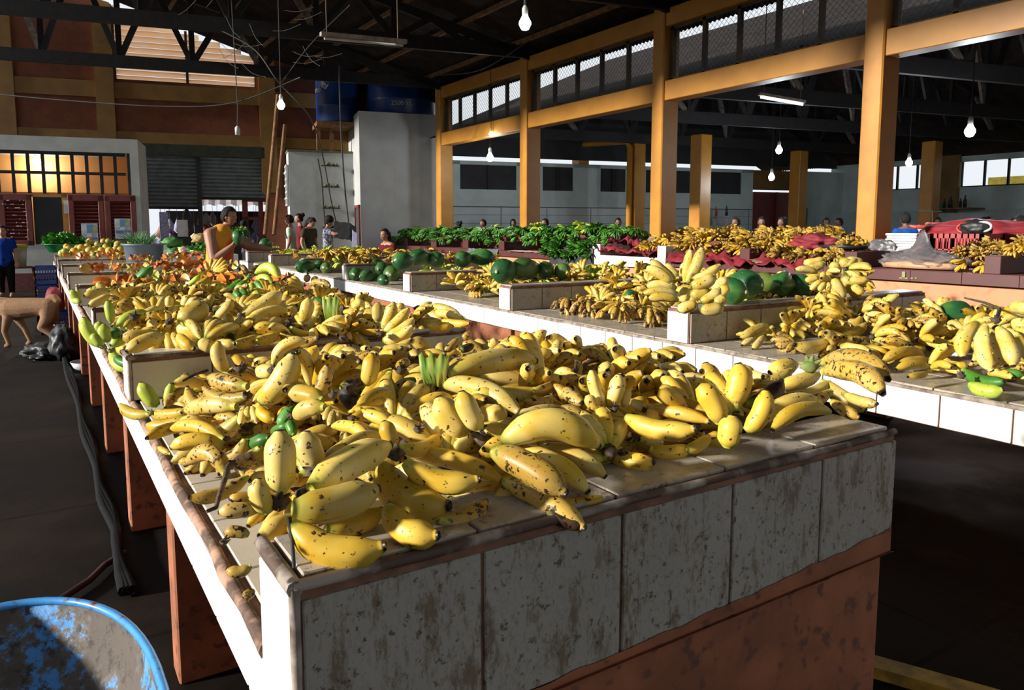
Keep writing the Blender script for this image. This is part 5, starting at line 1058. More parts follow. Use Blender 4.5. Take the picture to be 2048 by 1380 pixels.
# =============== LAMPS, CABLES ===============
BULB = emit('bulb_glow', (.85, .95, 1.0), 14.0); SOCK = M('socket_white', (.5, .5, .48), .5); CORD = M('cord_dark', (.03, .03, .03), .7)
def bulb(px, py, dep, rpx, lab, W=18, top=1.2, col=(.85, .93, 1.0)):
    p = atd(px, py, dep); r = rpx*dep/F; top = top if 'shop' in lab else ((roofz(p.x)-.1 if p.x < 10.4 else (4.22+(p.x-10.35)*.433 if p.x < 18.5 else 7.75-(p.x-18.5)*.42))-p.z-r*2.6); t = thing('light_bulb', lab, 'light bulb', p)
    mb = MB(); mb.lathe([(0, -r*1.2), (r*.6, -r*1.05), (r, -r*.3), (r*.98, r*.2), (r*.6, r*.9), (r*.42, r*1.3)], 20); mb.build('bulb_glass', BULB, t, origin=(0, 0, 0), smooth=True)
    mb = MB(); mb.lathe([(r*.42, r*1.3), (r*.5, r*1.3), (r*.5, r*2.3), (r*.25, r*2.8), (0, r*2.8)], 14); mb.build('socket', SOCK, t, origin=(0, 0, 0), smooth=True)
    mb = MB(); mb.tube([(0, 0, r*2.6), (.01, 0, r*2.6+top*.5), (0, .02, r*2.6+top)], .008, 6); mb.build('cord', CORD, t, origin=(0, 0, 0))
    if W:
        ld = bpy.data.lights.new('bulb_light', 'POINT'); lo = bpy.data.objects.new('bulb_light', ld); COL.objects.link(lo); lo.location = p-Vector((0, 0, r*1.6)); ld.energy = W; ld.shadow_soft_size = r; ld.color = col
    return t
bulb(1050, 46, 4.6, 12, 'bright bulb hanging large in the upper middle', 10, 2.6)
bulb(562, 210, 13.0, 7.5, 'lit bulb hanging before the orange wall', 12, 2.0)
bulb(73, 322, depth(atn(73, 322, 21.6)), 8, 'lit bulb inside the shop behind the bars', 75, .1, (1, .9, .7))
bulb(980, 315, 20, 7, 'lit bulb under the first bay of the colonnade', 110, .5)
bulb(1558, 300, 17, 6.5, 'lit bulb high between two tall ochre columns', 110, .5)
bulb(1543, 354, 21, 6, 'lower lit bulb near the far doorway', 110, .5)
bulb(1940, 262, 12.5, 10, 'largest lit bulb of the next hall, far right', 130, .8)
bulb(1818, 325, 17, 6.5, 'lit bulb just right of the nearest tall column', 110, .6)
bulb(982, 268, 19, 4, 'small bright lamp just under the lower beam', 20, .3)
def tube_light(a, b, lit, lab, rods):
    c = (a+b)/2; t = thing('tube_light', lab, 'tube light', c); a, b = a-c, b-c
    mb = MB(); mb.bar(a, b, .09, .05); mb.build('housing', M('housing_dusty', (.30, .27, .24), .8, (.18, .14, .11), 10), t, origin=(0, 0, 0))
    mb = MB(); mb.tube([a.lerp(b, .04)-Vector((0, 0, .05)), a.lerp(b, .96)-Vector((0, 0, .05))], .018, 10); mb.build('tube', BULB if lit else SOCK, t, origin=(0, 0, 0), smooth=True)
    mb = MB()
    for u in rods: mb.bar(a.lerp(b, u), a.lerp(b, u)+Vector((0, 0, 1.6)), .012, .012)
    mb.build('hanger_rods', M('rod_rust', (.12, .08, .05), .8), t, origin=(0, 0, 0))
tube_light(atd(641, 68, 9.6), atd(812, 84, 10.2), False, 'unlit dusty tube fitting hanging by two rods under the roof', (.07, .9))
tube_light(atd(1518, 188, 13.2), atd(1609, 204, 13.4), True, 'lit white tube lamp under the dark roof of the next hall', (.1, .9))
t = thing('lamp_socket', 'empty white lamp socket on a thin wire before the orange wall', 'lamp socket', atd(475, 262, 15))
mb = MB(); mb.lathe([(0, -.08), (.05, -.08), (.05, .06), (.02, .1), (0, .1)], 12); mb.build('socket', SOCK, t, origin=(0, 0, 0), smooth=True)
mb = MB(); mb.tube([(0, 0, .08), (.02, 0, .5), (-.02, 0, 2.6)], .01, 6); mb.build('wire', CORD, t, origin=(0, 0, 0))
def cable(pts, lab, r=.014, mat=CORD, nm='cable'):
    P = [atd(*p) for p in pts]; q = []
    for i in range(len(P)-1):
        p0, p1, p2, p3 = P[max(i-1, 0)], P[i], P[i+1], P[min(i+2, len(P)-1)]
        for k in range(6):
            u = k/6; q.append(.5*((2*p1)+(p2-p0)*u+(2*p0-5*p1+4*p2-p3)*u*u+(3*p1-p0-3*p2+p3)*u**3))
    q.append(P[-1]); mb = MB(); mb.tube(q, r, 6); return tag(mb.build(nm, mat, smooth=True), lab, 'cable')
cable([(-30, 186, 15), (120, 200, 15), (330, 213, 15), (470, 205, 15), (600, 155, 15)], 'dark cable sagging across the orange wall')
cable([(440, 60, 13), (510, 100, 13), (558, 165, 13), (620, 235, 14), (645, 310, 17), (662, 400, 18), (676, 460, 19)], 'cable running down from the truss past the bulb to the ladder')
cable([(700, 10, 13), (620, 90, 13), (560, 170, 13)], 'thin cable from the roof to the bulb', .008)
cable([(678, 130, 18), (682, 260, 19), (690, 380, 19.4), (700, 470, 19.6)], 'black pipe cable down the tank house side', .02)
cable([(1060, 80, 16), (960, 140, 17), (870, 150, 19)], 'loose cable along the roof above the blue tanks', .012)
random.seed(91)
for k in range(16):
    px, py = random.uniform(330, 640), random.uniform(10, 130); d = random.uniform(12.5, 14); a = random.uniform(-1.2, 1.2)
    cable([(px, py, d), (px+28*math.cos(a), py+26*math.sin(a)+6, d), (px+60*math.cos(a), py+50*math.sin(a), d)], 'grey cobweb strand between the roof truss members', .004, M('cobweb', (.12, .115, .11), .9), 'cobweb_strand')['group'] = 'cobweb strands on the trusses'
mb = MB()
for (x0, y0, x1, y1, d) in ((530, 470, 556, 190, 18), (548, 470, 570, 250, 18.2)): mb = MB(); mb.tube([atd(x0, y0, d), atd(x1, y1, d+1)], .05, 8); tag(mb.build('wooden_pole', WOODP, smooth=True), 'long wooden pole leaning by the small white house' if x0 == 530 else 'second pole leaning just right of the long one', 'pole')
# =============== LEFT AISLE ===============
def cloth(pts, w, h, mat, name, label, amp=.03, seedv=1, thick=.004, cat='cloth', drop=0):
    """cloth spread along a path of 3-D points, h = width vector"""
    mb = MB(); nu, nv = 40, 16; P = [Vector(p) for p in pts]; vs = []
    for i in range(nu+1):
        u = i/nu*(len(P)-1); k = min(int(u), len(P)-2); c = P[k].lerp(P[k+1], u-k)
        for j in range(nv+1):
            v = j/nv-.5; q = c+Vector(h)*v
            nn = noise.noise(q*4.5+Vector((seedv, 0, 0)))+.5*noise.noise(q*11+Vector((0, seedv, 0)))
            q = q+Vector((0, 0, 1))*(amp*(abs(nn)*2.0))+Vector((amp*.5*noise.noise(q*8), amp*.5*noise.noise(q*7+Vector((3, 3, 3))), 0)); vs.append(q)
    mb.add(vs, [(i*(nv+1)+j, i*(nv+1)+j+1, (i+1)*(nv+1)+j+1, (i+1)*(nv+1)+j) for i in range(nu) for j in range(nv)])
    o = mb.build(name, mat, smooth=True); md = o.modifiers.new('t', 'SOLIDIFY'); md.thickness = thick
    return tag(o, label, cat)
def lump(c, r, sc, mat, name, label, cat, amp=.25, seedv=1, sub=4, freq=4):
    bm = bmesh.new(); bmesh.ops.create_icosphere(bm, subdivisions=sub, radius=1); c = Vector(c)
    for v in bm.verts:
        n = noise.noise(v.co*freq*.5+Vector((seedv, 0, 0)))+.5*abs(noise.noise(v.co*freq*1.5+Vector((seedv, 2, 0))))
        q = v.co*(1+amp*n); v.co = Vector((q.x*sc[0], q.y*sc[1], max(q.z, -.55)*sc[2]))*r + Vector((0, 0, .55*sc[2]*r))
    mb = MB(); mb.bm(bm, Matrix.Translation(c)); o = mb.build(name, mat, smooth=True); return tag(o, label, cat)
PBLK = M('plastic_black', (.008, .009, .011), .5, (.02, .022, .026), 5, bmp=.4)
TARP = M('net_red', (.22, .010, .022), .75, (.13, .006, .013), 7, bmp=.5)
o = lump(atz(128, 716, 0), .24, (.55, 1.0, .95), PBLK, 'black_bag', 'slumped black plastic bag against the counter legs on the floor', 'plastic bag', .35, 3, 4, 5)
for v in o.data.vertices:   # pull the top up to a leaning peak
    if v.co.z > .3: f = (v.co.z-.3); v.co.x *= max(.3, 1-f*1.4); v.co.y *= max(.3, 1-f*1.4); v.co.x += f*.2
lump(atz(95, 712, 0), .28, (.8, 1.2, .35), PBLK, 'black_bag', 'flat black plastic sheet crumpled on the floor by the bag', 'plastic bag', .4, 9, 4, 6)
CRATE = M('crate_blue', (.015, .05, .22), .5, (.012, .035, .16), 4)
def crate(c, w, d, h, lab, mat=CRATE):
    t = thing('crate', lab, 'crate', c); x, y = w/2, d/2; th = .014
    for (a, b) in (((-x, -y), (x, -y)), ((-x, y), (x, y)), ((-x, -y), (-x, y)), ((x, -y), (x, y))):
        mb = MB()
        A, Bq = Vector((*a, 0)), Vector((*b, 0)); mb.bar(A+Vector((0, 0, .03)), Bq+Vector((0, 0, .03)), th, .06); mb.bar(A+Vector((0, 0, h-.03)), Bq+Vector((0, 0, h-.03)), th, .06); mb.bar(A+Vector((0, 0, h*.5)), Bq+Vector((0, 0, h*.5)), th, .02)
        for k in range(9): q = A.lerp(Bq, k/8); mb.bar(q, q+Vector((0, 0, h)), th, .02 if 0 < k < 8 else .05)
        mb.build('side', mat, t, origin=(0, 0, 0))
    mb = MB(); mb.box((-x, -y, 0), (x, y, .012)); mb.build('bottom', mat, t, origin=(0, 0, 0)); return t
q = atz(116, 668, 0); crate(q+Vector((-.02, .25, 0)), .34, .5, .30, 'lower blue plastic crate with fruit, under the red sack')
mb = MB(); mb.ball(q+Vector((-.02, .25, .03)), .001, 1)
for k in range(9): mb = MB(); mb.ball(q+Vector((-.12+.1*(k % 3), .1+.13*(k//3), .075)), .06, 2); tag(mb.build('citrus_fruit', M('fruit_yellow_dull', (.35, .30, .03), .5), smooth=True), 'yellow fruit inside the lower blue crate', 'citrus', 'fruit in the blue crate')
q2 = atz(110, 650, 0); 
for k, z in enumerate((0, .3, .6)): crate(Vector((.10, 14.2, z)), .30, .5, .28, ('bottom', 'middle', 'top')[k]+' blue crate of the stack standing beside the far counter legs')
lump(q+Vector((-.01, .25, .31)), .16, (.75, 1.0, 1.35), TARP, 'red_sack', 'red net sack of produce standing on the lower blue crate', 'sack', .15, 5, 4, 4)
# hoses
for k, off in enumerate((0, .05, .10)):
    pts = [atz(x+off*60, y, .03) for x, y in ((118, 690), (140, 760), (165, 850), (195, 960), (225, 1060), (262, 1220))]
    mb = MB(); q = []
    for i in range(len(pts)-1):
        for u in range(5): q.append(pts[i].lerp(pts[i+1], u/5)+Vector((.012*math.sin(i*5+u+k), 0, 0)))
    mb.tube(q, .022, 8); tag(mb.build('hose', M('hose_black', (.006, .006, .007), .75, spec=.15), smooth=True), ('left', 'middle', 'right')[k]+' one of three black hoses lying along the counter legs', 'hose')
mb = MB(); q = [atz(x, y, .025) for x, y in ((250, 1105), (210, 1130), (180, 1160), (120, 1200))]; mb.tube(q, .014, 8); tag(mb.build('hose', M('hose_red', (.05, .012, .01), .5), smooth=True), 'thin red-brown hose curving towards the blue barrow', 'hose')
mb = MB(); mb.box((-.9, 1.6, 0), (-.88, 1.62, .01))
# pale dish under the counter
mb = MB(); mb.lathe([(0, .02), (.10, .02), (.15, .10), (.155, .10), (.11, 0), (0, 0)], 24, atz(163, 745, 0)+Vector((.06, .1, 0))); tag(mb.build('wash_bowl', M('enamel', (.45, .48, .5), .4), smooth=True), 'pale bowl on the floor between the counter legs', 'bowl')
q = hit(578, 1040, surf1); dq = depth(q)-.01
P_ = [atd(578, 1035, dq), atd(584, 1080, dq-.02), atd(588, 1130, dq-.03), atd(583, 1180, dq-.03), atd(600, 1207, dq-.03)]; mb = MB(); mb.tube(P_, [.004, .003, .003, .003, .0015], 6); tag(mb.build('dry_string', CORD, smooth=True), 'black dry stalk string hanging over the front left tile corner', 'string')
# wheelbarrow tray
TUB, nt, bs = base_mat('tub_blue_grimy'); co = texco(nt); n = noise_tex(nt, co, 4.5, 10, .68); n2 = noise_tex(nt, co, 30, 8, .75)
c = ramp(nt, n, [(.46, (.10, .082, .068)), (.505, (.13, .11, .09)), (.52, (.06, .28, .66)), (.66, (.08, .36, .78))])
c = mix(nt, ramp(nt, n2, [(.52, (0, 0, 0)), (.60, (1, 1, 1))]), c, (.045, .036, .03)); nt.links.new(c, bs.inputs['Base Color'])
nt.links.new(ramp(nt, n, [(.45, (.75, .75, .75)), (.55, (.35, .35, .35))]), bs.inputs['Roughness']); bump(nt, n2, bs, .6, .008); MATS['tub'] = TUB
TR, nt, bs = base_mat('tub_rim'); co = texco(nt); n = noise_tex(nt, co, 14, 8, .7)
nt.links.new(ramp(nt, n, [(.38, (.12, .04, .015)), (.44, (.05, .26, .62)), (.60, (.06, .30, .70)), (.70, (.06, .05, .04))]), bs.inputs['Base Color']); bs.inputs['Roughness'].default_value = .35
rz_ = .66; t = thing('wheelbarrow', 'grimy blue wheelbarrow tray with chipped rim in the lower left corner', 'wheelbarrow', (-.155, 1.42, 0))
def egg(a, s=1.0):
    ca, sa = math.cos(a), math.sin(a); return Vector((math.copysign(abs(ca)**.8, ca)*.305*s, math.copysign(abs(sa)**.85, sa)*.52*s, 0))
mb = MB(); rings = [(1.0, rz_), (.985, rz_-.05), (.93, rz_-.11), (.85, rz_-.16), (.72, rz_-.20), (.45, rz_-.215), (.02, rz_-.22)]; vs = []; N = 56
for s_, z in rings:
    for k in range(N): vs.append(egg(2*math.pi*k/N, s_)+Vector((0, 0, z+.004*noise.noise(Vector((k*.3, z*9, 0))))))
mb.add(vs, [(i*N+k, i*N+(k+1) % N, (i+1)*N+(k+1) % N, (i+1)*N+k) for i in range(len(rings)-1) for k in range(N)])
o = mb.build('tray', TUB, t, origin=(0, 0, 0), smooth=True); md = o.modifiers.new('t', 'SOLIDIFY'); md.thickness = .004; md.offset = 1
mb = MB(); mb.tube([egg(2*math.pi*k/56, 1.0)+Vector((0, 0, rz_)) for k in range(57)], .009, 8, False); mb.build('rim', TR, t, origin=(0, 0, 0), smooth=True)
mb = MB(); random.seed(17)
for k in range(70):
    a = random.uniform(0, 6.28); s_ = random.uniform(.1, .8); z = rz_-.215+.15*max(0, s_-.5)/.35*.8; e = egg(a, s_)
    mb.ball(e+Vector((0, 0, z+.006)), random.uniform(.004, .016), 1, (1.5, 1, .6), jit=.5)
dd_ = mb.build('dried_dirt', M('dirt', (.06, .05, .04), .9, (.12, .11, .09), 40), t, origin=(0, 0, 0)); dd_['kind'] = 'stuff'
for sx in (-.2, .2): mb = MB(); mb.tube([(sx, .15, rz_-.19), (sx, .2, .02)], .016, 8); mb.tube([(sx, -.2, rz_-.28), (sx, .2, .02)], .014, 8); mb.build('leg', BLACKM, t, origin=(0, 0, 0))
mb = MB(); mb.tube([(0, -.62+.16*math.cos(a), .17+.16*math.sin(a)) for a in [2*math.pi*k/24 for k in range(25)]], .03, 8, False); mb.build('wheel', PBLK, t, origin=(0, 0, 0), smooth=True)
mb = MB(); mb.tube([(-.2, .2, .3), (-.03, -.62, .17)], .014, 6); mb.tube([(.2, .2, .3), (.03, -.62, .17)], .014, 6); mb.tube([(-.2, -.1, .38), (-.03, -.62, .17), (.03, -.62, .17)], .012, 6); mb.build('frame', BLACKM, t, origin=(0, 0, 0))
# stool with yellow-lidded bucket behind the woman in blue
q = atz(48, 590, 0); t = thing('stool', 'wooden stool by the shop wall carrying the yellow-lidded bucket', 'stool', q)
mb = MB(); mb.bbox((-.42, -.2, .60), (.30, .2, .64)); mb.build('seat', WOODP, t, origin=(0, 0, 0))
for sx in (-.36, .24):
    for sy in (-.15, .15): mb = MB(); mb.tube([(sx*.8, sy, .62), (sx*1.15, sy*1.2, 0)], .022, 6); mb.build('leg', WOODP, t, origin=(0, 0, 0))
def bucket(c, r, h, mat, lidm, lab, s=1):
    t = thing('bucket', lab, 'bucket', c); mb = MB(); mb.lathe([(0, 0), (r*.82, 0), (r, h), (r*.96, h), (r*.8, .01), (0, .01)], 28); mb.build('bucket_body', mat, t, origin=(0, 0, 0), smooth=True)
    mb = MB(); mb.lathe([(0, h+.03), (r*.9, h+.03), (r*1.06, h+.02), (r*1.08, h-.04), (r*1.01, h-.04)], 28); mb.build('lid', lidm, t, origin=(0, 0, 0), smooth=True); return t
BKW = M('bucket_white', (.45, .45, .38), .5); YL = M('lid_yellow', (.55, .40, .02), .45); RL = M('lid_red', (.42, .05, .04), .45); BL = M('lid_blue', (.08, .14, .5), .45)
bucket(q+Vector((-.08, 0, .64)), .2, .46, BKW, YL, 'pale bucket with yellow lid beside the woman in blue')
# green basin with lettuce, grey-blue basin with chives
LEAF = M('lettuce_leaf', (.07, .30, .02), .5, (.03, .16, .01), 9)
def frilly(mb, c, w, h, n, seedv):
    random.seed(seedv)
    for k in range(n):
        a = random.uniform(0, 6.28); rr = w*math.sqrt(random.random())*.85; b = c+Vector((rr*math.cos(a), rr*math.sin(a), h*random.uniform(0, .8)*(1-.6*(rr/w)**2)))
        X = Euler((random.uniform(-.9, .9), random.uniform(-.9, .9), random.uniform(0, 6))).to_matrix(); s = random.uniform(.05, .10)*(w/.3)**.5; vs = [b]; m_ = 12
        for i in range(m_+1):
            t_ = -1.3+2.6*i/m_; vs.append(b+X @ Vector((math.sin(t_)*s, math.cos(t_)*s, s*.35*math.sin(i*2.4)+.3*s)))
        mb.add(vs, [(0, i+1, i+2) for i in range(m_)])
p = atz(118, 500, .975); p = Vector((.50, 18.6, .975))
t = thing('produce_basin', 'green plastic basin heaped with lettuce at the far left counter end', 'basin', p)
mb = MB(); mb.lathe([(0, 0), (.28, 0), (.36, .16), (.42, .17), (.42, .18), (.34, .17), (.26, .02), (0, .02)], 32); mb.build('basin', M('plastic_green', (.01, .20, .06), .4), t, origin=(0, 0, 0), smooth=True)
mb = MB(); frilly(mb, p+Vector((0, 0, .14)), .40, .30, 260, 5); tag(mb.build('lettuce', LEAF, smooth=False), 'frilly green lettuce heaped in the green basin', 'lettuce', kind='stuff')
mb = MB()
for k in range(9): frilly(mb, Vector((.9+k*.11, 18.2+.1*(k % 3), 1.03)), .16, .12, 26, 30+k)
tag(mb.build('leafy_greens', M('greens_dark', (.03, .13, .02), .6, (.02, .07, .01), 6)), 'dark leafy greens lying behind the citrus heap', 'greens', kind='stuff')
p = Vector((1.42, 12.75, .79)); p = atd(288, 500, 11.9); p.z = .79
t = thing('produce_basin', 'large grey-blue basin holding a bunch of chives', 'basin', p)
mb = MB(); mb.lathe([(0, 0), (.24, 0), (.29, .42), (.33, .43), (.33, .455), (.28, .45), (.23, .03), (0, .03)], 36); mb.build('basin', M('plastic_greyblue', (.13, .19, .26), .45), t, origin=(0, 0, 0), smooth=True)
random.seed(8); mb = MB()
for k in range(150):
    a = random.uniform(0, 6.28); b = p+Vector((.12*math.cos(a)*random.random()-.05, .12*math.sin(a), .30)); d = Vector((random.uniform(-.22, .22), random.uniform(-.15, .15), random.uniform(.22, .38))); mb.tube([b, b+d*.6, b+d+Vector((d.x*.35, 0, -.02))], [.005, .004, .002], 4)
tag(mb.build('chives', M('chive', (.03, .16, .03), .6, (.06, .22, .03), 20)), 'bunch of green chives standing in the grey-blue basin', 'chives', kind='stuff')
# =============== COUNTER THREE STUFF ===============
def P3(px, z, X=8.9): y = atx(px, 455, X).y; return Vector((X, y, z))
cloth([P3(1196, 1.02, 9.05), P3(1225, 1.06, 8.98), P3(1280, 1.00, 8.95), P3(1316, .99, 8.92)], 0, (.35, 0, .0), TARP, 'red_net', 'red net bunched over the white tiled section', .09, 3)
cloth([P3(1205, 1.10, 9.5), P3(1260, 1.14, 9.6), P3(1300, 1.08, 9.6)], 0, (.5, 0, -.1), TARP, 'red_net', 'red net lying behind the white tiled section', .12, 4)
cloth([P3(1345, .98, 8.93), P3(1420, .98, 8.92), P3(1480, .98, 8.88), P3(1560, .97, 8.92), P3(1650, .985, 8.95)], 0, (.30, 0, .12), TARP, 'red_net', 'long red net draped along the dark red counter edge', .08, 6)
lump(P3(1628, 1.15, 9.6), .22, (1.1, 1.6, .7), TARP, 'red_net', 'crumpled red net lying on the ripe banana heap', 'net', .5, 7, 4, 6)
cloth([P3(1100, .90, 8.86), P3(1186, .90, 8.86)], 0, (.02, 0, .42), M('tarp_black', (.02, .022, .026), .5, (.04, .04, .045), 5, bmp=.4), 'black_tarp', 'black tarp hanging over the peach base under the green bananas', .01, 2)
cloth([P3(935, .93, 8.87), P3(995, .93, 8.87)], 0, (.06, 0, .12), M('tarp_grey', (.10, .11, .12), .6), 'grey_tarp', 'grey folded tarp over the maroon edge', .015, 5)
cloth([P3(1022, .985, 8.93), P3(1083, .985, 8.93)], 0, (.2, 0, .02), M('cardboard', (.45, .36, .28), .8), 'cardboard_sheet', 'pale cardboard strip on the maroon edge below the green bananas', .008, 5)
cloth([P3(1502, 1.02, 9.0), P3(1560, 1.0, 9.0)], 0, (.35, 0, .06), M('cardboard_brown', (.30, .20, .13), .8), 'cardboard_sheet', 'brown open cardboard lining by the dark banana row', .02, 8)
cloth([P3(1230, 1.10, 9.9), P3(1290, 1.05, 9.7)], 0, (.6, 0, .5), M('sack_grey', (.20, .17, .15), .9, (.12, .10, .09), 9), 'jute_sheet', 'grey-brown sacking sloping down behind the green heap', .05, 8)
# foam trays
mb = MB(); p = P3(1812, 1.0, 10.2)
bx = p+Vector((0, 0, 0)); t = None
mb2 = MB(); mb2.bbox((9.75, Y9(1850, 10.0)-.1, 0+.99), (10.6, Y9(1795, 10.0)+.35, 1.17)); tag(mb2.build('counter_box', MAROON), 'maroon ledge carrying the foam trays', 'ledge')
for k in range(7):
    mb = MB(); a = Vector((9.85, Y9(1838, 9.9), 1.175+k*.036)); mb.bbox(tuple(a+Vector((random.uniform(-.01, .01), 0, 0))), tuple(a+Vector((.34, .42+random.uniform(-.02, .02), .031))), .01)
    tag(mb.build('foam_tray', M('foam_white', (.75, .77, .78), .6)), 'white foam tray in the stack beside the nearest tall column', 'foam tray', 'stack of white foam trays')
mb = MB(); mb.lathe([(0, 0), (.2, 0), (.28, .05), (.30, .05), (.21, -.01), (0, -.01)], 28, P3(1690, 1.21, 9.3), 1, 1.2); tag(mb.build('black_tray', PBLK, smooth=True), 'black oval tray on the maroon divider before the column', 'tray')
# clear plastic bag
PLS, nt, bs = base_mat('plastic_clear'); bs.inputs['Transmission Weight'].default_value = .9; bs.inputs['Roughness'].default_value = .25; bs.inputs['IOR'].default_value = 1.15
n = noise_tex(nt, texco(nt), 9, 5); nt.links.new(ramp(nt, n, [(.3, (.80, .82, .86)), (.7, (.62, .64, .70))]), bs.inputs['Base Color']); bump(nt, n, bs, .8, .03)
o = lump(P3(1850, .995, 9.3), .36, (.65, 1.3, .38), PLS, 'plastic_bag', 'large clear plastic bag with a pointed top lying on the maroon counter', 'plastic bag', .35, 13, 5, 7)
for v in o.data.vertices:
    d2 = (v.co.x+.05)**2+(v.co.y-.0)**2
    if v.co.z > .10: v.co.z += .24*math.exp(-d2/.008)
mb = MB(); mb.lathe([(0, 0), (.5, .0), (.52, .06), (.3, .10), (0, .11)], 30, P3(1850, 1.0, 9.3), .5, 1.0); tag(mb.build('flat_bread', M('flat_tan', (.50, .28, .16), .6), smooth=True), 'tan flat goods inside the clear plastic bag', 'food pack')
lump(P3(1768, 1.2, 9.4), .13, (.9, 1.3, .7), PLS, 'plastic_bag', 'smaller frosted plastic bag at the column foot', 'plastic bag', .3, 21, 4, 5)
# red crate and red tarp mound at right
CRR = M('crate_red', (.35, .03, .025), .45)
crate(P3(1935, 1.0, 10.4)+Vector((0, 0, 0)), .55, .62, .42, 'red plastic crate in front of the red tarp mound', CRR)
o = lump(P3(1975, .99, 11.5), .60, (.9, 2.0, .66), M('tarp_red', (.26, .014, .022), .75, (.18, .010, .015), 3, bmp=.4), 'red_tarp', 'big red tarp mound at the right behind the maroon counter', 'tarp', .2, 31, 5, 6)
mb = MB(); mb.bbox((10.0, 2.6, 0), (12.3, Y9(1850, 10.6), .99), .02); struct(mb.build('trim_14', MAROON), 'maroon counter extension under the red tarp', 'counter')
for k, (px, X) in enumerate(((1930, 10.4), (1950, 10.4))):
    p = P3(px, 1.42, X); mb = MB(); mb.tube([p+Vector((0, .1*math.cos(a)-.1*k, .07+.06*math.sin(a)+.02*k)) for a in [2*math.pi*i/16 for i in range(17)]], .018, 6, False)
    tag(mb.build('strap_roll', RL if k == 0 else M('strap_white', (.5, .5, .5), .5), smooth=True), ('red' if k == 0 else 'white')+' rolled strap on the red crate', 'strap')
lump(P3(1952, 1.42, 10.45), .12, (1, 1.6, 1), PBLK, 'black_cloth', 'black bundled cloth on top of the red crate', 'cloth', .2, 3)
# painted mark on the maroon fascia
mb = MB(); p = P3(1813, 0, 8.893)
mb.box((8.884, p.y-.02, .885), (8.9, p.y+.02, .965)); mb.box((8.884, p.y-.055, .880), (8.9, p.y+.05, .893)); mb.ball((8.893, p.y-.1, .89), .022, 1, (.3, 1, .5)); mb.ball((8.893, p.y-.15, .895), .018, 1, (.3, 1, .5))
tag(mb.build('paint_mark', M('paint_green_faded', (.28, .30, .12), .8)), 'faded green painted mark on the dark red counter face', 'paint mark')
# =============== NEXT HALL: TABLES AND CLUTTER ===============
def table(c, w, d, h, mat, lab):
    t = thing('stall_table', lab, 'table', c); mb = MB(); mb.bbox((-w/2, -d/2, h-.04), (w/2, d/2, h)); mb.build('table_top', mat, t, origin=(0, 0, 0))
    for sx in (-1, 1):
        for sy in (-1, 1): mb = MB(); mb.bbox((sx*(w/2-.06)-.03, sy*(d/2-.06)-.03, 0), (sx*(w/2-.06)+.03, sy*(d/2-.06)+.03, h-.04)); mb.build('leg', WOODP, t, origin=(0, 0, 0))
def at_(px, X, z): q = atx(px, 455, X); return Vector((X, q.y, z))
TB = M('table_cream', (.45, .42, .38), .6); TBB = M('table_blue', (.05, .22, .42), .5)
for i, (px, X, w, d, h, mt, lab) in enumerate(((1760, 14.0, .8, 2.2, .95, TB, 'cream stall table behind the nearest column'), (1690, 17, 1.0, 2.4, 1.0, TB, 'stall table before the lit far wall'), (1830, 15.2, .8, 1.6, 1.1, TB, 'stall table with two buckets'), (1925, 17.0, .8, 1.6, 1.15, TBB, 'stall table with a bright blue top'), (1470, 17.0, 1.0, 3.0, 1.0, TB, 'stall table near the far doorway'), (1050, 16.5, 1.0, 3.0, 1.0, TB, 'stall table behind the green bananas'), (1162, 17.5, 1.0, 2.4, 1.05, TB, 'stall table behind the scraped column'))):
    table(at_(px, X, 0), w, d, h, mt, lab)
bucket(at_(1690, 16.6, 1.0), .20, .30, BKW, YL, 'pale bucket with yellow-orange rim before the striped shirt')
bucket(at_(1836, 15.3, 1.1), .24, .42, BKW, RL, 'tall pale bucket with red lid left of the slim column')
bucket(at_(1883, 15.0, 1.15), .27, .42, BKW, RL, 'largest pale bucket with red lid right of the slim column')
bucket(at_(1862, 14.6, 1.0), .26, .36, BKW, BL, 'translucent tub with blue lid before the red-lidded bucket')
BOT = [M('bottle_amber', (.10, .03, .01), .2), M('bottle_red', (.4, .03, .02), .3), M('bottle_blue', (.15, .35, .5), .2), M('bottle_dark', (.02, .02, .02), .2)]
random.seed(44)
def bottle(c, h, mat, lab, grp):
    mb = MB(); mb.lathe([(0, 0), (h*.13, 0), (h*.14, h*.55), (h*.05, h*.78), (h*.05, h), (0, h)], 12, c); tag(mb.build('bottle', mat, smooth=True), lab, 'bottle', grp)
for px, X, z, n, lab, grp in ((1028, 16.5, 1.0, 6, 'sauce bottle on the table behind the green bananas', 'bottles behind the green bananas'), (1140, 17.5, 1.05, 4, 'bottle left of the scraped column', 'bottles left of the scraped column'), (1465, 17, 1.0, 7, 'bottle on the table near the far doorway', 'bottles near the far doorway'), (1900, 25.6, 2.15, 5, 'dark bottle against the right wall tiles', 'dark bottles by the right wall'), (1438, 20, 1.9, 2, 'brown bottle on the far wall shelf', 'brown bottles on the far wall')):
    for k in range(n): bottle(at_(px, X, z)+Vector((random.uniform(-.2, .2), (k-n/2)*.16, 0)), random.uniform(.28, .4), random.choice(BOT) if n != 5 else BOT[3], lab, grp)
mb = MB(); a = at_(1438, 20, 0); mb.box((a.x-.1, a.y-.4, 1.85), (a.x+.25, a.y+.4, 1.9)); mb.box((a.x, a.y-.3, 0), (a.x+.08, a.y-.22, 1.85)); mb.box((a.x, a.y+.22, 0), (a.x+.08, a.y+.3, 1.85)); mb.box((a.x-.1, a.y-.4, 1.35), (a.x+.25, a.y+.4, 1.4)); tag(mb.build('shelf_rack', TB), 'pale rack of jars and bottles near the far wall', 'shelf')
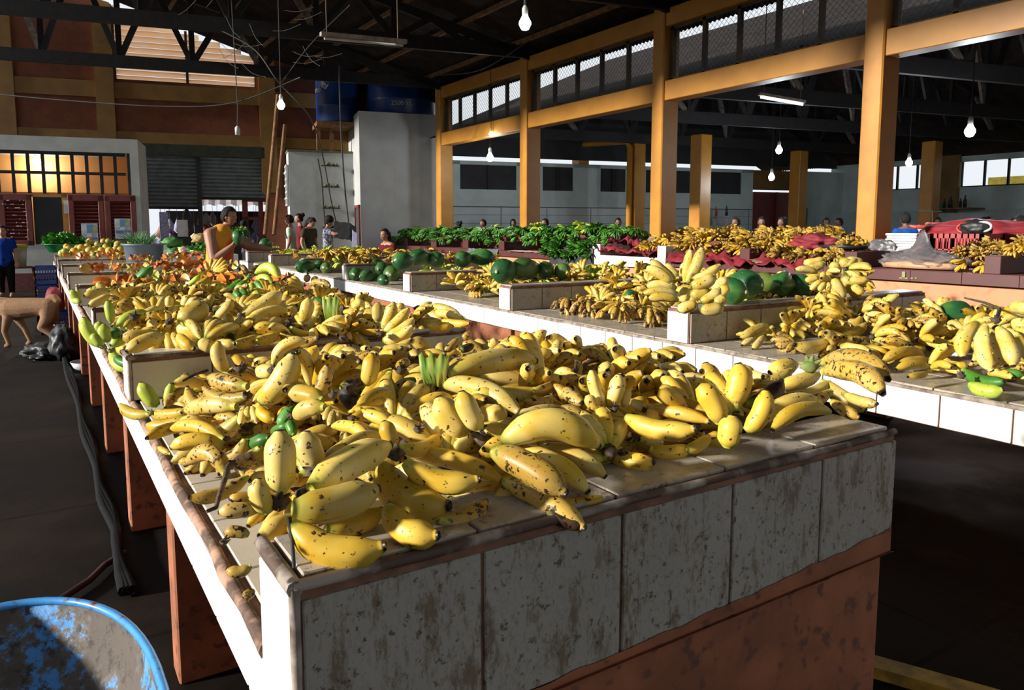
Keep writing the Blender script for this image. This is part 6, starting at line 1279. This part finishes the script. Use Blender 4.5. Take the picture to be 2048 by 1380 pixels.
for k in range(8): q = a+Vector((0, -.35+.1*k, 1.4)); mb = MB(); mb.lathe([(0, 0), (.045, 0), (.045, .14), (.03, .17), (0, .17)], 10, q); tag(mb.build('jar', M('jar_amber', (.5, .4, .15), .4), smooth=True), 'jar on the pale rack near the far wall', 'jar', 'jars on the rack')
mb = MB(); p = at_(1900, 25.6, 2.1); mb.box((25.4, p.y-.6, 2.1), (26.55, p.y+.5, 2.15)); tag(mb.build('wall_shelf', WOODP), 'wooden wall shelf carrying dark bottles on the right wall', 'shelf')
mb = MB(); p = at_(1835, 26.5, 0)
mb.box((26.3, at_(1888, 26.5, 0).y, 2.05), (26.5, at_(1860, 26.5, 0).y+.2, 2.3)); tag(mb.build('green_box', M('box_green', (.02, .14, .05), .6)), 'dark green box hanging on the right wall', 'box')
t = thing('chair', 'wooden chair turned upside down on a table beside the scraped column', 'chair', at_(1195, 17.3, 1.05))
for (x, y, x2, y2, z) in ((-.15, -.2, -.1, -.28, 1.1), (.2, -.2, .2, -.2, .8), (-.15, .2, -.1, .22, 1.0), (.2, .2, .2, .25, 1.15)): mb = MB(); mb.tube([(x, y, 0), (x2, y2, z)], .025, 6); mb.build('leg', WOODP, t, origin=(0, 0, 0))
mb = MB(); mb.bbox((-.2, -.24, .42), (.24, .24, .46)); mb.build('seat', WOODP, t, origin=(0, 0, 0)); mb = MB(); mb.tube([(.2, -.2, .7), (.2, .2, .75)], .02, 6); mb.build('rail', WOODP, t, origin=(0, 0, 0))
mb = MB(); p = at_(1595, 22.3, 0); q = at_(1860, 23.3, 0); mb.tube([(23.28, q.y-.05, 2.0), (23.28, q.y+.47, 2.02), (23.8, q.y+.47, 2.0), (23.8, q.y-.05, 2.0), (23.28, q.y-.05, 1.98), (23.25, q.y-.1, 1.6)], .02, 6); tag(mb.build('white_string', SOCK), 'white string tied round the slim ochre column', 'string')
mb = MB(); mb.box((18.6, 1, 0), (18.65, 1.02, .02))
mb = MB(); p = atn(1608, 423, 22.9); mb.box((p.x-.2, p.y-.06, 1.55), (p.x+.15, p.y, 2.25)); tag(mb.build('fuse_box', M('fuse_grey', (.18, .2, .2), .6)), 'grey fuse box on the far wall', 'fuse box')
# goods on the far small counters (x 335-400)
for k, (px, py, c) in enumerate(((345, 478, (.05, .2, .03)), (352, 496, (.03, .12, .03)), (372, 496, (.5, .5, .2)), (383, 497, (.3, .1, .3)), (400, 496, (.5, .12, .12)), (405, 470, (.3, .2, .05)))):
    p = atd(px, py, 15); lump(p-Vector((0, 0, .15)), .14, (1.3, 1, .8), M('veg_%d' % k, c, .6), 'vegetable_bundle', ['green leaf bundle at the far small counter', 'dark green squash pile at the far counter', 'yellow packets at the far counter', 'purple packets at the far counter', 'pink packet at the far counter end', 'brown root bundle at the far counter'][k], 'vegetables', .5, k+2, 3, 6)
c4 = thing('market_counter', 'small white counter beyond the left counter, seen under the shutters', 'counter', (2.2, 14.6, 0))
mb = MB(); mb.bbox((0, 0, .64), (1.0, 5.0, .78)); mb.build('counter_slab', T_SIDE, c4, origin=(0, 0, 0))
for y in (0, 1.6, 3.2): mb = MB(); mb.bbox((0, y, .78), (1.0, y+.2, 1.0)); mb.build('divider', T_SIDE, c4, origin=(0, 0, 0)); mb = MB(); mb.bbox((.1, y+.3, 0), (.9, y+.4, .64)); mb.build('leg', BRICK, c4, origin=(0, 0, 0))
mb = MB(); frilly(mb, atd(765-0, 470, 15) if False else Vector((2.7, 15.2, 1.03)), .3, .25, 60, 77); tag(mb.build('leafy_greens', LEAF), 'leafy greens on the small white counter', 'greens', kind='stuff')
# =============== PEOPLE AND DOG ===============
SKIN = M('skin_brown', (.34, .17, .10), .55, (.28, .13, .08), 4); SKIND = M('skin_dark', (.16, .075, .045), .55, (.12, .055, .035), 4)
HAIR = M('hair_black', (.007, .006, .006), .75, (.012, .010, .009), 20, spec=.2)
def skin_mesh(verts, edges, radii, root=0, sub=2):
    """union-ready tapered capsules along the skeleton; a voxel remesh on the body fuses them"""
    bm = bmesh.new(); n = 14
    for i, j in edges:
        a, b = Vector(verts[i]), Vector(verts[j]); ra, rb = radii[i], radii[j]
        ra = ra if isinstance(ra, tuple) else (ra, ra); rb = rb if isinstance(rb, tuple) else (rb, rb)
        d = (b-a); L = d.length; d = d/L if L > 1e-6 else Vector((0, 0, 1))
        # first radius is across (y), second is front to back
        s = Vector((0, 1, 0)) - d*d.y
        s = s.normalized() if s.length > .2 else (Vector((1, 0, 0))-d*d.x).normalized()
        f = d.cross(s); rings = []
        for c, r, sg in ((a, ra, -1), (b, rb, 1)):
            m = (r[0]+r[1])/2; ks = (90, 60, 30, 0) if sg < 0 else (0, 30, 60, 90)
            for k in ks:
                ang = math.radians(k); cs = math.cos(ang) if k < 90 else .02
                rings.append([bm.verts.new(c+d*(sg*m*math.sin(ang))+(s*(math.cos(t)*r[0])+f*(math.sin(t)*r[1]))*cs) for t in [2*math.pi*q/n for q in range(n)]])
        for r0, r1 in zip(rings, rings[1:]):
            for q in range(n): bm.faces.new((r0[q], r0[(q+1) % n], r1[(q+1) % n], r1[q]))
        bm.faces.new(list(reversed(rings[0]))); bm.faces.new(rings[-1])
    bmesh.ops.recalc_face_normals(bm, faces=bm.faces[:]); return bm
def fuse(o, vox, it=4):
    rm = o.modifiers.new('r', 'REMESH'); rm.mode = 'VOXEL'; rm.voxel_size = vox; rm.use_smooth_shade = True
    cs = o.modifiers.new('c', 'SMOOTH'); cs.iterations = it; cs.factor = .5; return o
def person(loc, rz, J, label, shirt=None, pants=None, skin=SKIN, hair='short', detail=False, sleeve=.5, mats=None, headdir=(1, 0, 0), headtilt=0):
    """J: joints in local metres (x forward, y left, z up)"""
    t = thing('person', label, 'person', loc, rz); V = Vector
    names = ['pelvis', 'waist', 'chest', 'neck', 'headb', 'shL', 'elL', 'wrL', 'shR', 'elR', 'wrR', 'hipL', 'knL', 'anL', 'toeL', 'hipR', 'knR', 'anR', 'toeR']
    P = [V(J[n]) for n in names]; idx = {n: i for i, n in enumerate(names)}
    E_ = [('pelvis', 'waist'), ('waist', 'chest'), ('chest', 'neck'), ('neck', 'headb'), ('chest', 'shL'), ('neck', 'shL'), ('shL', 'elL'), ('elL', 'wrL'), ('chest', 'shR'), ('neck', 'shR'), ('shR', 'elR'), ('elR', 'wrR'), ('pelvis', 'hipL'), ('hipL', 'knL'), ('knL', 'anL'), ('anL', 'toeL'), ('pelvis', 'hipR'), ('hipR', 'knR'), ('knR', 'anR'), ('anR', 'toeR')]
    b = J.get('build', 1.0); rad = dict(pelvis=(.15*b, .11*b), waist=(.13*b, .10*b), chest=(.15*b, .105*b), neck=.052, headb=.05, shL=.062*b, elL=.045*b, wrL=.027, shR=.062*b, elR=.045*b, wrR=.027, hipL=.09*b, knL=.06*b, anL=.04, toeL=.035, hipR=.09*b, knR=.06*b, anR=.04, toeR=.035)
    bm = skin_mesh(P, [(idx[a], idx[c]) for a, c in E_], [rad[n] for n in names], 0, 2)
    # head with face
    hd = V(headdir).normalized(); hb = V(J['headb']); up = V((0, 0, 1)); side = up.cross(hd).normalized(); up2 = hd.cross(side)
    hc = hb+up2*.105+hd*.025; HX = Matrix((( hd.x, side.x, up2.x, hc.x), (hd.y, side.y, up2.y, hc.y), (hd.z, side.z, up2.z, hc.z), (0, 0, 0, 1)))
    hbm = bmesh.new(); bmesh.ops.create_icosphere(hbm, subdivisions=4, radius=1)
    for v in hbm.verts:
        x, y, z = v.co; q = V((x*.095, y*.075, z*.118))
        if z < -.1: q.y *= 1-.32*(-z-.1); q.x = q.x*(1-.10*(-z)) + (.012 if x > 0 else -.01)*(-z)
        if x > .3:
            q.x += .020*math.exp(-((y/.16)**2+((z+.12)/.22)**2))       # nose
            q.x -= .010*math.exp(-(((abs(y)-.36)/.16)**2+((z-.10)/.12)**2))  # eye sockets
            q.x += .006*math.exp(-((y/.3)**2+((z+.46)/.07)**2))+.005*math.exp(-((y/.28)**2+((z+.56)/.06)**2))   # lips
            q.x += .008*math.exp(-((y/.3)**2+((z+.88)/.16)**2))
        v.co = HX @ q
    me2 = bpy.data.meshes.new('h'); hbm.to_mesh(me2); hbm.free(); bm.from_mesh(me2)
    for s in (-1, 1):
        eb = bmesh.new(); bmesh.ops.create_icosphere(eb, subdivisions=2, radius=1)
        for v in eb.verts: v.co = HX @ V((v.co.x*.020-.005, s*.078+v.co.y*.009, v.co.z*.032-.005))
        m3 = bpy.data.meshes.new('e'); eb.to_mesh(m3); eb.free(); bm.from_mesh(m3)
    # hands
    for sN, sgn in (('L', 1), ('R', -1)):
        w_ = V(J['wr'+sN]); d = (w_-V(J['el'+sN])).normalized(); d = V(J.get('hd'+sN, d)).normalized(); pn = V(J.get('pn'+sN, (0, 0, 1))); pn = (pn-d*pn.dot(d)).normalized(); sd = d.cross(pn).normalized()
        vs = [w_-d*.01, w_+d*.04, w_+d*.075]; es = [(0, 1), (1, 2)]; rs = [.024, (.036, .017), (.038, .015)]
        hb2 = skin_mesh(vs, es, rs, 0, 2); m3 = bpy.data.meshes.new('hh'); hb2.to_mesh(m3); hb2.free(); bm.from_mesh(m3)
        curl = J.get('curl', .3)
        for k, (off, L) in enumerate(((-.030, .070), (-.010, .080), (.010, .075), (.029, .058))):
            b0 = w_+d*.068+sd*off; a1 = b0+d*L*.45-pn*L*.12*curl; a2 = a1+(d*(1-curl)-pn*curl).normalized()*L*.32; a3 = a2+(d*(1-1.5*curl)-pn*1.5*curl).normalized()*L*.25
            fb = skin_mesh([b0, a1, a2, a3], [(0, 1), (1, 2), (2, 3)], [.010, .0095, .009, .0075], 0, 1); m3 = bpy.data.meshes.new('f'); fb.to_mesh(m3); fb.free(); bm.from_mesh(m3)
        th = -sgn*J.get('thumb', 1); b0 = w_+d*.02+sd*.02*th; fb = skin_mesh([b0, b0+(d*.5+sd*.8*th)*.035, b0+(d*.9+sd*.7*th)*.06-pn*.01], [(0, 1), (1, 2)], [.014, .011, .009], 0, 1); m3 = bpy.data.meshes.new('f'); fb.to_mesh(m3); fb.free(); bm.from_mesh(m3)
    me = bpy.data.meshes.new('body'); bm.to_mesh(me); bm.free(); body = new_obj('body', me, skin, t); fuse(body, .008 if detail else .014, 3 if detail else 1)
    # eyes, brows
    mb = MB()
    for s in (-1, 1): mb.ball(HX @ V((.083, s*.030, .008)), .011, 2, (.8, 1.3, .7))
    mb.build('eyes', M('eye_dark', (.02, .015, .012), .3), t, origin=(0, 0, 0), smooth=True)
    mb = MB()
    mb.bar(HX @ V((.098, -.022, -.054)), HX @ V((.098, .022, -.054)), .006, .008); mb.build('mouth', M('lip', (.20, .06, .05), .5), t, origin=(0, 0, 0))
    # hair
    hm = bmesh.new(); bmesh.ops.create_icosphere(hm, subdivisions=4, radius=1)
    dele = []
    for v in hm.verts:
        x, y, z = v.co
        if (x > .35 and z < .52) or z < -.62 or (x > -.05 and z < -.05): dele.append(v); continue
        k = 1.0+.05*noise.noise(v.co*4)
        v.co = HX @ V((x*.112*k-.008, y*.093*k, z*.132*k+.006))
    bmesh.ops.delete(hm, geom=dele, context='VERTS'); mh = bpy.data.meshes.new('hair'); hm.to_mesh(mh); hm.free()
    for p in mh.polygons: p.use_smooth = True
    ho = new_obj('hair', mh, HAIR, t); sm = ho.modifiers.new('s', 'SOLIDIFY'); sm.thickness = .012
    if hair in ('bun', 'long', 'cap'):
        mb = MB()
        if hair == 'bun': mb.ball(HX @ V((-.10, 0, .09)), .06, 3, jit=.2)
        if hair == 'long': mb.tube([HX @ V((-.07, 0, .05)), HX @ V((-.10, 0, -.08)), HX @ V((-.10, .0, -.25)), HX @ V((-.08, 0, -.36))], [.07, .075, .055, .02], 12)
        if hair == 'cap': mb.ball(HX @ V((-.0, 0, .04)), .12, 3, (1, .85, .9))
        mb.build('hair_bun' if hair != 'cap' else 'cap', HAIR, t, origin=(0, 0, 0), smooth=True)
    # clothes: shells that follow the body
    if shirt:
        nm = ['pelvis', 'waist', 'chest', 'neckc', 'shL', 'sL', 'shR', 'sR']; nk = V(J['chest']).lerp(V(J['neck']), .45)
        sl = lambda a, c: V(J[a]).lerp(V(J[c]), sleeve)
        pts = [V(J['pelvis'])-V((0, 0, .05)), V(J['waist']), V(J['chest']), nk, V(J['shL']), sl('shL', 'elL'), V(J['shR']), sl('shR', 'elR')]
        es = [(0, 1), (1, 2), (2, 3), (2, 4), (2, 6)] + ([(4, 5), (6, 7)] if sleeve > 0 else [])
        rr = [(.172*b, .132*b), (.155*b, .122*b), (.170*b, .125*b), .075, .076*b, .068*b, .076*b, .068*b]
        if sleeve <= 0: pts[4] = V(J['chest']).lerp(V(J['shL']), .55); pts[6] = V(J['chest']).lerp(V(J['shR']), .55); pts = [pts[0], pts[1], pts[2], pts[3], pts[4], pts[6]]; es = [(0, 1), (1, 2), (2, 3), (2, 4), (2, 5)]; rr = rr[:4]+[.072*b, .072*b]
        sb = skin_mesh(pts, es, rr, 0, 2); ms = bpy.data.meshes.new('shirt'); sb.to_mesh(ms); sb.free()
        fuse(new_obj('shirt', ms, shirt, t), .02, 6)
    if pants:
        pts = [V(J['pelvis'])-V((0, 0, .01)), V(J['hipL']), V(J['knL']), V(J['anL'])+V((0, 0, .05)), V(J['hipR']), V(J['knR']), V(J['anR'])+V((0, 0, .05))]
        pb = skin_mesh(pts, [(0, 1), (1, 2), (2, 3), (0, 4), (4, 5), (5, 6)], [(.15*b, .135*b), .105*b, .078*b, .062, .105*b, .078*b, .062], 0, 2); mp = bpy.data.meshes.new('trousers'); pb.to_mesh(mp); pb.free(); fuse(new_obj('trousers', mp, pants, t), .02, 6)
    return t, HX
def stand(h=1.0, **k):
    J = dict(pelvis=(0, 0, .88), waist=(0, 0, 1.02), chest=(0, 0, 1.22), neck=(0, 0, 1.36), headb=(.01, 0, 1.41), shL=(0, .16, 1.29), elL=(-.02, .22, 1.04), wrL=(.05, .23, .82), shR=(0, -.16, 1.29), elR=(-.02, -.22, 1.04), wrR=(.05, -.23, .82), hipL=(0, .09, .80), knL=(.02, .10, .46), anL=(0, .10, .09), toeL=(.14, .11, .04), hipR=(0, -.09, .80), knR=(.02, -.10, .46), anR=(0, -.10, .09), toeR=(.14, -.11, .04))
    J.update(k); return {a: (tuple(c*h for c in v) if isinstance(v, tuple) else v) for a, v in J.items()}
def sit(h=1.0, sz=.45, **k):
    J = dict(pelvis=(0, 0, .56), waist=(.02, 0, .70), chest=(.06, 0, .92), neck=(.09, 0, 1.06), headb=(.11, 0, 1.11), shL=(.06, .16, .99), elL=(.12, .22, .76), wrL=(.32, .16, .72), shR=(.06, -.16, .99), elR=(.12, -.22, .76), wrR=(.32, -.16, .72), hipL=(.05, .09, .53), knL=(.42, .11, .52), anL=(.40, .11, .09), toeL=(.53, .11, .04), hipR=(.05, -.09, .53), knR=(.42, -.11, .52), anR=(.40, -.11, .09), toeR=(.53, -.11, .04))
    J.update(k); return {a: (tuple(c*h for c in v) if isinstance(v, tuple) else v) for a, v in J.items()}
CL = lambda n, c, c2=None, s=6: M('cloth_'+n, c, .9, c2, s, spec=.08)
# main figure: local +x points to the right of the picture along RT
yawR = -YAW
OR, nt, bs = base_mat('cloth_orange_red'); co = texco(nt); sp = nt.nodes.new('ShaderNodeSeparateXYZ'); nt.links.new(co, sp.inputs[0])
c = ramp(nt, sp.outputs[0], [(.47, (.62, .26, .012)), (.50, (.50, .07, .012))]); mr = nt.nodes.new('ShaderNodeMath'); mr.operation = 'MULTIPLY_ADD'; mr.inputs[1].default_value = 1.0; mr.inputs[2].default_value = .30
nt.links.new(sp.outputs[0], mr.inputs[0])
n = noise_tex(nt, co, 3, 2); ad = nt.nodes.new('ShaderNodeMath'); ad.operation = 'MULTIPLY_ADD'; ad.inputs[1].default_value = -.25; nt.links.new(sp.outputs[2], ad.inputs[0]); nt.links.new(mr.outputs[0], ad.inputs[2])
ad2 = nt.nodes.new('ShaderNodeMath'); ad2.operation = 'MULTIPLY_ADD'; ad2.inputs[1].default_value = .12; nt.links.new(n, ad2.inputs[0]); nt.links.new(ad.outputs[0], ad2.inputs[2])
c = ramp(nt, ad2.outputs[0], [(.20, (.62, .27, .012)), (.23, (.48, .06, .012))]); nt.links.new(c, bs.inputs['Base Color']); bs.inputs['Roughness'].default_value = .8
wl = atd(436, 500, 9.9); wl = Vector((wl.x, wl.y, 0)); SH = 1.0
J = stand(1.06, build=1.38, waist=(.02, 0, 1.06), chest=(.04, 0, 1.27), neck=(.10, 0, 1.42), headb=(.13, 0, 1.455), shL=(.06, .18, 1.31), elL=(.32, .26, 1.17), wrL=(.62, .18, 1.14), shR=(-.02, -.17, 1.33), elR=(.05, -.26, 1.02), wrR=(.27, -.22, 1.20), hdR=(.55, .05, .8), pnR=(.7, 0, -.5), hdL=(1, -.1, .05), pnL=(0, 0, 1), curl=.35)
lady, HXl = person(wl, yawR, J, 'woman in an orange-red sleeveless top holding up a green papaya between the counters', OR, CL('denim', (.02, .06, .16)), SKIN, 'short', True, 0, headdir=(.95, -.22, -.12))
q = (Matrix.Translation(wl) @ Matrix.Rotation(yawR, 4, 'Z')) @ Vector((.36, -.24, 1.37))
PP[1].put(q, (0, R(70), yawR+R(-70)), .86, 'ribbed green papaya held up in the hand of the woman in orange', None)
mb = MB(); frilly(mb, atd(478, 463, 10.4)-Vector((0, 0, .08)), .12, .16, 90, 99); tag(mb.build('lettuce', LEAF), 'frilly green lettuce head beyond the held papaya', 'lettuce', kind='stuff')
# four people by the tank house and others
FLORAL = CL('floral', (.04, .05, .09), (.45, .45, .55), 22)
def at_head(px, py, dep): return atd(px, py, dep)
def put_person(px, py, dep, rz, mk, h, *a, **k):
    """stand the figure on the floor so that its head shows at the pixel"""
    p = atd(px, py, dep); return person(Vector((p.x, p.y, 0)), rz, mk(h, **k.pop('J', {})), *a, **k)
put_person(581, 440, 18.4, R(150), stand, 1.12, 'person in a pale green top, leftmost of the group by the tank house', CL('mint', (.5, .62, .5)), CL('dk', (.03, .03, .04)), SKIN, 'short')
put_person(600, 436, 19, R(170), stand, 1.15, 'person with hair in a high bun behind the pale green top', CL('maroon', (.15, .02, .03)), CL('dk', (.03, .03, .04)), SKIN, 'bun')
put_person(618, 450, 18.3, R(-60), stand, 1.1, 'person in an olive brown top bending the head towards the counter', CL('olive', (.05, .045, .025)), CL('dk', (.03, .03, .04)), SKIN, 'long', headdir=(.8, 0, -.6))
put_person(655, 446, 18.1, R(-32), stand, 1.1, 'person in a dark cap and floral blouse holding up black cloth', FLORAL, CL('dk', (.03, .03, .04)), SKIN, 'cap', J=dict(elR=(.22, -.24, 1.22), wrR=(.48, -.2, 1.24), elL=(.22, .2, 1.2), wrL=(.5, .12, 1.26)))
cloth([atd(668, 460, 17.9), atd(700, 464, 17.6), atd(712, 472, 17.6)], 0, (0, .05, -.40), CL('black', (.012, .012, .014)), 'black_cloth', 'black garment held up by the person in the floral blouse', .03, 4)
cloth([atd(704, 480, 17.4), atd(714, 486, 17.4)], 0, (0, .05, -.45), CL('lilac', (.25, .25, .38)), 'lilac_cloth', 'pale lilac cloth hanging below the black garment', .02, 5)
put_person(780, 476, 15.5, R(200), sit, 1.12, 'seated woman in a dark red top at the left end of the green bananas', CL('dred', (.10, .015, .02)), CL('dk', (.03, .03, .04)), SKIN, 'long', J=dict(pelvis=(0, 0, .6)))
put_person(6, 470, 15.9, R(-100), stand, .93, 'woman in a blue shirt and black trousers at the left frame edge', CL('royal', (.008, .03, .22)), CL('blk', (.008, .008, .01)), SKIN, 'short', J=dict(wrR=(.06, -.24, .84), elR=(-.02, -.26, 1.04)))
put_person(490, 425, 22, R(180), stand, 1.05, 'dim figure in a cap outside beyond the raised shutter', CL('greyd', (.10, .10, .11)), CL('dk', (.03, .03, .04)), SKIND, 'cap')
far = [(918, 452, 19.5, 'person behind the first stretch of green bananas, hair in a small bun', 'dk', 'bun'), (968, 440, 19.5, 'person in a pale lilac shirt behind the green bananas', 'lil', 'short'), (1026, 442, 18.5, 'woman in a crimson top behind the green bananas beside the column', 'crim', 'long'), (1092, 446, 19, 'dark haired head just right of the second tall column', 'dk', 'short'), (1236, 432, 20, 'person with long hair sitting beyond the upturned chair', 'dk', 'long'), (1474, 442, 18.5, 'person in a white shirt at the stall table near the doorway', 'wht', 'short'), (1522, 440, 18, 'dark figure with long hair before the bright doorway', 'blk', 'long'), (1566, 436, 18.5, 'woman in a plum top with tied hair near the slim column', 'plum', 'bun'), (1652, 443, 20, 'person before the lit grey wall', 'blk', 'short'), (1680, 443, 20, 'person right of the one before the lit grey wall', 'dk', 'short'), (1875, 440, 19, 'small figure left of the red-lidded bucket', 'dk', 'short'), (1972, 424, 18.5, 'person with curly hair at the blue topped table', 'oliv', 'bun'), (2030, 430, 19, 'person at the far right in a navy shirt', 'navy', 'short')]
cols = dict(dk=(.03, .03, .04), lil=(.35, .32, .42), crim=(.22, .02, .05), wht=(.5, .5, .5), blk=(.012, .012, .014), plum=(.10, .02, .06), oliv=(.08, .07, .02), navy=(.02, .03, .08))
for i, (px, py, dp, lab, c, hr) in enumerate(far):
    dp = max(dp, depth(atx(px, 455, 12.3)) if px > 1000 else depth(atn(px, 455, 22.5))); p = atd(px, py, dp); hz = p.z
    put_person(px, py, dp, R(180+(i*67) % 140-70), stand, max(.85, min(1.08, (hz+.02)/1.52)), lab, CL(c, cols[c]), CL('dk', (.03, .03, .04)), SKIND, hr)
put_person(1812, 440, 14.2, R(60), stand, 1.1, 'child in a bright blue shirt seen from behind near the foam trays', CL('bright_blue', (.01, .07, .32)), CL('dk', (.03, .03, .04)), SKIND, 'short')
STR, nt, bs = base_mat('cloth_striped'); wv = nt.nodes.new('ShaderNodeTexWave'); wv.bands_direction = 'Z'; wv.inputs['Scale'].default_value = 4.2; nt.links.new(texco(nt), wv.inputs[0])
nt.links.new(ramp(nt, wv.outputs[1], [(.45, (.02, .03, .12)), (.55, (.42, .38, .35))]), bs.inputs['Base Color']); MATS['str'] = STR
put_person(1730, 428, 14.5, R(120), stand, 1.0, 'person in a navy striped top leaning behind the nearest tall column', STR, CL('navyb', (.02, .05, .25)), SKIND, 'short')
put_person(2046, 420, 10.8, R(100), stand, 1.02, 'dark clothed figure cut by the right frame edge', CL('black2', (.012, .014, .02)), CL('blk', (.008, .008, .01)), SKIND, 'short', J=dict(elR=(.1, -.25, 1.1)))
# ---- dog: walking left, head leaving the frame
FUR, nt, bs = base_mat('fur_tan'); co = texco(nt); n = noise_tex(nt, co, 5, 5); n2 = noise_tex(nt, texco(nt, 'Object', (1, 1, 5)), 60, 4)
c = ramp(nt, n, [(.35, (.15, .068, .028)), (.65, (.22, .12, .055))]); nt.links.new(mix(nt, .5, c, ramp(nt, n2, [(.35, (.18, .08, .035)), (.65, (.45, .28, .15))])), bs.inputs['Base Color']); bs.inputs['Roughness'].default_value = .9; bump(nt, n2, bs, .5, .01)
dp = atz(62, 692, 0); t = thing('dog', 'tan dog walking left along the aisle, head half out of the frame', 'dog', dp, yawR+math.pi)
V = Vector
pts = [(-.26, 0, .50), (-.12, 0, .50), (.05, 0, .485), (.22, 0, .48), (.33, 0, .52), (.42, 0, .55), (.50, 0, .54), (.58, 0, .515),
       (.22, .075, .36), (.27, .08, .20), (.22, .08, .03), (.26, .08, .015), (.20, -.075, .36), (.12, -.08, .22), (.05, -.08, .04), (.09, -.08, .02),
       (-.27, .07, .36), (-.20, .08, .25), (-.33, .08, .15), (-.31, .08, .02), (-.26, .08, .012), (-.26, -.07, .36), (-.16, -.08, .25), (-.26, -.08, .14), (-.20, -.08, .02), (-.15, -.08, .012),
       (-.34, 0, .52), (-.38, 0, .58), (-.34, 0, .63), (-.27, 0, .63)]
ed = [(0, 1), (1, 2), (2, 3), (3, 4), (4, 5), (5, 6), (6, 7), (3, 8), (8, 9), (9, 10), (10, 11), (3, 12), (12, 13), (13, 14), (14, 15), (0, 16), (16, 17), (17, 18), (18, 19), (19, 20), (0, 21), (21, 22), (22, 23), (23, 24), (24, 25), (0, 26), (26, 27), (27, 28), (28, 29)]
rd = [.115, .12, .135, .14, .11, .085, .07, .045, .06, .035, .026, .028, .06, .035, .026, .028, .075, .05, .03, .024, .028, .075, .05, .03, .024, .028, .045, .04, .038, .025]
bm = skin_mesh([V(p) for p in pts], ed, rd, 2, 2)
for s in (-1, 1):
    eb = bmesh.new(); bmesh.ops.create_cone(eb, segments=10, radius1=.035, radius2=.005, depth=.08, cap_ends=True)
    for v in eb.verts: v.co = V((v.co.x*.5+.45, v.co.y+s*.05, v.co.z+.63))
    m3 = bpy.data.meshes.new('e'); eb.to_mesh(m3); eb.free(); bm.from_mesh(m3)
me = bpy.data.meshes.new('dog_body'); bm.to_mesh(me); bm.free(); b_ = new_obj('body', me, FUR, t); fuse(b_, .01, 6)

# =============== DECIDE WHICH HEAPED HANDS STAND ALONE ===============
def visible(q):
    c = depth(q); d = q-CC; x = 1024+F*d.dot(RT)/c; y = CYP-F*d.dot(UP)/c; return -40 < x < 2090 and -40 < y < 1420
RECS = [r for r in RECS if visible(r[1])]
green = [r for r in RECS if r[7]]; yel = [r for r in RECS if not r[7]]
yel.sort(key=lambda r: depth(r[1])*(1.9 if r[6] else 1.0))
solo = yel[:215]+green[:150]; rest = yel[215:]+green[150:]
for (p, q, rot, sc, lab, grp, low, g) in solo:
    o = p.put(q, rot, sc, lab, grp)
    if g: o.name = 'green_banana_hand'
big = bmesh.new(); bu = big.loops.layers.uv.new('UVMap'); mlist = []
for (p, q, rot, sc, lab, grp, low, g) in rest:
    X = Matrix.LocRotScale(q, Euler(rot), Vector((sc,)*3))
    for me, off in ([(c.data, c.location) for c in p.o.children] or [(p.o.data, Vector((0, 0, 0)))]):
        mt = me.materials[0]
        if mt not in mlist: mlist.append(mt)
        n0 = len(big.faces); nv0 = len(big.verts); big.from_mesh(me); big.verts.ensure_lookup_table(); big.faces.ensure_lookup_table()
        for v in big.verts[nv0:]: v.co = X @ (v.co+off)
        mi = mlist.index(mt)
        for f in big.faces[n0:]: f.material_index = mi; f.smooth = True
me = bpy.data.meshes.new('banana_heap'); big.to_mesh(me); big.free()
for mt in mlist: me.materials.append(mt)
o = new_obj('banana_heap', me, None); tag(o, 'mass of further banana hands filling the counters beneath and behind the larger ones', 'bananas', None, 'stuff')
for P in (NP, FP):
    for k in P:
        for p in P[k]:
            if not p.used:
                for ch in list(p.o.children): bpy.data.objects.remove(ch, do_unlink=True)
                bpy.data.objects.remove(p.o, do_unlink=True)
